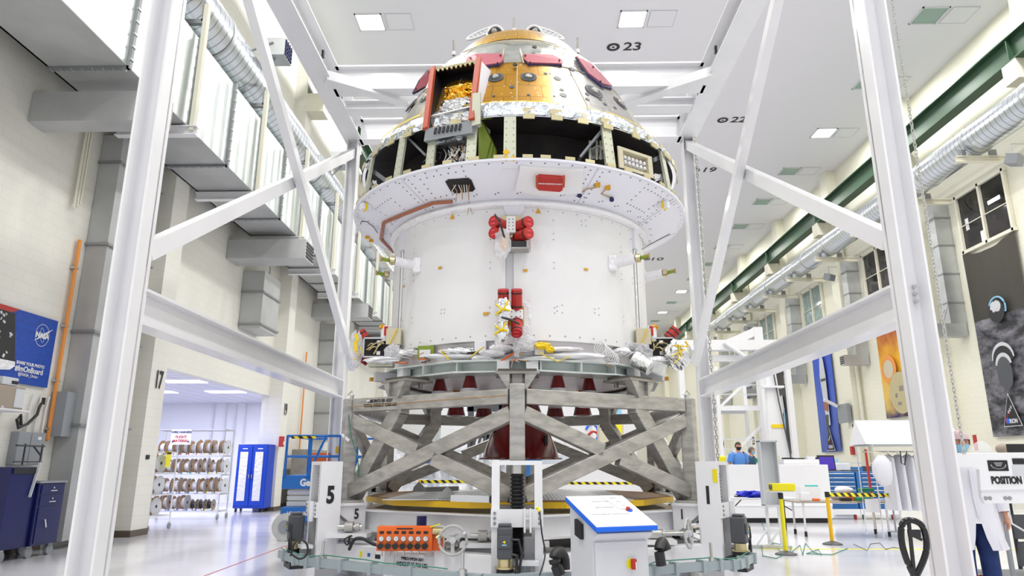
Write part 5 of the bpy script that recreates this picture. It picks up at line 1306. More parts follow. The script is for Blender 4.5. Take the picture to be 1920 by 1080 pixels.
# ================================================================== FRONT EQUIPMENT
# valve panel
gp = hy(760, 1009, 8.12); gp.x = gp.x
pv = thing('valve_panel', 'orange valve panel with seven round gauges and black knobs', 'valve panel', gp)
ra = 0.14
def gl(x, y, z): return gp + V((x * math.cos(ra) - y * math.sin(ra) * 1, x * math.sin(ra) * -1 * -1 + y * math.cos(ra), z))
ra = -0.0
MB().box(gp, (0.62, 0.12, 0.26)).build('body', 'orange', pv, bevel=0.008)
MB().box(gp + V((0.36, 0.02, -0.03)), (0.12, 0.06, 0.2)).build('end_flange', 'orange', pv)
for k in range(7):
    x = -0.255 + 0.082 * k
    o = MB().cyl(gp + V((x, -0.06, 0.0)), gp + V((x, -0.075, 0.0)), 0.029, n=18).build('gauge', 'mid_grey', pv, smooth=True)
    MB().cyl(gp + V((x, -0.075, 0.0)), gp + V((x, -0.077, 0.0)), 0.024, n=18).build('dial', 'paper', o); MB().box(gp + V((x + 0.004, -0.079, 0.004)), (0.003, 0.002, 0.02), ry=0.6).build('pointer', 'black', o)
    MB().box(gp + V((x, -0.062, 0.065)), (0.05, 0.004, 0.028)).build('name_plate', 'black', pv)
    MB().cyl(gp + V((x, -0.06, -0.07)), gp + V((x, -0.10, -0.07)), 0.02, n=12).cyl(gp + V((x, -0.10, -0.07)), gp + V((x, -0.13, -0.075)), 0.032, n=12).cyl(gp + V((x - 0.035, -0.115, -0.07)), gp + V((x + 0.035, -0.115, -0.07)), 0.014, n=8).build('knob', 'blackrub', pv)
    MB().cyl(gp + V((x, 0, -0.13)), gp + V((x, 0, -0.19)), 0.010, n=8).build('pipe_stub', 'steel', pv)
MB().box(gp + V((0, -0.062, 0.105)), (0.18, 0.004, 0.014)).build('title_strip', 'black', pv)
MB().cyl(gp + V((0.31, -0.02, 0.08)), gp + V((0.42, -0.02, 0.07)), 0.045, n=14).cyl(gp + V((0.36, -0.08, 0.0)), gp + V((0.43, -0.06, 0.05)), 0.03, n=12).build('brass_valve', 'brass', pv, smooth=True)
MB().box(gp + V((0.34, -0.06, 0.14)), (0.12, 0.02, 0.012), ry=-0.3).build('lever', 'yellow', pv)
for dx in (-0.18, 0.38): MB().box(gp + V((dx, 0.06, -0.2)), (0.11, 0.04, 0.66)).build('stand_leg', 'steel_white', pv)
def wheel(c, R_, tilt, lb, axis):
    t = thing('handwheel', lb, 'handwheel', c)
    ax_ = V(axis).normalized(); u = ax_.cross(V((0, 0, 1))).normalized(); v_ = u.cross(ax_)
    ring_ = [c + u * (R_ * math.cos(2 * PI * i / 32)) + v_ * (R_ * math.sin(2 * PI * i / 32)) for i in range(33)]
    MB().tube(ring_, 0.016, 8).build('rim', 'concrete', t, smooth=True)
    for k in range(3):
        a = PI / 2 + 2 * PI * k / 3 + tilt; d = u * math.cos(a) + v_ * math.sin(a); MB().beam(c, c + d * R_, 0.04, 0.014, up=ax_).build('spoke', 'concrete', t)
    MB().cyl(c - ax_ * 0.02, c + ax_ * 0.03, 0.035, n=16).build('hub', 'lt_grey', t, smooth=True)
    a = 2.6; d = u * math.cos(a) + v_ * math.sin(a); MB().cyl(c + d * R_, c + d * R_ + ax_ * 0.06, 0.016, n=10).build('grip', 'paper', t)
    MB().cyl(c, c - ax_ * 0.35, 0.025, n=12).cyl(c - ax_ * 0.3, c - ax_ * 0.5, 0.05, n=14).build('shaft', 'steel', t, smooth=True)
wheel(hy(849, 1013, 8.0), 0.152, PI, 'grey handwheel with three spokes right beside the orange valve panel', (0, -1, 0.05))
wheel(hy(1291, 1000, 8.25), 0.155, 0.3, 'grey handwheel seen edge on between the console and jack column 1', (0.87, -0.45, 0.05))
for k, (px, py, Y, s_) in enumerate(((655, 988, 8.9, 1), (905, 1005, 8.3, 1), (988, 1003, 8.3, 1), (1225, 1000, 8.8, 1))):
    c = hy(px, py, Y); t = thing('shaft_coupling', ('round bolted shaft coupling beside jack column 5', 'steel shaft coupling just behind the open jack column', 'steel shaft coupling seen through the open jack column', 'steel shaft coupling behind the console top')[k], 'coupling', c)
    MB().cyl(c + V((-0.14, 0, 0)), c + V((0.16, 0, 0)), 0.03, n=12).build('shaft', 'steel', t, smooth=True); MB().cyl(c + V((-0.05, 0, 0)), c + V((0.05, 0, 0)), 0.065, n=16).cyl(c + V((0.08, 0, 0)), c + V((0.13, 0, 0)), 0.05, n=16).build('collar', 'alu', t, smooth=True)
    MB().box(c + V((0, 0.0, -0.09)), (0.5, 0.3, 0.05)).build('shelf', 'steel_white', t)
# motor cable loops and black hoses
def hose(pts, r, lb, mt='blackrub'):
    o = MB().tube(smooth_pts(pts), r, 10).build('hose', mt, smooth=True); return tag(o, lb, 'hose')
H = lambda px, py, Y: hy(px, py, Y)
hose([H(545, 1042, 8.4), H(553, 1018, 8.35), H(565, 1012, 8.3), H(576, 1022, 8.3), H(575, 1040, 8.3), H(562, 1048, 8.3), H(548, 1040, 8.35)], 0.012, 'black cable loop wound round the motor of jack column 5')
hose([H(655, 1030, 8.7), H(664, 1012, 8.6), H(680, 1010, 8.6), H(700, 1020, 8.6), H(712, 1022, 8.6)], 0.02, 'black hose curving to the orange valve panel')
hose([H(660, 1004, 8.75), H(645, 1012, 8.7), H(652, 1022, 8.7), H(655, 1004, 8.7), H(656, 1030, 8.7)], 0.009, 'twisted black cable hanging behind jack column 5')
hose([H(1050, 1078, 7.3), H(1040, 1050, 7.3), H(1047, 1035, 7.35), H(1056, 1045, 7.4), H(1058, 1068, 7.4)], 0.06, 'thick black sleeved hose arching beside the console')
hose([H(1240, 1060, 7.8), H(1236, 1030, 7.8), H(1242, 1016, 7.9), H(1250, 1032, 7.9)], 0.055, 'thick black sleeved hose standing on grey tube beyond the console')
hose([H(1008, 953, 7.5), H(1012, 962, 7.45), H(1016, 1000, 7.4), H(1022, 1040, 7.4), H(1012, 1078, 7.2)], 0.008, 'thin black cable hanging from a yellow hook by the console')
o = MB().tube([H(1004, 953, 7.5), H(1009, 953, 7.5), H(1012, 959, 7.45)], 0.014, 6).build('cable_hook', 'yellow'); tag(o, 'small yellow cable hook at the side of the open jack column', 'hook')
# console
F0 = V((0.61, 6.28, 0)); wd_ = V((math.cos(0.384), math.sin(0.384), 0)); dp = V((-wd_.y, wd_.x, 0))
co = thing('control_console', 'light grey floor cabinet desk with sloping white top edged in blue', 'console', (0.95, 6.7, 0))
def cpnt(u, d, z): return F0 + wd_ * u + dp * d + V((0, 0, z))
def cprism(name, prof, u0, u1, mt, parent, **k):   # profile in (depth, z)
    P = [cpnt(u0, d, z) for d, z in prof]; return MB().prism(P, wd_ * (u1 - u0)).build(name, mt, parent, **k)
cprism('cabinet_body', [(0.14, 0.03), (0.14, 0.80), (0.04, 0.86), (0.04, 0.87), (0.58, 1.09), (0.58, 0.03)], 0.03, 0.59, 'lt_grey', co)
cprism('door', [(0.125, 0.06), (0.125, 0.79), (0.14, 0.79), (0.14, 0.06)], 0.05, 0.57, 'lt_grey', co, bevel=0.004)
cprism('blue_edge', [(0.0, 0.885), (0.0, 0.925), (0.62, 1.155), (0.62, 1.11), (0.02, 0.885)], 0.0, 0.62, 'label_blue', co, bevel=0.006)
sl = (1.155 - 0.925) / 0.62
cprism('sloping_top', [(0.004, 0.926), (0.004, 0.934), (0.616, 1.162), (0.616, 1.154)], 0.004, 0.616, 'paper', co, bevel=0.006)
upv = (cpnt(0, 0.62, 1.155) - cpnt(0, 0, 0.925)).normalized()
def ctop(u, f): return cpnt(u, 0.62 * f, 0.925 + 0.23 * f + 0.010)
text('PRIMARY POWER', ctop(0.30, 0.78), wd_, upv, 0.022, 'mid_grey', co, ext=0.0005); text('REMOTE PENDANT', ctop(0.28, 0.58), wd_, upv, 0.022, 'mid_grey', co, ext=0.0005); text('SYNCHRONIZED LIFT CONTROL STATION', ctop(0.27, 0.36), wd_, upv, 0.020, 'mid_grey', co, ext=0.0005)
n3 = wd_.cross(upv)
pa = MB().prism([ctop(0.36, 0.98), ctop(0.54, 0.98), ctop(0.57, 0.52), ctop(0.42, 0.50)], n3 * 0.003).build('notice_sheet', 'paper', co)
for k, s_ in enumerate(('Jacks', 'Are', 'Up')): text(s_, ctop(0.47 + 0.01 * k, 0.88 - 0.13 * k) + n3 * 0.004, wd_, upv, 0.03, 'mid_grey', pa, ext=0.0005)
q = ctop(0.50, 0.46); MB().cyl(q, q + n3 * 0.01, 0.03, n=16).build('push_button', 'label_blue', co); MB().cyl(q + V((-0.015, 0, 0.0)), q + V((-0.015, 0, 0)) + n3 * 0.03, 0.02, n=14).build('push_button', 'red', co, smooth=True)
q = cpnt(0.40, 0.125, 0.60); o = MB().cyl(q, q - dp * 0.008, 0.045, n=18).build('switch', 'yellow', co); MB().box(q - dp * 0.03 + V((0.012, 0, 0)), (0.045, 0.04, 0.09), rz=0.384).build('switch_knob', 'red', o, bevel=0.01); MB().box(q - dp * 0.052 + V((0.02, 0, -0.01)), (0.01, 0.004, 0.06), rz=0.384).build('mark', 'paper', o)
MB().prism([cpnt(0.025, 0.30, 0.93), cpnt(0.025, 0.42, 0.97), cpnt(0.025, 0.42, 0.83), cpnt(0.025, 0.30, 0.80)], wd_ * -0.03).build('vent_box', 'black', co)
MB().box(cpnt(0.61, 0.3, 0.5), (0.03, 0.12, 0.2), rz=0.384).build('side_plate', 'paper', co)
# pallet truck with loop handle
t = thing('pallet_truck', 'black loop handled hand pallet truck before the front right post', 'pallet truck', (3.0, 5.3, 0))
Yp = 5.2
lp_ = [H(x, y, Yp) for x, y in ((1713, 1078), (1700, 1050), (1691, 1018), (1690, 990), (1697, 977), (1712, 976), (1728, 985), (1736, 1008), (1737, 1030), (1731, 1052), (1719, 1078))]
MB().tube(smooth_pts(lp_), 0.022, 10).build('loop_handle', 'black_gloss', t, smooth=True)
MB().beam(H(1704, 980, Yp), H(1714, 1075, Yp), 0.02, 0.02).build('inner_bar', 'blackrub', t)
MB().box(H(1714, 1000, Yp), (0.08, 0.03, 0.05)).beam(H(1712, 1004, Yp), H(1728, 1012, Yp), 0.02, 0.02).build('release_lever', 'blackrub', t)
q = H(1716, 1075, Yp); MB().cyl(q, V((q.x + 0.02, Yp + 0.25, 0.25)), 0.03, n=12).build('drawbar', 'blackrub', t, smooth=True)
MB().b2((q.x - 0.25, Yp + 0.2, 0.08), (q.x - 0.08, Yp + 1.2, 0.15)).b2((q.x + 0.1, Yp + 0.2, 0.08), (q.x + 0.27, Yp + 1.2, 0.15)).b2((q.x - 0.25, Yp + 0.15, 0.08), (q.x + 0.27, Yp + 0.35, 0.3)).build('fork', 'orange', t)
MB().cyl((q.x - 0.06, Yp + 0.2, 0.08), (q.x + 0.1, Yp + 0.2, 0.08), 0.08, n=18).build('wheel', 'blackrub', t, smooth=True)
# ================================================================== SIDE ROOM (left)
def spool_proto():
    t = thing('wire_spool', 'x', 'wire spool', (0, 0, 0))
    MB().cyl((-0.075, 0, 0), (-0.068, 0, 0), 0.215, n=22).build('flange', 'card', t, smooth=True)
    MB().cyl((0.068, 0, 0), (0.075, 0, 0), 0.215, n=22).build('flange', 'lt_grey', t, smooth=True)
    MB().cyl((-0.068, 0, 0), (0.068, 0, 0), 0.13, n=18).build('winding', 'paper', t, smooth=True)
    MB().cyl((0.075, 0, 0), (0.077, 0, 0), 0.04, n=12).build('hub_hole', 'black', t)
    return t
sp0 = spool_proto(); sp_used = False
sp1 = copy_tree(sp0)
for c in sp1.children:
    if c.name.startswith('winding'): c.data = c.data.copy(); c.data.materials[0] = M['black']
    if c.name.startswith('flange'): c.data = c.data.copy(); c.data.materials[0] = M['brown_top']
def rack(name, lb, x0, x1, y0, y1, H_, shelves, cat='wire rack'):
    t = thing(name, lb, cat, (x0, y0, 0))
    for x in (x0, x1):
        for y in (y0, y1):
            MB().cyl((x, y, 0.12), (x, y, H_), 0.016, n=8).build('post', 'chrome', t, smooth=True)
            o = MB().cyl((x - 0.018, y, 0.065), (x + 0.018, y, 0.065), 0.065, n=16).build('caster', 'mid_grey', t, smooth=True)
            MB().box((x, y, 0.125), (0.05, 0.07, 0.03)).build('caster_fork', 'steel', o)
    for z in shelves:
        b = MB()
        for y in (y0, y1): b.box(((x0 + x1) / 2, y, z), (x1 - x0, 0.008, 0.035))
        for x in (x0, x1): b.box((x, (y0 + y1) / 2, z), (0.008, y1 - y0, 0.035))
        n_ = int((x1 - x0) / 0.06)
        for i in range(n_): b.box((x0 + (x1 - x0) * (i + 0.5) / n_, (y0 + y1) / 2, z), (0.006, y1 - y0, 0.006))
        b.build('shelf', 'chrome', t)
    return t
SH = (0.2, 0.66, 1.18, 1.70)
r1 = rack('wire_rack', 'tall chrome wheeled rack full of wire spools in the side room', -10.5, -8.5, 19.75, 20.35, 2.45, SH + (2.42,))
pa = MB().box((-9.75, 19.73, 2.22), (0.58, 0.01, 0.42)).build('sign', 'paper', r1)
for s_, z, mt, sz in (('WIRE HARNESS', 2.35, 'navy', 0.085), ('FLIGHT', 2.22, 'red', 0.10), ('MATERIAL', 2.11, 'red', 0.10)): text(s_, (-9.75, 19.72, z), (1, 0, 0), (0, 0, 1), sz, mt, pa, off=0.002)
for x in (-9.98, -9.52): MB().prism([(x - 0.03, 19.72, 2.07), (x + 0.03, 19.72, 2.07), (x, 19.72, 2.12)], (0, -0.003, 0)).build('warning_mark', 'navy', pa)
names = ('bottom', 'third', 'second', 'top')
rr = random.Random(9)
def place(proto, x, y, z, lb, grp):
    global sp_used
    if proto is sp0 and not sp_used: o = sp0; sp_used = True
    else: o = copy_tree(proto)
    o.location = (x, y, z); o.rotation_euler = (rr.uniform(0, 6), 0, 0) if False else (0, rr.uniform(-0.03, 0.03), rr.uniform(-0.12, 0.12)); o['label'] = lb; o['group'] = grp
    s_ = rr.uniform(0.9, 1.04); o.scale = (rr.uniform(0.85, 1.2), s_, s_)
    o.location.z = z + 0.022 + 0.215 * s_
black_used = False
for k, z in enumerate(SH):
    n_ = (8, 8, 8, 9)[k]
    for i in range(n_):
        if k == 0 and i >= 4:
            if i > 6: continue
            if not black_used: o = sp1; black_used = True
            else: o = copy_tree(sp1)
            o.location = (-10.2 + 0.23 * i, 20.0, z + 0.17); o.scale = (1, 0.72, 0.72)
            o['label'] = 'small dark brown and black wire spool on the bottom shelf of the tall rack'; o['group'] = 'dark spools on the bottom shelf'; o['category'] = 'wire spool'
        else:
            place(sp0, -10.3 + 1.75 * i / (n_ - 1), 19.98, z, 'cardboard and white wire spool on the %s shelf of the tall rack' % names[k], 'spools on the %s shelf of the tall rack' % names[k])
    for i in range(n_):
        sl_ = MB().box((-10.3 + 1.75 * i / (n_ - 1), 19.74, z + 0.05), (0.15, 0.006, 0.05)).build('shelf_label', 'paper', r1)
        MB().box((-10.36 + 1.75 * i / (n_ - 1), 19.735, z + 0.05), (0.025, 0.004, 0.045)).build('colour_tab', ('label_blue', 'cab_blue', 'teal', 'red')[k] if i < 6 else 'yellow', sl_)
r2 = rack('wire_cart', 'short chrome wire cart with spools standing by pilaster 17', -9.35, -8.42, 15.98, 16.95, 1.80, (0.30, 0.78, 1.26, 1.74))
MB().box((-8.4, 16.5, 1.58), (0.01, 0.22, 0.36)).build('yellow_sign', 'yellow', r2); MB().box((-8.393, 16.5, 1.72), (0.005, 0.20, 0.05)).build('sign_bar', 'black', r2)
for k, z in enumerate((0.30, 0.78, 1.26)):
    for i in range(3): place(sp0, -9.15 + 0.28 * i, 16.45, z, 'wire spool on the %s shelf of the short wire cart' % ('lowest', 'middle', 'upper')[k], 'spools on the %s shelf of the short cart' % ('lowest', 'middle', 'upper')[k])
# blue storage cabinet
t = thing('storage_cabinet', 'bright blue two door cabinet with clear foil windows in side room', 'cabinet', (-8.8, 22.55, 0))
MB().b2((-9.27, 22.6, 0.12), (-8.28, 23.22, 2.10)).build('body', 'blue', t, bevel=0.01)
for s_, x in ((-1, -9.02), (1, -8.53)):
    d = MB().b2((x - 0.235, 22.57, 0.2), (x + 0.235, 22.6, 2.04)).build('door', 'blue', t, bevel=0.005)
    MB().b2((x - 0.14, 22.555, 0.35), (x + 0.11, 22.568, 1.86)).build('foil_window', 'foil_white', d)
    MB().box((x - s_ * 0.20, 22.55, 1.1), (0.025, 0.03, 0.12)).build('handle', 'chrome', d)
    MB().box((x, 22.565, 1.96), (0.16, 0.006, 0.03)).build('door_label', 'paper', d)
for x in (-9.2, -8.36):
    for y in (22.7, 23.12): MB().cyl((x - 0.02, y, 0.06), (x + 0.02, y, 0.06), 0.06, n=14).build('caster', 'blackrub', t, smooth=True)
# fire alarm, thermostat plate and bits on pilaster 19
p = hx(528, 828, -8.1); t = thing('fire_alarm', 'small red fire alarm box on pilaster 19', 'alarm', p); MB().box(p, (0.14, 0.16, 0.34)).build('housing', 'red', t, bevel=0.01); MB().box(p + V((0.075, 0, -0.05)), (0.01, 0.08, 0.1)).build('pull_handle', 'paper', t)
p = hx(277, 857, -8.19); o = MB().box(p, (0.02, 0.13, 0.09)).build('wall_plate', 'black'); tag(o, 'small black plate on pilaster 17', 'plate')
# dark lockers behind the lift
for k in range(3):
    t = thing('locker', 'dark grey locker panel behind the blue scissor lift', 'locker', (-7.6, 24.5 + 1.0 * k, 0), 'dark lockers behind the lift')
    MB().b2((-8.15, 24.5 + 1.0 * k, 0.0), (-7.5, 25.45 + 1.0 * k, 1.98)).build('body', 'alu_dark', t, bevel=0.01)
    MB().b2((-7.5, 24.6 + 1.0 * k, 0.2), (-7.49, 25.35 + 1.0 * k, 1.8)).build('door', 'dark_grey', t)
# scissor lift
lx0, lx1, ly0, ly1 = -4.95, -3.3, 14.4, 15.9
t = thing('scissor_lift', 'blue scissor lift with railed platform parked behind jack column 5', 'lift', (-4.2, 14.4, 0))
MB().b2((lx0, ly0, 0.98), (lx1, ly1, 1.25)).build('platform', 'lift_blue', t, bevel=0.02)
b = MB()
for z in (1.62, 2.03):
    b.tube([(lx0 + 0.05, ly0, z), (lx1, ly0, z)], 0.026, 8); b.tube([(lx0 + 0.05, ly0, z), (lx0 + 0.05, ly1, z), (lx1, ly1, z)], 0.026, 8)
for x in (lx0 + 0.05, lx0 + 0.55, lx0 + 1.15, lx1): b.tube([(x, ly0, 1.2), (x, ly0, 2.03)], 0.026, 8); b.tube([(x, ly1, 1.2), (x, ly1, 2.03)], 0.026, 8)
b.tube([(lx0 + 0.5, ly0, 1.2), (lx0 + 0.85, ly0, 2.03)], 0.026, 8)
b.build('rail', 'lift_blue', t, smooth=True)
MB().box((-4.55, ly0 - 0.03, 2.0), (0.5, 0.04, 0.05)).build('hazard_tape', 'hazard', t)
MB().box((-3.62, ly0 + 0.05, 1.85), (0.25, 0.12, 0.35)).build('control_box', 'lift_blue', t, bevel=0.02)
MB().box((-4.35, ly0 + 0.6, 1.45), (0.35, 0.2, 0.5)).build('orange_vest', 'orange', t); MB().box((-3.85, ly0 + 0.1, 1.75), (0.12, 0.05, 0.14)).build('yellow_tag', 'amber', t)
for k in range(3):
    z0 = 0.66 + 0.11 * k; [MB().box((-4.1, yy, z0 + 0.03), (1.5, 0.09, 0.085)).build('scissor_arm', 'lt_grey', t) for yy in (ly0 + 0.15, ly1 - 0.15)]
MB().b2((lx0 + 0.02, ly0, 0.35), (lx1, ly1, 0.63)).build('chassis', 'lift_blue', t, bevel=0.02)
for x in (lx0 + 0.18, lx1 - 0.2):
    for y in (ly0 - 0.06, ly1 + 0.06):
        o = MB().cyl((x, y - 0.09, 0.26), (x, y + 0.09, 0.26), 0.26, n=28).build('wheel', 'concrete', t, smooth=True); MB().cyl((x, y - 0.10, 0.26), (x, y - 0.09, 0.26), 0.13, n=20).build('rim', 'mid_grey', o, smooth=True)
text('Genie G', (-4.28, ly0 - 0.004, 1.10), (1, 0, 0), (0, 0, 1), 0.19, 'paper', t, sx=0.9, off=0.008)
text('HE-907-680', (-4.58, ly0 - 0.004, 0.50), (1, 0, 0), (0, 0, 1), 0.11, 'paper', t, sx=0.8, off=0.003); MB().box((-4.2, ly0 - 0.003, 0.5), (0.16, 0.004, 0.14)).build('plate', 'paper', t)
# navy cart at the far left
t = thing('tool_cart', 'navy blue wheeled tool cart with drawers under the wall boxes', 'cart', (-8.2, 11.7, 0))
MB().b2((-8.6, 11.55, 0.18), (-7.95, 12.2, 1.16)).build('body', 'navy', t, bevel=0.01)
MB().b2((-8.6, 10.9, 0.18), (-8.0, 11.53, 1.42)).build('tall_body', 'navy', t, bevel=0.01)
MB().b2((-8.62, 11.53, 1.16), (-7.93, 12.22, 1.19)).build('top', 'mid_grey', t)
for z0, z1 in ((0.98, 1.13), (0.80, 0.96), (0.22, 0.78)):
    d = MB().b2((-7.95, 11.6, z0), (-7.935, 12.16, z1)).build('drawer' if z0 > 0.5 else 'door', 'navy', t, bevel=0.003)
    if z0 > 0.5: MB().box((-7.925, 11.88, (z0 + z1) / 2 - 0.02), (0.02, 0.16, 0.015)).build('handle', 'chrome', d); MB().cyl((-7.935, 11.88, z1 - 0.05), (-7.92, 11.88, z1 - 0.05), 0.015, n=8).build('lock', 'chrome', d)
    else: MB().box((-7.92, 11.78, 0.52), (0.03, 0.03, 0.14), rx=0.4).build('handle', 'chrome', d)
for x in (-8.5, -8.03):
    for y in (11.0, 11.62, 12.12):
        o = MB().cyl((x - 0.03, y, 0.085), (x + 0.03, y, 0.085), 0.085, n=18).build('caster', 'mid_grey', t, smooth=True); MB().box((x, y, 0.15), (0.05, 0.1, 0.07)).build('caster_fork', 'steel', o)
b = MB(); b.tube([(-7.98, 10.9, 1.5), (-7.98, 11.55, 1.5)], 0.012).tube([(-7.98, 10.9, 1.75), (-7.98, 11.55, 1.75)], 0.016)
b.tube([(-7.98, 11.5, 1.45), (-7.98, 11.5, 1.78)], 0.014).tube([(-7.98, 11.1, 1.45), (-7.98, 11.1, 1.78)], 0.014).tube([(-7.98, 11.3, 1.74), (-7.98, 11.5, 1.6)], 0.014); b.build('black_rail', 'blackrub', t)
MB().beam((-7.97, 11.5, 1.5), (-7.97, 11.38, 0.95), 0.04, 0.02).build('side_strap', 'lt_grey', t); MB().box((-7.99, 11.2, 1.36), (0.02, 0.5, 0.09)).build('recess', 'black', t)
# electrical panel and phone shelf on the wall
A = hx(27, 821, -8.5); B = hx(78, 880, -8.5)
t = thing('electrical_panel', 'grey electrical panel on left wall above the navy cart', 'panel', (-8.5, (A.y + B.y) / 2, 1.7))
MB().b2((-8.65, A.y + 0.1, 1.45), (-8.5, B.y - 0.02, 2.0)).build('box', 'mid_grey', t, bevel=0.01); MB().b2((-8.5, A.y + 0.4, 1.47), (-8.49, B.y - 0.04, 1.98)).build('door', 'mid_grey', t, bevel=0.004); MB().box((-8.485, B.y - 0.2, 1.9), (0.006, 0.09, 0.05)).build('label', 'paper', t)
b = MB()
for d in (0.1, 0.3, 0.5): b.tube([(-8.61, A.y + 0.3 + d, 2.0), (-8.61, A.y + 0.3 + d, 2.4), (-8.61, A.y + 0.34 + d, 2.65)], 0.018)
b.build('conduit', 'white', t)
s0 = hx(44, 770, -8.3)
t = thing('radio_shelf', 'white wall shelf carrying two grey radio boxes', 'shelf', s0)
MB().b2((-8.65, s0.y - 0.9, s0.z - 0.03), (-8.2, s0.y, s0.z)).build('board', 'white', t); MB().beam((-8.25, s0.y - 0.55, s0.z), (-8.6, s0.y - 0.6, s0.z + 0.6), 0.04, 0.04).build('bracket', 'white', t)
t2 = thing('radio_unit', 'grey metal radio unit with small top box on white wall shelf', 'radio', s0)
MB().b2((-8.6, s0.y - 0.75, s0.z), (-8.25, s0.y - 0.1, s0.z + 0.36)).build('box', 'brown_top', t2, bevel=0.01); MB().b2((-8.25, s0.y - 0.32, s0.z + 0.03), (-8.24, s0.y - 0.12, s0.z + 0.33)).build('face_plate', 'lt_grey', t2)
MB().b2((-8.55, s0.y - 0.6, s0.z + 0.37), (-8.28, s0.y - 0.25, s0.z + 0.5)).build('top_box', 'lt_grey', t2, bevel=0.01); MB().b2((-8.28, s0.y - 0.4, s0.z + 0.4), (-8.27, s0.y - 0.27, s0.z + 0.45)).build('display', 'black', t2)
q = hx(80, 752, -8.6); b = MB().tube([q, q + V((0.03, -0.1, -0.12)), q + V((0.05, -0.15, -0.25)), q + V((0.05, -0.35, -0.42)), q + V((0.05, -0.55, -0.5)), q + V((0.05, -0.62, -0.36)), q + V((0.05, -0.55, -0.28)), q + V((0.05, -0.5, -0.45))], 0.025, 8)
o = b.build('coiled_cord', 'blackrub', smooth=True); tag(o, 'black coiled handset cord hanging below the wall shelf', 'cord')
o = MB().box(q, (0.04, 0.08, 0.12)).build('wall_socket', 'black'); tag(o, 'black plug in a wall socket right of the radio unit', 'socket')
# floor lines
o = struct(MB().b2((4.2, 13.05, 0.0), (12.2, 13.14, 0.003)).build('floor_line', 'yellow'))
A = hz(372, 1084, 0); B = hz(548, 1019, 0)
o = struct(MB().beam((A.x, A.y, 0.002), (B.x, B.y, 0.002), 0.02, 0.002).build('floor_line', 'red'))

# ================================================================== RIGHT SIDE OF THE FLOOR
# banners on the right wall
def rbanner(y_hi, y_lo, z0, z1, lb, mt):
    # y_hi = farther edge; picture coordinates u from far edge (image left) to near edge
    t = thing('hanging_banner', lb, 'banner', (18.2, (y_hi + y_lo) / 2, z0))
    n_, m_ = 22, 14; vs = []
    for j in range(m_ + 1):
        for i in range(n_ + 1):
            u = i / n_; v_ = j / m_; fold = 0.05 * math.sin(u * 19 + v_ * 2) * (0.3 + 0.7 * (v_))
            vs.append((18.16 + fold * 0.6, y_hi + (y_lo - y_hi) * u + 0.12 * (u - 0.5) * -2 * max(0, v_ - 0.7), z0 + (z1 - z0) * v_ - (0.25 * math.sin(PI * u) * v_ ** 6)))
    MB().add(vs, [(j * (n_ + 1) + i, j * (n_ + 1) + i + 1, (j + 1) * (n_ + 1) + i + 1, (j + 1) * (n_ + 1) + i) for j in range(m_) for i in range(n_)]).build('cloth', mt, t, smooth=True)
    def q(u, v_, d=0.0): return V((18.08 - d, y_hi + (y_lo - y_hi) * u, z1 + (z0 - z1) * v_))
    return t, q
def zramp(name, stops, nscale=1.5, namp=0.25, fine=None, rough=0.6):
    m = mat(name, (0.1, 0.1, 0.1), rough); tc = N(m, 'ShaderNodeTexCoord')
    nz = N(m, 'ShaderNodeTexNoise'); nz.inputs['Scale'].default_value = nscale; nz.inputs['Detail'].default_value = 6; L(m, tc.outputs['Object'], nz.inputs[0])
    sx = N(m, 'ShaderNodeSeparateXYZ'); L(m, tc.outputs['Object'], sx.inputs[0])
    mr = N(m, 'ShaderNodeMapRange'); mr.inputs[1].default_value = 0; mr.inputs[2].default_value = 7.4; L(m, sx.outputs[2], mr.inputs[0])
    ad = N(m, 'ShaderNodeMath'); ad.operation = 'MULTIPLY_ADD'; ad.inputs[1].default_value = namp; L(m, nz.outputs[0], ad.inputs[0]); L(m, mr.outputs[0], ad.inputs[2])
    rp_ = N(m, 'ShaderNodeValToRGB'); e = rp_.color_ramp
    e.elements[0].position = stops[0][0]; e.elements[0].color = (*stops[0][1], 1); e.elements[1].position = stops[-1][0]; e.elements[1].color = (*stops[-1][1], 1)
    for p_, c in stops[1:-1]: k = e.elements.new(p_); k.color = (*c, 1)
    L(m, ad.outputs[0], rp_.inputs[0])
    out_ = rp_.outputs[0]
    if fine:
        n2 = N(m, 'ShaderNodeTexNoise'); n2.inputs['Scale'].default_value = fine[0]; n2.inputs['Detail'].default_value = 8; n2.inputs['Roughness'].default_value = 0.7
        mp = N(m, 'ShaderNodeMapping'); mp.inputs['Scale'].default_value = (1, 0.7, 1.6); mp.inputs['Rotation'].default_value = (0.5, 0, 0); L(m, tc.outputs['Object'], mp.inputs[0]); L(m, mp.outputs[0], n2.inputs[0])
        cr = N(m, 'ShaderNodeValToRGB'); cr.color_ramp.elements[0].position = 0.42; cr.color_ramp.elements[0].color = (0.02, 0.02, 0.025, 1); cr.color_ramp.elements[1].position = 0.72; cr.color_ramp.elements[1].color = (0.32, 0.31, 0.35, 1)
        L(m, n2.outputs[0], cr.inputs[0])
        gt = N(m, 'ShaderNodeMath'); gt.operation = 'LESS_THAN'; gt.inputs[1].default_value = fine[1]; L(m, mr.outputs[0], gt.inputs[0])
        mx = N(m, 'ShaderNodeMix'); mx.data_type = 'RGBA'; L(m, gt.outputs[0], mx.inputs[0]); L(m, out_, mx.inputs[6]); L(m, cr.outputs[0], mx.inputs[7]); out_ = mx.outputs[2]
    L(m, out_, m.node_tree.nodes['Principled BSDF'].inputs['Base Color'])
zramp('moon_cloth', [(0, (0.03, 0.028, 0.025)), (1.2, (0.05, 0.045, 0.035))], fine=(1.3, 0.61))
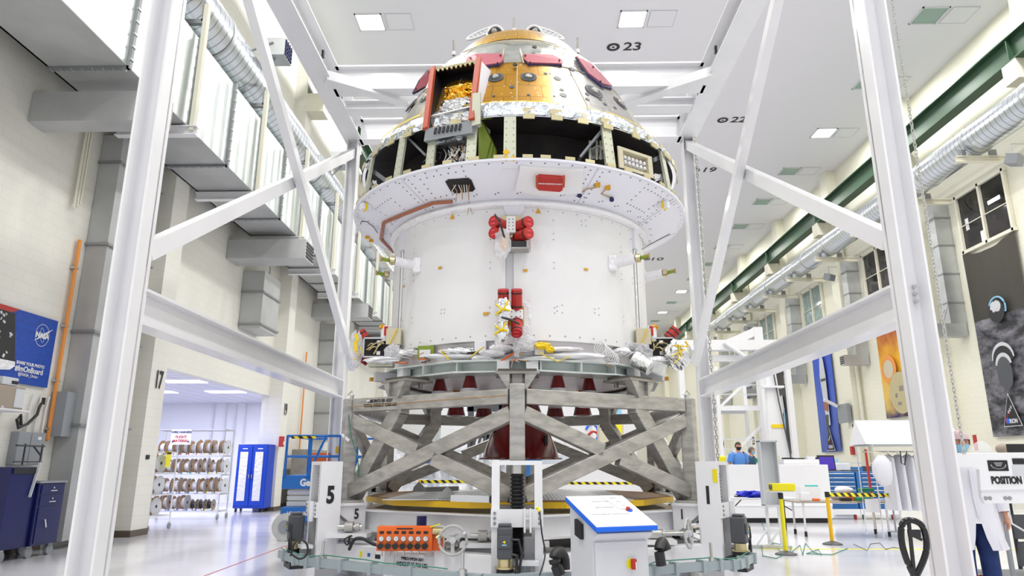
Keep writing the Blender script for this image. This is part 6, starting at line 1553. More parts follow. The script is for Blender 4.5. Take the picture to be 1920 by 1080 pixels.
zramp('fire_cloth', [(0.12, (0.02, 0.02, 0.12)), (0.26, (0.75, 0.50, 0.12)), (0.5, (0.85, 0.45, 0.02)), (0.72, (0.35, 0.04, 0.02)), (1.0, (0.03, 0.015, 0.015))])
zramp('sky_cloth', [(0.1, (0.05, 0.09, 0.35)), (0.5, (0.08, 0.14, 0.5)), (0.9, (0.04, 0.10, 0.55))], nscale=2, namp=0.4)
zramp('space_cloth', [(0.1, (0.05, 0.06, 0.07)), (0.5, (0.10, 0.09, 0.09)), (0.9, (0.04, 0.03, 0.03))], nscale=2)
def patch_logo(t, q, u, v_, s_):
    c = q(u, v_, 0.04)
    MB().prism([c + V((0, 0.62 * s_, -0.5 * s_)), c + V((0, -0.62 * s_, -0.5 * s_)), c + V((0, 0, 1.0 * s_))], (-0.01, 0, 0)).build('patch_edge', 'lt_grey', t)
    MB().prism([c + V((-0.012, 0.56 * s_, -0.46 * s_)), c + V((-0.012, -0.56 * s_, -0.46 * s_)), c + V((-0.012, 0, 0.9 * s_))], (-0.01, 0, 0)).build('patch', 'black', t)
    MB().cyl(c + V((-0.022, 0.26 * s_, -0.24 * s_)), c + V((-0.03, 0.26 * s_, -0.24 * s_)), 0.13 * s_, n=16).build('planet', 'label_blue', t)
    MB().tube([c + V((-0.03, 0.30 * s_, -0.38 * s_)), c + V((-0.03, 0.34 * s_, -0.15 * s_)), c + V((-0.03, 0.1 * s_, 0.12 * s_))], 0.02 * s_, 4).build('red_streak', 'red', t)
    b = MB()
    for dy, dz in ((0.1, 0.15), (0.0, 0.24), (-0.1, 0.36)): b.box(c + V((-0.03, dy * s_, dz * s_)), (0.004, 0.17 * s_, 0.025 * s_), rx=-0.5).box(c + V((-0.03, dy * s_, dz * s_)), (0.004, 0.025 * s_, 0.17 * s_), rx=-0.5)
    b.build('star', 'paper', t)
    text('RION', c + V((-0.03, -0.12 * s_, -0.27 * s_)), (0, -1, 0), (0, 0, 1), 0.27 * s_, 'paper', t, sx=0.8, off=0.006)
t, q = rbanner(27.6, 24.55, 2.5, 9.9, 'tall black banner showing the moon surface on the right wall', 'moon_cloth')
b = MB(); c = q(0.52, 0.37, 0.03); b.cyl(c, c + V((-0.01, 0, 0)), 0.45, n=24); b.build('earth_shade', 'black', t)
c = q(0.55, 0.36, 0.045)
b = MB(); vs = [c + V((0, -0.45 * math.cos(a), 0.45 * math.sin(a))) for a in [PI * i / 14 for i in range(-2, 13)]]; b.tube(vs, 0.035, 5); b.build('earth_rim', 'mask_blue', t); MB().blob(c + V((0.0, 0.12, 0.1)), (0.012, 0.26, 0.2), 0.3, seed=3).build('cloud', 'lt_grey', t)
c = q(0.5, 0.63, 0.04); b = MB(); b.add([c + V((-0.02, -0.62 * math.cos(a), 0.1 + 0.62 * math.sin(a))) for a in [PI * i / 16 for i in range(17)]] + [c + V((-0.02, 0.62, -0.1)), c + V((-0.02, -0.62, -0.1))][::1], [tuple(range(17))]); b.build('craft_picture', 'lt_grey', t)
b = MB(); b.add([c + V((-0.03, -0.56 * math.cos(a), 0.02 + 0.56 * math.sin(a))) for a in [PI * i / 16 for i in range(17)]], [tuple(range(17))]); b.build('craft_picture', 'black', t)
b = MB(); b.add([c + V((-0.04, -0.44 * math.cos(a), -0.12 + 0.44 * math.sin(a))) for a in [PI * i / 16 for i in range(17)]], [tuple(range(17))]); b.build('craft_picture', 'lt_grey', t)
b = MB(); b.add([c + V((-0.05, 0.44 * math.sin(a) * 0.95, -0.45 + 0.62 * math.cos(a))) for a in [2 * PI * i / 24 for i in range(24)]], [tuple(range(24))]); b.build('craft_picture', 'dark_grey', t)
patch_logo(t, q, 0.46, 0.90, 0.82)
t, q = rbanner(35.4, 32.9, 3.7, 9.9, 'tall red and yellow banner with reentering capsule, right wall', 'fire_cloth')
c = q(0.42, 0.62, 0.04); MB().cyl(c, c + V((-0.01, 0, 0)), 0.7, n=28).build('capsule_picture', 'orange_pipe', t); MB().cyl(c + V((-0.01, 0, 0)), c + V((-0.02, 0, 0)), 0.45, n=24).build('capsule_picture', 'tan', t)
c = q(0.75, 0.82, 0.05); MB().cyl(c, c + V((-0.01, 0, 0)), 1.0, n=28).build('capsule_picture', 'clip', t); MB().box(c + V((-0.02, -0.1, 0.2)), (0.01, 0.3, 0.25)).box(c + V((-0.02, 0.4, -0.1)), (0.01, 0.15, 0.2)).box(c + V((-0.02, 0.2, -0.5)), (0.01, 0.3, 0.14)).build('hatch_picture', 'alu_dark', t)
t, q = rbanner(43.6, 40.9, 2.2, 9.9, 'tall blue banner showing a rocket standing beside the grey duct, right wall', 'sky_cloth')
def strip3(pts, mt, d=0.04, nm='rocket_picture'): return MB().prism([q(u, v_, d) for u, v_ in pts], (-0.01, 0, 0)).build(nm, mt, t)
strip3([(0.50, 0.30), (0.56, 0.24), (0.64, 0.24), (0.70, 0.31), (0.74, 0.42), (0.72, 0.80), (0.55, 0.80), (0.44, 0.42)], 'lt_grey'); strip3([(0.48, 0.44), (0.73, 0.44), (0.72, 0.46), (0.50, 0.46)], 'dark_grey', 0.06); strip3([(0.50, 0.62), (0.73, 0.62), (0.70, 0.70), (0.52, 0.68)], 'duct_brown', 0.06); strip3([(0.52, 0.72), (0.68, 0.72), (0.60, 0.86), (0.52, 0.85)], 'dark_grey', 0.06)
patch_logo(t, q, 0.60, 0.93, 0.95)
t, q = rbanner(51.6, 48.2, 2.2, 9.9, 'tall dark space banner on the right wall, farthest of the row', 'space_cloth')
strip3([(0.45, 0.5), (0.8, 0.48), (0.85, 0.62), (0.6, 0.68)], 'lt_grey'); strip3([(0.70, 0.95), (0.80, 0.62), (0.86, 0.60), (0.78, 0.95)], 'mask_blue'); patch_logo(t, q, 0.62, 0.91, 0.9)
A = hx(1393, 712, 17.7); t = thing('wall_flag', 'small navy banner with white lettering far along right wall', 'banner', A)
B = hx(1417, 738, 17.7); MB().b2((17.7, B.y, B.z - 0.2), (17.72, A.y, A.z + 0.6)).build('sheet', 'navy', t); MB().box((17.69, (A.y + B.y) / 2, (A.z + B.z) / 2 + 0.15), (0.01, (A.y - B.y) * 0.9, 0.35)).build('lettering', 'lt_grey', t)
# thermometer sign and pole lamp arm etc
p = hx(1829, 830, 17.78); o = MB().box(p, (0.03, 0.2, 0.6)).build('wall_sign', 'red'); tag(o, 'narrow red vertical sign on right wall below the moon banner', 'sign')
p = hx(1505, 858, 17.7)
p = hx(1598, 845, 17.7); o = MB().box(p, (0.12, 0.25, 0.45)).build('fire_alarm', 'red'); tag(o, 'red fire alarm box under the number 21', 'alarm')
p = hx(1583, 775, 17.6); t = thing('wall_monitor', 'dark monitor on a bracket arm beside the blue rocket banner', 'monitor', p); MB().box(p, (0.2, 1.2, 1.0)).build('screen', 'mid_grey', t); MB().box(p + V((-0.5, 0.4, 0.6)), (0.8, 0.15, 0.15), ry=0.5).build('arm', 'paper', t)
# white partition and behind it
t = thing('partition', 'long white partition screen standing before the work area', 'partition', (4, 18.8, 0))
MB().b2((0.2, 18.8, 0.12), (7.95, 19.3, 1.46)).build('panel', 'white', t, bevel=0.01); MB().b2((0.3, 18.9, 0.0), (7.85, 19.2, 0.12)).build('kick_base', 'black', t); MB().b2((0.2, 18.78, 0.42), (7.95, 18.8, 0.47)).build('trim_strip', 'white_cool', t)
o = MB().b2((7.0, 19.32, 1.2), (7.95, 19.7, 1.6)).build('storage_box', 'white'); tag(o, 'white box standing against the back of the partition near the laptop', 'box')
# standing platform and persons behind the partition
o = MB().b2((4.6, 19.35, 0.0), (6.8, 21.2, 0.27)).build('step_platform', 'lt_grey'); tag(o, 'low grey step platform behind the white partition', 'platform')
def skin_geo(P, E, R_):
    me = bpy.data.meshes.new('tmp'); me.from_pydata([tuple(p) for p in P], E, []); o = bpy.data.objects.new('tmp', me); COL.objects.link(o)
    md = o.modifiers.new('s', 'SKIN'); sk = me.skin_vertices[0].data
    for i, r_ in enumerate(R_): sk[i].radius = (r_, r_) if not isinstance(r_, tuple) else r_
    sk[0].use_root = True
    ss = o.modifiers.new('b', 'SUBSURF'); ss.levels = 1; ss.render_levels = 1
    dg = bpy.context.evaluated_depsgraph_get(); dg.update(); ev = o.evaluated_get(dg); m2 = ev.to_mesh()
    vs = [tuple(v.co) for v in m2.vertices]; fs = [tuple(p.vertices) for p in m2.polygons]
    ev.to_mesh_clear(); bpy.data.objects.remove(o); bpy.data.meshes.remove(me)
    return vs, fs
def head_geo(c, T_, s_=1.0):
    vs = []; n_, m_ = 20, 16
    for j in range(m_ + 1):
        for i in range(n_):
            th = PI * j / m_; ph = 2 * PI * i / n_
            x = 0.078 * math.sin(th) * math.sin(ph); y = -0.098 * math.sin(th) * math.cos(ph); z = 0.118 * math.cos(th)
            if z < 0: x *= 1 - 0.25 * (-z / 0.118); y *= 1 - 0.08 * (-z / 0.118)
            fr_ = max(0, math.cos(ph)) ** 12
            if fr_ > 0.1 and -0.045 < z < 0.02: y -= 0.022 * fr_ * (1 - abs(z + 0.02) / 0.045)
            vs.append(T_(V((x, y, z)) * s_ + c))
    fs = [(j * n_ + i, (j + 1) * n_ + i, (j + 1) * n_ + (i + 1) % n_, j * n_ + (i + 1) % n_) for j in range(m_) for i in range(n_)]
    return vs, fs
def cap_shell(c, T_, s_, z0, front_z, amp=0.0):
    vs = []; n_, m_ = 24, 10
    for j in range(m_ + 1):
        for i in range(n_):
            ph = 2 * PI * i / n_; fz = front_z if math.cos(ph) > 0.2 else z0
            thm = math.acos(max(-1, min(1, fz / 0.13))); th = thm * j / m_
            k = 1 + amp * math.sin(ph * 9 + j)
            vs.append(T_(V((0.088 * math.sin(th) * math.sin(ph) * k, -0.106 * math.sin(th) * math.cos(ph) * k, 0.13 * math.cos(th))) * s_ + c))
    return MB().add(vs, [(j * n_ + i, (j + 1) * n_ + i, (j + 1) * n_ + (i + 1) % n_, j * n_ + (i + 1) % n_) for j in range(m_) for i in range(n_)])
def face_bits(p, c, T_, s_, hair):
    b = MB()
    for sx in (-1, 1): b.add([T_(V((sx * 0.03 + dx, -0.094, 0.012 + dz)) * s_ + c) for dx, dz in ((-0.014, 0), (0, 0.007), (0.014, 0), (0, -0.006))], [(0, 1, 2, 3)])
    b.build('eye', 'black', p)
    b = MB()
    for sx in (-1, 1): b.add([T_(V((sx * 0.032 + dx, -0.097, 0.034 + dz)) * s_ + c) for dx, dz in ((-0.02, 0), (-0.02, 0.008), (0.02, 0.008), (0.02, 0))], [(0, 1, 2, 3)])
    b.build('eyebrow', hair, p)
def mask_geo(c, T_, s_):
    vs = []
    for j in range(7):
        for i in range(11):
            ph = -1.35 + 2.7 * i / 10; z = -0.015 - 0.085 * j / 6; r_ = 1.10 * (1 - 0.25 * (-z / 0.118)) * math.sqrt(max(0.1, 1 - (z / 0.128) ** 2)); k = 1 + 0.16 * max(0, math.cos(ph)) ** 3 * (1 - j / 8)
            vs.append(T_(V((0.080 * r_ * math.sin(ph), -0.100 * r_ * math.cos(ph) * k, z)) * s_ + c))
    return MB().add(vs, [(j * 11 + i, j * 11 + i + 1, (j + 1) * 11 + i + 1, (j + 1) * 11 + i) for j in range(6) for i in range(10)])
def hand_pts(w_, d, s_=1.0, side=1, curl=0.3):
    """palm, five fingers from wrist point w_, direction d"""
    d = V(d).normalized(); x = V((0, -1, 0)); x = (x - d * x.dot(d)).normalized(); y = d.cross(x)   # x: palm width direction
    pts = [w_ + d * 0.045, w_ + d * 0.08]; rad_ = [0.026, 0.028]; ed = []
    out_ = []
    for k, (off_, ln) in enumerate(((-0.030, 0.060), (-0.010, 0.075), (0.010, 0.078), (0.030, 0.068))):
        a = w_ + d * 0.088 + x * off_; b_ = a + (d + y * curl * side).normalized() * ln * 0.5; c = b_ + (d * 0.8 + y * (curl * 2.2) * side).normalized() * ln * 0.5
        out_.append((a, b_, c))
    th = (w_ + d * 0.03 + x * -0.030, w_ + d * 0.06 + x * -0.052 + y * 0.01 * side, w_ + d * 0.095 + x * -0.055 + y * 0.02 * side)
    return pts, rad_, out_, th
def body(T_, height, arms, scale=1.0, lean=0.0):
    """returns MB with a continuous skinned body; arms = two lists (shoulder excluded) elbow, wrist, hand direction, side"""
    h = height / 1.78
    P = [V((0, 0, 0.95)), V((0, -0.0, 1.12)), V((0, 0, 1.32)), V((0, 0, 1.45)), V((0, -0.01, 1.54)), V((0, -0.02, 1.62))]; R_ = [0.135, 0.125, 0.14, 0.10, 0.055, 0.06]; E = [(i, i + 1) for i in range(5)]
    for s_ in (-1, 1):
        k = len(P); P += [V((s_ * 0.10, 0, 0.86)), V((s_ * 0.11, -0.02, 0.50)), V((s_ * 0.12, 0.02, 0.10)), V((s_ * 0.13, -0.10, 0.05))]; R_ += [0.095, 0.065, 0.042, 0.035]; E += [(0, k), (k, k + 1), (k + 1, k + 2), (k + 2, k + 3)]
    for s_, (el_, wr_, dr_) in zip((-1, 1), arms):
        k = len(P); P += [V((s_ * 0.19, 0, 1.43)), V(el_), V(wr_)]; R_ += [0.06, 0.043, 0.028]; E += [(3, k), (k, k + 1), (k + 1, k + 2)]
        pts, ra_, fing, th = hand_pts(V(wr_), dr_, 1, s_)
        k2 = len(P); P += pts; R_ += ra_; E += [(k + 2, k2), (k2, k2 + 1)]
        for f in fing:
            k3 = len(P); P += list(f); R_ += [0.010, 0.009, 0.007]; E += [(k2 + 1, k3), (k3, k3 + 1), (k3 + 1, k3 + 2)]
        k3 = len(P); P += list(th); R_ += [0.013, 0.011, 0.008]; E += [(k2, k3), (k3, k3 + 1), (k3 + 1, k3 + 2)]
    vs, fs = skin_geo([T_(p * h) for p in P], E, [r_ * h for r_ in R_])
    b = MB().add(vs, fs); hc = V((0, -0.035, 1.665)) * h
    v2, f2 = head_geo(hc, T_, h); b.add(v2, f2)
    return b, hc, h
def garment(T_, h, rows, name, mt, parent, n_=28, slit=None, seed=1, amp=0.006):
    rr = random.Random(seed); vs = []
    for (z, rx_, ry_, oy) in rows:
        for i in range(n_):
            a = 2 * PI * (i + 0.5) / n_; k = 1 + rr.uniform(-amp, amp) * 4
            aa = a
            if slit and z < slit: 
                g = 0.16 * (slit - z) / 0.2; aa = a if math.cos(a) < 0.9 else a + math.copysign(g, math.sin(a))
            vs.append(T_(V((rx_ * math.sin(aa) * k, oy - ry_ * math.cos(aa) * k, z)) * h))
    fs = []
    for j in range(len(rows) - 1):
        for i in range(n_):
            if slit and rows[j + 1][0] <= slit + 1e-6 and i == n_ - 1: continue
            if slit and rows[j][0] < slit and i == n_ - 1: continue
            fs.append((j * n_ + i, j * n_ + (i + 1) % n_, (j + 1) * n_ + (i + 1) % n_, (j + 1) * n_ + i))
    return MB().add(vs, fs).build(name, mt, parent, smooth=True)
def sleeve(T_, h, pts, rads, name, mt, parent):
    b = MB(); n_ = 14; P = [T_(V(p) * h) for p in pts]; vs = []; 
    for i, p in enumerate(P):
        d = (P[min(i + 1, len(P) - 1)] - P[max(0, i - 1)]).normalized(); u = d.cross(V((0, 1, 0))).normalized(); w_ = u.cross(d)
        for k in range(n_): vs.append(p + (u * math.cos(2 * PI * k / n_) + w_ * math.sin(2 * PI * k / n_)) * rads[i] * h * (1 + 0.05 * math.sin(k * 3 + i * 2)))
    return b.add(vs, [(i * n_ + k, i * n_ + (k + 1) % n_, (i + 1) * n_ + (k + 1) % n_, (i + 1) * n_ + k) for i in range(len(P) - 1) for k in range(n_)]).build(name, mt, parent, smooth=True)
def person(loc, rot, height, lb, arms):
    loc = V(loc); Rm = Matrix.Rotation(rot, 3, 'Z')
    T_ = lambda p: loc + Rm @ V(p)
    b, hc, h = body(T_, height, arms); o = b.build('person', 'skin', None, smooth=True, origin=loc); tag(o, lb, 'person')
    return o, T_, hc, h
TOR = [(0.93, 0.165, 0.125, 0), (1.1, 0.155, 0.12, 0), (1.28, 0.19, 0.135, 0), (1.40, 0.20, 0.13, 0), (1.47, 0.15, 0.10, 0), (1.52, 0.07, 0.07, 0)]
LEG = lambda s_: ([(s_ * 0.09, 0, 0.98), (s_ * 0.10, -0.01, 0.8), (s_ * 0.11, -0.02, 0.5), (s_ * 0.12, 0.01, 0.08)], [0.13, 0.115, 0.09, 0.085])
AH = (((-0.27, 0.03, 1.14), (-0.24, -0.12, 0.92), (0, -0.2, -1)), ((0.27, 0.03, 1.14), (0.24, -0.12, 0.92), (0, -0.2, -1)))
# man in blue t-shirt
u_ = hy(1383, 840, 20.0)
o, T_, hc, h = person((u_.x, 20.0, 0.27), 0.25, 1.80, 'person in a bright blue t-shirt and black face mask behind the partition', AH)
cap_shell(hc, T_, h, -0.02, 0.055).build('hair', 'hair', o, smooth=True); mask_geo(hc, T_, h).build('mask', 'black', o, smooth=True); face_bits(o, hc, T_, h, 'hair')
garment(T_, h, TOR, 't_shirt', 'tshirt', o, seed=2)
for s_ in (-1, 1):
    sleeve(T_, h, [(s_ * 0.13, 0, 1.45), (s_ * 0.20, 0, 1.42), (s_ * 0.25, 0.02, 1.24)], [0.09, 0.09, 0.085], 'sleeve', 'tshirt', o); pts, rd = LEG(s_); sleeve(T_, h, pts, rd, 'trouser_leg', 'jeans', o)
    MB().box(T_(V((s_ * 0.13, -0.06, 0.04)) * h), (0.1, 0.26, 0.08), rz=0.25).build('shoe', 'blackrub', o, bevel=0.02)
u_ = hy(1407, 846, 20.5)
o, T_, hc, h = person((u_.x, 20.5, 0.27), 1.0, 1.68, 'grey haired person in a dark teal shirt and light mask behind the partition', AH)
cap_shell(hc, T_, h, -0.04, 0.05).build('hair', 'hair_grey', o, smooth=True); mask_geo(hc, T_, h).build('mask', 'mask_blue', o, smooth=True); face_bits(o, hc, T_, h, 'hair_grey')
garment(T_, h, TOR, 'shirt', 'teal_shirt', o, seed=3)
for s_ in (-1, 1):
    sleeve(T_, h, [(s_ * 0.13, 0, 1.45), (s_ * 0.20, 0, 1.42), (s_ * 0.26, 0.02, 1.14), (s_ * 0.25, -0.08, 0.98)], [0.09, 0.09, 0.07, 0.055], 'sleeve', 'teal_shirt', o); pts, rd = LEG(s_); sleeve(T_, h, pts, rd, 'trouser_leg', 'jeans', o)
    MB().box(T_(V((s_ * 0.13, -0.06, 0.04)) * h), (0.1, 0.26, 0.08), rz=1.0).build('shoe', 'blackrub', o, bevel=0.02)
# person in white coat at the right edge
o, T_, hc, h = person((4.84, 7.95, 0), -0.25, 1.80, 'person in a white lab coat, hair net and blue mask behind the POSITION plate', (((-0.27, 0.0, 1.15), (-0.26, -0.1, 0.93), (0, -0.3, -1)), ((0.29, 0.0, 1.17), (0.31, -0.06, 0.92), (0.12, -0.15, -1))))
cap_shell(hc, T_, h * 1.12, -0.02, 0.035, 0.02).build('hair_net', 'netcap', o, smooth=True); mask_geo(hc, T_, h).build('mask', 'mask_blue', o, smooth=True); face_bits(o, hc, T_, h, 'hair')
garment(T_, h, [(0.58, 0.30, 0.24, 0), (0.7, 0.29, 0.23, 0), (0.84, 0.275, 0.21, 0), (0.98, 0.25, 0.19, 0), (1.1, 0.235, 0.175, 0), (1.22, 0.23, 0.165, 0), (1.34, 0.23, 0.155, 0), (1.43, 0.20, 0.13, 0), (1.48, 0.14, 0.10, 0), (1.53, 0.075, 0.075, 0)], 'lab_coat', 'cloth_white', o, n_=36, slit=0.82, seed=5, amp=0.014)
for s_ in (-1, 1):
    sleeve(T_, h, [(s_ * 0.13, 0, 1.45), (s_ * 0.21, 0, 1.42), (s_ * 0.28, 0.0, 1.17), (s_ * 0.295, -0.05, 0.95)], [0.10, 0.10, 0.085, 0.06], 'sleeve', 'cloth_white', o); pts, rd = LEG(s_); sleeve(T_, h, pts, rd, 'trouser_leg', 'jeans', o)
    MB().box(T_(V((s_ * 0.13, -0.06, 0.04)) * h), (0.1, 0.27, 0.08), rz=-0.25).build('shoe', 'blackrub', o, bevel=0.02)
MB().tube([T_(V((0, -0.185, 1.40)) * h), T_(V((0.0, -0.195, 1.1)) * h), T_(V((0.01, -0.215, 0.9)) * h)], 0.012, 5).build('placket', 'cloth_white', o)
# POSITION plate
Y7 = 6.90
A = lambda px, py: hy(px, py, Y7)
t = thing('position_plate', 'white steel plate lettered POSITION 1 before the person in lab coat', 'plate', A(1850, 945))
P = [A(1742, 850), A(1960, 848), A(1960, 946), A(1902, 944), A(1895, 918) if False else A(1900, 944), A(1846, 944), A(1840, 930), A(1836, 880), A(1742, 878)]
MB().prism(P, (0, 0.05, 0)).build('plate', 'steel_white', t, bevel=0.006)
MB().prism([A(1836, 915), A(1960, 912), A(1960, 916), A(1836, 919)], (0, -0.02, 0)).build('fold', 'steel_white', t)
MB().box(A(1871, 873), (0.19, 0.012, 0.10), ).build('nameplate', 'black', t, bevel=0.004); MB().box(A(1909, 865), (0.11, 0.012, 0.055)).build('nameplate', 'black', t); MB().box(A(1911, 882), (0.12, 0.01, 0.09)).build('data_label', 'lt_grey', t)
b = MB(); c = A(1871, 872)
for k in range(11): a = PI * (k + 0.5) / 11; b.box(c + V((-0.07 * math.cos(a), -0.008, 0.005 - 0.04 * math.sin(a))), (0.005, 0.003, 0.012), ry=a)
for k in range(3): b.box(c + V((0, -0.008, 0.02 - 0.013 * k)), (0.08 - 0.015 * k, 0.003, 0.005))
b.build('nameplate_print', 'lt_grey', t)
text('POSITION', A(1887, 901) + V((0.0, -0.004, 0)), (1, 0, 0), (0, 0, 1), 0.092, 'black', t, sx=0.70, off=0.004); text('1', A(1922, 901) + V((0.0, -0.004, 0)), (1, 0, 0), (0, 0, 1), 0.092, 'red', t, sx=0.8, off=0.003)
for px in (1852, 1889): MB().cyl(A(px - 4, 934) + V((0, 0.0, 0)), A(px - 4, 934) + V((0, -0.006, 0)), 0.018, n=16).cyl(A(px + 4, 934), A(px + 4, 934) + V((0, -0.006, 0)), 0.018, n=16).build('slot_hole', 'mid_grey', t)
MB().b2((3.98, Y7 - 0.01, A(1742, 876).z), (4.3, Y7 + 0.06, A(1742, 852).z)).build('mounting_arm', 'steel_white', t)
o = MB().add([A(1855, 850) + V((0.11 * math.cos(a), 0.1, 0.14 * math.sin(a) - 0.02)) for a in [PI * i / 16 for i in range(17)]] + [A(1855, 850) + V((0.11 * math.cos(a), 0.106, 0.14 * math.sin(a) - 0.02)) for a in [PI * i / 16 for i in range(17)]], [tuple(range(17)), tuple(range(33, 16, -1))]).build('acrylic_shield', 'acrylic'); tag(o, 'clear rounded acrylic shield standing above the POSITION plate', 'shield')
c = hy(1881, 842, 9.6); t = thing('lab_stool', 'brown rounded stool back showing above the POSITION plate', 'stool', (c.x, 9.6, 0)); MB().blob(c, (0.10, 0.06, 0.08), 0.02).build('backrest', 'brown_top', t, smooth=True); MB().cyl((c.x, 9.66, 0.0), (c.x, 9.66, c.z), 0.025, n=10).cyl((c.x, 9.5, 1.0), (c.x, 9.5, 1.06), 0.18, n=20).build('post', 'blackrub', t)
# dark equipment cart on the right edge
cx_ = 5.80; t = thing('equipment_cart', 'grey metal cart with black screens and red casters at right edge', 'cart', (cx_, 8.6, 0))
b = MB()
for x in (cx_ - 0.25, cx_ + 0.75):
    for y in (8.5, 9.2): b.box((x, y, 0.62), (0.04, 0.04, 0.95))
for z in (0.18, 1.08): b.box((cx_ + 0.25, 8.85, z), (1.05, 0.74, 0.04))
b.build('frame', 'mid_grey', t)
for z, rx_ in ((0.45, 0.25), (0.75, 0.0)): MB().box((cx_ + 0.3, 8.6, z), (0.75, 0.05, 0.27), rx=rx_).build('screen_panel', 'dark_grey', t)
for x in (cx_ - 0.2, cx_ + 0.7):
    for y in (8.5, 9.2): o = MB().cyl((x - 0.02, y, 0.07), (x + 0.02, y, 0.07), 0.07, n=16).build('caster', 'red', t, smooth=True)
MB().tube([(cx_ - 0.2, 8.45, 1.08), (cx_ - 0.22, 8.42, 0.8), (cx_ + 0.0, 8.42, 0.66), (cx_ + 0.2, 8.42, 0.75), (cx_ + 0.15, 8.42, 1.0)], 0.012, 6).build('white_cable', 'wire_white', t)
for k, (lb, x, z, d, mt) in enumerate((('black monitor on the grey cart at right edge', cx_ + 0.46, 1.45, (0.7, 0.06, 0.5), 'black'), ('yellow and black sensor case on the grey cart', cx_ - 0.15, 1.16, (0.2, 0.2, 0.12), 'black'), ('brown cardboard box on the grey cart', cx_ + 0.15, 1.17, (0.3, 0.3, 0.13), 'card'))):
    t = thing(('monitor', 'instrument_case', 'cardboard_box')[k], lb, ('monitor', 'case', 'box')[k], (x, 8.75, z)); MB().box((x, 8.75, z), d).build(('screen', 'case', 'carton')[k], mt, t, bevel=0.005)
    if k == 0: MB().box((x, 8.78, 1.15), (0.1, 0.1, 0.12)).build('stand', 'black', t)
    if k == 1: MB().box((x, 8.74, z + 0.065), (0.1, 0.14, 0.015)).build('yellow_strip', 'yellow', t)
# stanchions
def stanchion(px, py0, py1, lb, mt, g_=None):
    base = hz(px, py1, 0); Y = base.y; top_ = hy(px, py0, Y)
    t = thing('barrier_post', lb, 'barrier post', (base.x, Y, 0))
    MB().lathe([(0, 0.07), (0.04, 0.065), (0.17, 0.02), (0.18, 0.0), (0, 0)], 32, (base.x, Y, 0)).build('base', 'dark_grey', t, smooth=True)
    MB().cyl((base.x, Y, 0.05), (base.x, Y, top_.z - 0.1), 0.035, n=18).build('pole', mt, t, smooth=True)
    MB().cyl((base.x, Y, top_.z - 0.1), (base.x, Y, top_.z), 0.042, n=18).build('belt_head', 'black', t, smooth=True)
    return V((base.x, Y, top_.z))
s1 = stanchion(1474, 924, 1040, 'bright yellow belt barrier post under the yellow parts bin', 'yellow')
s2 = stanchion(1561, 922, 1021, 'amber belt barrier post holding the striped belt', 'amber')
e2 = hy(1712, 929, s2.y + 1.5)
o = MB().beam(s2 + V((0.03, -0.03, -0.05)), e2, 0.01, 0.07).build('barrier_belt', 'hazard'); tag(o, 'yellow and black striped belt stretched from the amber post', 'barrier belt')
o = MB().b2((-2.6, 17.5, 1.02), (-0.2, 17.52, 1.09)).build('barrier_belt', 'hazard'); tag(o, 'striped barrier belt seen behind the deck under the crossed tubes', 'barrier belt')
o = MB().b2((0.35, 17.0, 1.0), (3.9, 17.02, 1.06)).build('barrier_belt', 'hazard'); tag(o, 'striped barrier belt along the partition behind the deck', 'barrier belt')
for x, y, lb in ((-2.6, 17.51, 'amber barrier post behind the deck by the plastic draped racks'), (-0.25, 17.51, 'amber barrier post behind the deck near its centre'), (3.9, 17.01, 'amber barrier post before the partition')):
    t = thing('barrier_post', lb, 'barrier post', (x, y, 0)); MB().cyl((x, y, 0.03), (x, y, 1.1), 0.035, n=14).build('pole', 'amber', t, smooth=True); MB().cyl((x, y, 0), (x, y, 0.04), 0.17, n=24).build('base', 'dark_grey', t)
# grey channel stand
p = hz(1456, 1028, 0); t = thing('channel_stand', 'tall grey metal channel panel on a white legged floor stand', 'stand', (p.x, p.y, 0))
bx_ = p.x; by_ = p.y
b = MB(); z0, z1 = 0.74, 1.88; b.box((bx_ - 0.03, by_ + 0.03, (z0 + z1) / 2), (0.30, 0.01, z1 - z0)); b.box((bx_ - 0.18, by_ - 0.05, (z0 + z1) / 2), (0.02, 0.18, z1 - z0)); b.box((bx_ + 0.12, by_ - 0.05, (z0 + z1) / 2), (0.02, 0.18, z1 - z0)); b.box((bx_ - 0.03, by_ - 0.05, z1), (0.32, 0.18, 0.03)); b.box((bx_ - 0.03, by_ - 0.05, z0), (0.32, 0.18, 0.02)); b.build('channel', 'lt_grey', t)
for dx in (-0.1, 0.12):
    MB().box((bx_ + dx, by_ + 0.05, 0.46), (0.045, 0.045, 0.9)).build('leg', 'white', t); MB().box((bx_ + dx - 0.15, by_ - 0.1 * (dx > 0), 0.03), (0.5, 0.06, 0.055)).build('foot', 'concrete', t); MB().beam((bx_ + dx - 0.25, by_, 0.05), (bx_ + dx, by_ + 0.04, 0.35), 0.03, 0.03).build('brace', 'white', t)
# yellow bin on a plate
c = V((s1.x + 0.02, s1.y + 0.05, s1.z + 0.02)); t = thing('bin_shelf', 'small white shelf plate on top of the yellow barrier post', 'shelf', c); MB().box(c, (0.42, 0.25, 0.015)).build('plate', 'white', t)
t = thing('parts_bin', 'yellow plastic parts bin resting on the small white plate', 'bin', c)
cc_ = c + V((0.03, 0, 0.075)); b = MB(); b.prism([cc_ + V((-0.20, -0.1, -0.065)), cc_ + V((0.19, -0.1, -0.065)), cc_ + V((0.21, -0.1, 0.02)), cc_ + V((0.18, -0.1, 0.06)), cc_ + V((-0.20, -0.1, 0.06))], (0, 0.2, 0)); b.build('bin', 'yellow', t, bevel=0.008)
MB().cyl(cc_ + V((-0.21, -0.08, 0)), cc_ + V((-0.235, -0.08, 0)), 0.045, n=16).build('tape_roll', 'dark_grey', t)
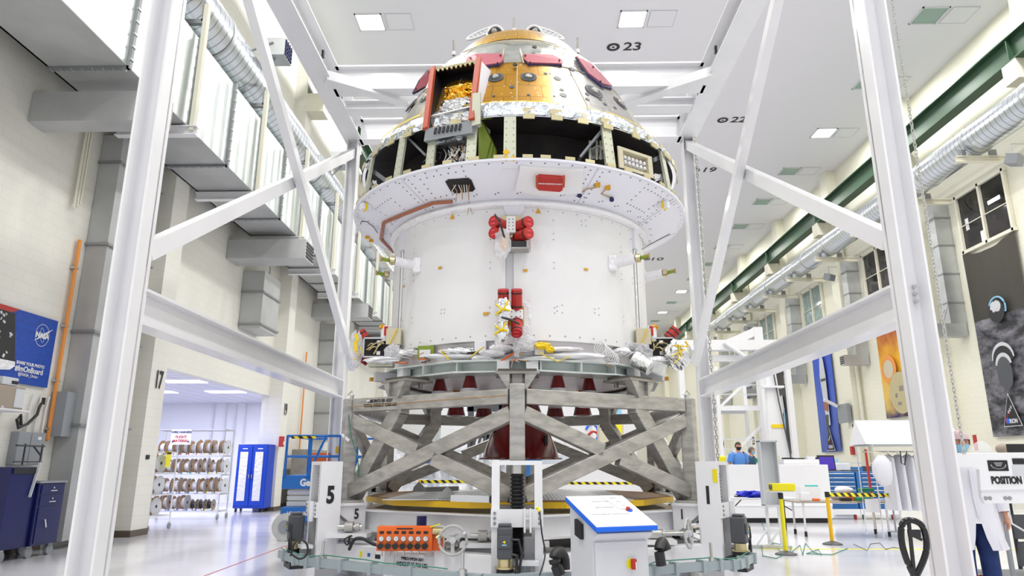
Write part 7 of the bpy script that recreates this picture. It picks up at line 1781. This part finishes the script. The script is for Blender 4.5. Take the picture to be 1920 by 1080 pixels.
# tables
def table(x0, x1, y0, y1, z, lb, top, legmat, style):
    t = thing('work_table', lb, 'table', ((x0 + x1) / 2, y0, 0)); MB().b2((x0, y0, z - 0.035), (x1, y1, z)).build('table_top', top, t, bevel=0.01)
    for x in (x0 + 0.15, x1 - 0.15):
        for y in (y0 + 0.08, y1 - 0.08):
            if style: MB().cyl((x, y, 0.06), (x, y, z - 0.03), 0.022, n=10).build('leg', legmat, t, smooth=True); MB().cyl((x, y, 0), (x, y, 0.1), 0.03, n=10).build('leg_foot', 'black', t)
            else: MB().cyl((x, y, 0), (x, y, z - 0.03), 0.016, n=8).build('leg', legmat, t, smooth=True)
        if not style: MB().tube([(x, y0 + 0.08, 0.45), (x + (0.35 if x < (x0 + x1) / 2 else -0.35), (y0 + y1) / 2, z - 0.04)], 0.012).build('folding_brace', legmat, t)
    return t
table(4.45, 6.15, 16.2, 16.9, 0.73, 'light grey folding table with black legs before the partition', 'lt_grey', 'black', 0)
table(5.72, 7.75, 15.25, 16.0, 0.71, 'brown topped work table with white legs before the blue tool cabinets', 'brown_top', 'white', 1)
def item(name, lb, cat, c, d, mt, bev=0.01, rz=0):
    o = MB().box(c, d, rz=rz).build(name, mt, bevel=bev); return tag(o, lb, cat)
o = MB().blob((5.12, 16.5, 0.80), (0.32, 0.16, 0.075), 0.35, 16, 8, 12).build('tool_bag', 'bag_blue'); tag(o, 'crumpled bright blue bag lying on the folding table', 'bag')
item('paper_sheet', 'white paper sheet on folding table', 'paper', (4.85, 16.45, 0.738), (0.35, 0.25, 0.01), 'paper')
item('pen_tray', 'small dark tray of pens on the folding table', 'tray', (4.9, 16.5, 0.757), (0.25, 0.08, 0.025), 'black')
item('clear_drawers', 'clear plastic drawer box at the end of the brown topped table', 'storage box', (6.1, 15.6, 0.86), (0.42, 0.3, 0.29), 'acrylic')
item('white_carton', 'white carton standing before the clear drawer box', 'carton', (5.93, 15.35, 0.80), (0.2, 0.1, 0.17), 'paper')
item('teal_wipes', 'teal packet lying on the clear drawer box', 'packet', (6.15, 15.5, 1.02), (0.25, 0.12, 0.03), 'teal')
item('red_tape_dispenser', 'small orange red dispenser on the brown topped table', 'dispenser', (6.15, 15.32, 0.74), (0.14, 0.08, 0.05), 'orange')
item('glove_box', 'green glove box on brown topped table, near the amber post', 'box', (7.55 - 0.42, 15.32, 0.75), (0.3, 0.15, 0.08), 'green_box')
item('glove_box', 'green and yellow box stacked on the white towel pile', 'box', (7.35, 15.6, 0.93), (0.28, 0.2, 0.07), 'green_box')
item('black_case', 'small black case on the brown topped table', 'case', (6.78, 15.35, 0.745), (0.22, 0.12, 0.07), 'black')
item('orange_box', 'orange box beside the small black case on the table', 'box', (6.95, 15.5, 0.76), (0.2, 0.1, 0.09), 'orange')
for i, (x, z, w_) in enumerate(((6.75, 0.80, 0.45), (6.9, 0.93, 0.4), (7.35, 0.80, 0.35))):
    o = MB().blob((x, 15.65, z), (w_ / 2, 0.16, 0.075), 0.08, 14, 8, 40 + i).build('towel_bundle', 'paper', smooth=True); tag(o, 'rolled white towel bundle on the brown topped table', 'towel', 'white towel bundles on the table')
A = hy(1636, 948, 15.2); item('hanging_notice', 'white paper notice hanging from the table edge', 'notice', A, (0.30, 0.01, 0.27), 'paper', 0)
yx = hy(1671, 928, 16.4).x; t = thing('yellow_bin', 'small yellow bin on a thin grey stand behind the striped belt', 'bin', (yx, 16.4, 0)); MB().box((yx, 16.4, 0.85), (0.16, 0.2, 0.26)).build('bin', 'yellow', t, bevel=0.01); MB().cyl((yx, 16.4, 0.02), (yx, 16.4, 0.73), 0.02, n=10).cyl((yx, 16.4, 0), (yx, 16.4, 0.02), 0.15, n=20).build('stand', 'mid_grey', t)
# blue tool cabinets
for k in range(2):
    x0 = 8.15 + 1.03 * k; t = thing('tool_cabinet', ('blue drawer cabinet under the laptop', 'blue drawer cabinet behind the garment rack')[k], 'tool cabinet', (x0 + 0.5, 19.9, 0))
    MB().b2((x0, 19.95, 0.28), (x0 + 1.0, 20.7, 1.27)).build('body', 'cab_blue', t, bevel=0.01); MB().b2((x0 - 0.02, 19.9, 0.14), (x0 + 1.02, 20.75, 0.28)).build('base', 'white', t)
    for i in range(8):
        z = 0.36 + 0.112 * i; d = MB().b2((x0 + 0.12, 19.93, z), (x0 + 0.97, 19.96, z + 0.095)).build('drawer', 'cab_blue', t); MB().b2((x0 + 0.14, 19.905, z + 0.065), (x0 + 0.95, 19.93, z + 0.085)).build('pull', 'lt_grey', d); MB().b2((x0 + 0.4, 19.90, z + 0.066), (x0 + 0.65, 19.906, z + 0.086)).build('drawer_label', 'paper', d)
    for x in (x0 + 0.1, x0 + 0.9): MB().cyl((x - 0.02, 20.0, 0.07), (x + 0.02, 20.0, 0.07), 0.07, n=14).build('caster', 'wire_green' if x < x0 + 0.5 else 'red', t, smooth=True)
t = thing('laptop', 'open laptop with purple screen on the blue drawer cabinet', 'laptop', (8.45, 20.1, 1.28)); MB().b2((8.15, 20.0, 1.28), (8.85, 20.45, 1.31)).build('keyboard', 'dark_grey', t); MB().box((8.55, 20.3, 1.50), (0.48, 0.03, 0.44), rx=-0.15).build('screen_lid', 'black', t); MB().box((8.55, 20.275, 1.50), (0.40, 0.02, 0.35), rx=-0.15).build('display', 'purple_screen', t)
item('keyboard', 'black keyboard beside the laptop on the blue cabinet', 'keyboard', (9.1, 20.1, 1.30), (0.45, 0.2, 0.04), 'dark_grey')
# benches and instruments beyond
t = thing('long_bench', 'long dark instrument bench beyond the partition', 'bench', (10, 26, 0)); MB().b2((7.5, 26.0, 0.9), (13.5, 26.9, 0.95)).build('table_top', 'mid_grey', t)
for x in (7.6, 10.5, 13.4): MB().b2((x - 0.04, 26.1, 0), (x + 0.04, 26.8, 0.9)).build('leg', 'dark_grey', t)
MB().b2((7.5, 26.5, 1.5), (13.5, 26.9, 1.54)).build('upper_shelf', 'lt_grey', t); 
for x in (7.55, 10.5, 13.45): MB().b2((x - 0.03, 26.6, 0.95), (x + 0.03, 26.7, 1.8)).build('shelf_post', 'lt_grey', t)
rr = random.Random(33); pal = [('black', 'black'), ('cab_blue', 'blue'), ('dark_grey', 'dark grey'), ('screen_grey', 'lit violet'), ('paper', 'white'), ('green_box', 'green'), ('navy', 'navy'), ('tan', 'beige'), ('mask_blue', 'pale blue')]
x = 7.65
for i in range(13):
    mt, cn = pal[i % 9]; w_ = rr.uniform(0.25, 0.4); h_ = rr.uniform(0.25, 0.5)
    o = item('instrument_case' if mt != 'screen_grey' else 'monitor', '%s instrument case standing on the long dark bench%s' % (cn, '' if i < 9 else ', far half'), 'case', (x, 26.25, 0.95 + h_ / 2), (w_, 0.35, h_), mt); x += w_ + 0.1
x = 7.8
for i in range(9):
    mt, cn = pal[(i * 2 + 1) % 9]; w_ = rr.uniform(0.3, 0.6); h_ = rr.uniform(0.12, 0.3); item('shelf_box', '%s box on the upper shelf of the dark bench' % cn, 'box', (x, 26.7, 1.54 + h_ / 2), (w_, 0.3, h_), mt); x += w_ + 0.06
item('white_screen', 'white rounded screen standing beside the laptop', 'screen', (9.4, 21.4, 0.75), (0.6, 0.06, 1.5), 'white', 0.02)
item('yellow_vest', 'yellow garment hanging behind the partition beside the grey channel stand', 'garment', (5.95, 21.6, 0.86), (0.25, 0.15, 1.72), 'yellow', 0.05)
# garment rack with canopy
t = thing('garment_rack', 'chrome garment rack under a white peaked cover holding white gowns', 'garment rack', (7.5, 14.6, 0))
X0, X1, Ya, Yb2 = 7.02, 8.9, 14.5, 15.2
zc = hy(1611, 833, Ya).z
for x in (X0 + 0.05, X1):
    for y in (Ya, Yb2): MB().cyl((x, y, 0.05), (x, y, zc), 0.014, n=8).build('post', 'chrome', t, smooth=True)
MB().cyl((X0, (Ya + Yb2) / 2, zc - 0.14), (X1, (Ya + Yb2) / 2, zc - 0.14), 0.014, n=8).build('hanging_rail', 'chrome', t, smooth=True)
MB().b2((X0, Ya, zc - 0.03), (X1, Yb2, zc)).build('top_shelf', 'galv', t)
ztop = zc + 0.5
MB().add([(X0 - 0.08, Ya - 0.03, zc), (X1, Ya - 0.03, zc), (X1, (Ya + Yb2) / 2, ztop), (X0 - 0.08, (Ya + Yb2) / 2, ztop), (X0 - 0.08, Yb2 + 0.03, zc), (X1, Yb2 + 0.03, zc)], [(0, 1, 2, 3), (3, 2, 5, 4), (0, 3, 4), (1, 5, 2)]).build('canopy', 'paper', t)
for i in range(6):
    x = X0 + 0.5 + 0.2 * i; w_ = 0.10; zt_ = zc - 0.2; y_ = (Ya + Yb2) / 2; g_ = thing('hanging_gown', 'white gown hanging under the peaked cover', 'gown', (x, y_, zt_), 'gowns on the garment rack')
    b = MB(); vs = []; n_ = 16
    for j, (z, a, c_) in enumerate(((zt_, 0.02, 0.06), (zt_ - 0.07, 0.05, 0.24), (zt_ - 0.5, 0.07, 0.25), (zt_ - 1.1, 0.09, 0.27))):
        for k in range(n_): q_ = 2 * PI * k / n_; vs.append((x + a * math.cos(q_) * (1 + 0.2 * math.sin(3 * q_)), y_ + c_ * math.sin(q_), z))
    b.add(vs, [(j * n_ + k, j * n_ + (k + 1) % n_, (j + 1) * n_ + (k + 1) % n_, (j + 1) * n_ + k) for j in range(3) for k in range(n_)]); b.build('cloth', 'cloth_white', g_, smooth=True)
    MB().tube([(x, y_, zc - 0.13), (x + 0.01, y_, zt_ + 0.03), (x, y_ - 0.2, zt_ - 0.04)], 0.006, 4).build('hanger', 'dark_grey', g_)
c = hy(1655, 882, 14.42); o = MB().blob(c, (0.20, 0.12, 0.30), 0.08, 16, 12, 60).build('white_bag', 'cloth_white', smooth=True); tag(o, 'bulging white plastic bag hanging on the end of the garment rack', 'bag')
o = MB().tube([hy(1688, 846, 14.55), hy(1690, 868, 14.55), hy(1696, 872, 14.55), hy(1700, 846, 14.55)], 0.012, 6).build('black_strap', 'black'); tag(o, 'black strap loop hanging from the garment rack rail', 'strap')
o = MB().b2((hy(1627, 870, 16.2).x - 0.02, 16.2, 0.0), (hy(1627, 870, 16.2).x + 0.02, 16.24, 1.8)).build('red_height_pole', 'red'); tag(o, 'thin red pole standing behind the garment rack', 'pole')
# cable loops on the floor
P = [hz(x, y, 0.01) for x, y in ((1430, 985), (1424, 965), (1432, 990), (1450, 1020), (1470, 1040), (1455, 1047), (1430, 1042), (1428, 1025), (1450, 1018), (1485, 1025), (1478, 1040), (1500, 1022), (1505, 1040), (1510, 1018), (1525, 1035), (1540, 1040), (1535, 1030), (1512, 1038), (1560, 1040), (1590, 1028))]
o = MB().tube(P, 0.007, 4).build('ground_cable', 'wire_green'); tag(o, 'thin green cable looping over the floor round the yellow post', 'cable')
P = [hz(x, y, 0.01) for x, y in ((1600, 1020), (1626, 1032), (1632, 1020), (1650, 1018), (1661, 1030), (1675, 1026), (1695, 1030))]
o = MB().tube(P, 0.006, 4).build('ground_cable', 'dark_grey'); tag(o, 'thin dark cable on the floor between amber post and gantry', 'cable')
# ------------------------------------------------------------ far background
def frame_tower(x, y, w_, h_, lb, dd=2.0):
    t = thing('access_tower', lb, 'tower', (x, y, 0))
    for dx in (0, w_):
        for dy in (0, dd): MB().box((x + dx, y + dy, h_ / 2), (0.14, 0.14, h_)).build('post', 'white', t)
    z = 1.5; 
    while z < h_:
        [MB().box((x + w_ / 2, yy, z), (w_, 0.12, 0.18)).build('beam', 'white', t) for yy in (y, y + dd)]; MB().box((x + w_ / 2, y + dd / 2, z + 0.1), (w_, dd, 0.05)).build('deck', 'lt_grey', t)
        MB().beam((x, y, z), (x + w_, y, z + 1.6 if z + 1.6 < h_ else z), 0.1, 0.1).build('brace', 'white', t)
        MB().box((x + w_ / 2, y, z + 1.0), (w_, 0.04, 0.04)).box((x + w_ / 2, y, z + 0.6), (w_, 0.04, 0.04)).build('rail', 'lt_grey', t); z += 2.3
    return t
frame_tower(8.3, 30, 1.8, 5.6, 'white steel access tower far behind the persons')
t = thing('overhead_frame', 'white overhead gantry crane with sloping arm far right of the rear post', 'crane', (8, 34, 0))
MB().beam((7.6, 34, 7.2), (13.0, 34, 7.2), 0.5, 0.5).build('girder', 'white', t); MB().beam((7.6, 34.3, 6.6), (13.0, 34.3, 6.6), 0.3, 0.3).build('girder', 'white', t)
MB().box((11.6, 34, 4.05), (0.42, 0.42, 8.1)).build('column', 'white', t); MB().beam((10.1, 34, 7.3), (11.5, 34, 7.9), 0.3, 0.4).build('arm', 'white', t); MB().cyl((9.8, 33.6, 7.3), (10.9, 33.6, 6.5), 0.1, n=12).build('strut', 'white', t, smooth=True)
for x in (7.7, 12.9): MB().box((x, 34, 3.5), (0.25, 0.25, 7.0)).build('leg', 'white', t)
t = thing('tapered_mast', 'white tapered mast with a yellow tag beside the grey channel stand', 'mast', (10.4, 29, 0))
MB().prism([(9.9, 29, 0), (10.9, 29, 0), (10.45, 29, 6.2), (10.15, 29, 6.2)], (0, 0.3, 0)).build('mast', 'white', t); MB().box((10.38, 28.98, 3.0), (0.5, 0.03, 0.14)).build('tag', 'tape_yellow', t); MB().box((10.3, 29, 4.6), (0.9, 0.4, 0.08)).build('collar', 'white', t)
MB().tube([(10.3, 28.9, 6.2), (10.5, 28.9, 4.0), (10.8, 28.9, 1.5)], 0.03, 5).build('cable', 'dark_grey', t)
# items seen through the stand
def bgbox(nm, lb, cat, px, py, Y, w_, h_, mt, d=0.8):
    c = hy(px, py, Y); z0 = 0.0 if c.z - h_ / 2 < 0.5 else c.z - h_ / 2
    o = MB().b2((c.x - w_ / 2, Y, 0.0 if h_ > 0.3 and nm not in ('yellow_pouch',) else max(0.0, c.z - h_ / 2)), (c.x + w_ / 2, Y + d, c.z + h_ / 2)).build(nm, mt, bevel=0.01); return tag(o, lb, cat)
t = thing('draped_rack', 'storage rack draped in clear plastic behind the deck', 'rack', (-2, 22, 0))
b = MB()
for x in (-4.2, -3.0, -1.8, -0.6):
    for y in (22, 23): b.box((x, y, 0.95), (0.05, 0.05, 1.9))
for z in (0.3, 0.9, 1.5, 1.88): b.box((-2.4, 22, z), (3.6, 0.04, 0.05)); b.box((-2.4, 22.5, z), (3.6, 1.0, 0.02))
b.build('frame', 'chrome', t)
vs = []; n_ = 40; rr = random.Random(14)
for j in range(10):
    for i in range(n_ + 1): vs.append((-4.3 + 3.8 * i / n_, 21.9 - 0.05 * j + rr.uniform(-0.08, 0.08), 1.98 - 0.19 * j))
MB().add(vs, [(j * (n_ + 1) + i, j * (n_ + 1) + i + 1, (j + 1) * (n_ + 1) + i + 1, (j + 1) * (n_ + 1) + i) for j in range(9) for i in range(n_)]).build('plastic_sheet', 'plastic_clear', t)
for i in range(5): MB().box((-3.9 + 0.75 * i, 22.5, 1.1 + 0.1 * (i % 2)), (0.55, 0.5, 0.35)).build('stored_case', ('blue', 'dark_grey', 'lt_grey', 'navy', 'paper')[i], t)
t = thing('lift_frame', 'dark grey steel lifting frame behind the red nozzle', 'frame', (-1, 27, 0))
for x in (-2.1, -0.9, -1.5): MB().box((x, 27, 2.0), (0.22, 0.3, 4.0)).build('post', 'dark_grey', t)
[MB().box((-1.5, 27, zz), (1.5, 0.3, 0.28)).build('beam', 'dark_grey', t) for zz in (3.6, 2.6)]
for k in range(5): MB().beam((-2.3 + 0.18 * k, 26.8, 1.6), (-1.9 + 0.18 * k, 26.8, 3.1), 0.06, 0.1).build('slanted_bar', 'dark_grey', t)
bgbox('wall_cabinet', 'white cabinet seen through stand under the right nozzles', 'cabinet', 1122, 800, 30, 0.9, 5.0, 'white')
bgbox('wall_cabinet', 'pale blue panel cabinet behind the right stand legs', 'cabinet', 1145, 770, 32, 1.0, 1.6, 'mask_blue')
bgbox('equipment_crate', 'white boxed equipment behind the crossed tubes on the right', 'crate', 1085, 805, 28, 1.1, 1.0, 'white')
bgbox('equipment_crate', 'beige rack unit with pipes behind the crossed tubes on the right', 'rack', 1147, 822, 26, 0.9, 1.4, 'tan')
bgbox('yellow_pouch', 'yellow pouch hanging on a rack behind the right legs', 'pouch', 1156, 808, 25.9, 0.4, 0.45, 'yellow', 0.1)
bgbox('blue_bin', 'blue bin behind the foot of the red nozzle', 'bin', 1000, 862, 21.3, 0.5, 0.35, 'cab_blue')
bgbox('work_desk', 'white work desk with papers behind red nozzle', 'desk', 1035, 862, 22.5, 1.0, 0.35, 'lt_grey')
bgbox('blue_bin', 'bright blue crate left of the red nozzle behind the cross tubes', 'crate', 788, 862, 20.7, 0.5, 0.2, 'blue')
bgbox('white_shelf_unit', 'tall white shelf unit behind the left stand legs', 'shelf', 870, 800, 33, 1.2, 4.0, 'white_cool')
bgbox('grey_column', 'slim grey post beyond the left stand legs', 'post', 815, 800, 30, 0.35, 6.0, 'galv')
bgbox('white_wall_unit', 'large white clean room unit at the far end behind the stand', 'unit', 1060, 790, 45, 9.0, 6.0, 'white', 3)
bgbox('far_partition', 'long pale partition at the far end behind the left legs', 'partition', 790, 800, 48, 10.0, 5.0, 'white_cool', 1)
for k, (px, py) in enumerate(((1110, 812), (1113, 826))):
    c = hy(px, py, 27.98); o = MB().tube([c + V((0.25 * math.cos(a), 0, 0.35 * math.sin(a))) for a in [PI * i / 8 - 1.2 for i in range(11)]], 0.05, 6).build('hung_hose', 'label_blue' if k == 0 else 'red'); tag(o, ('blue coiled hose hanging on the white cabinet', 'red hose hanging below the blue hose')[k], 'hose')
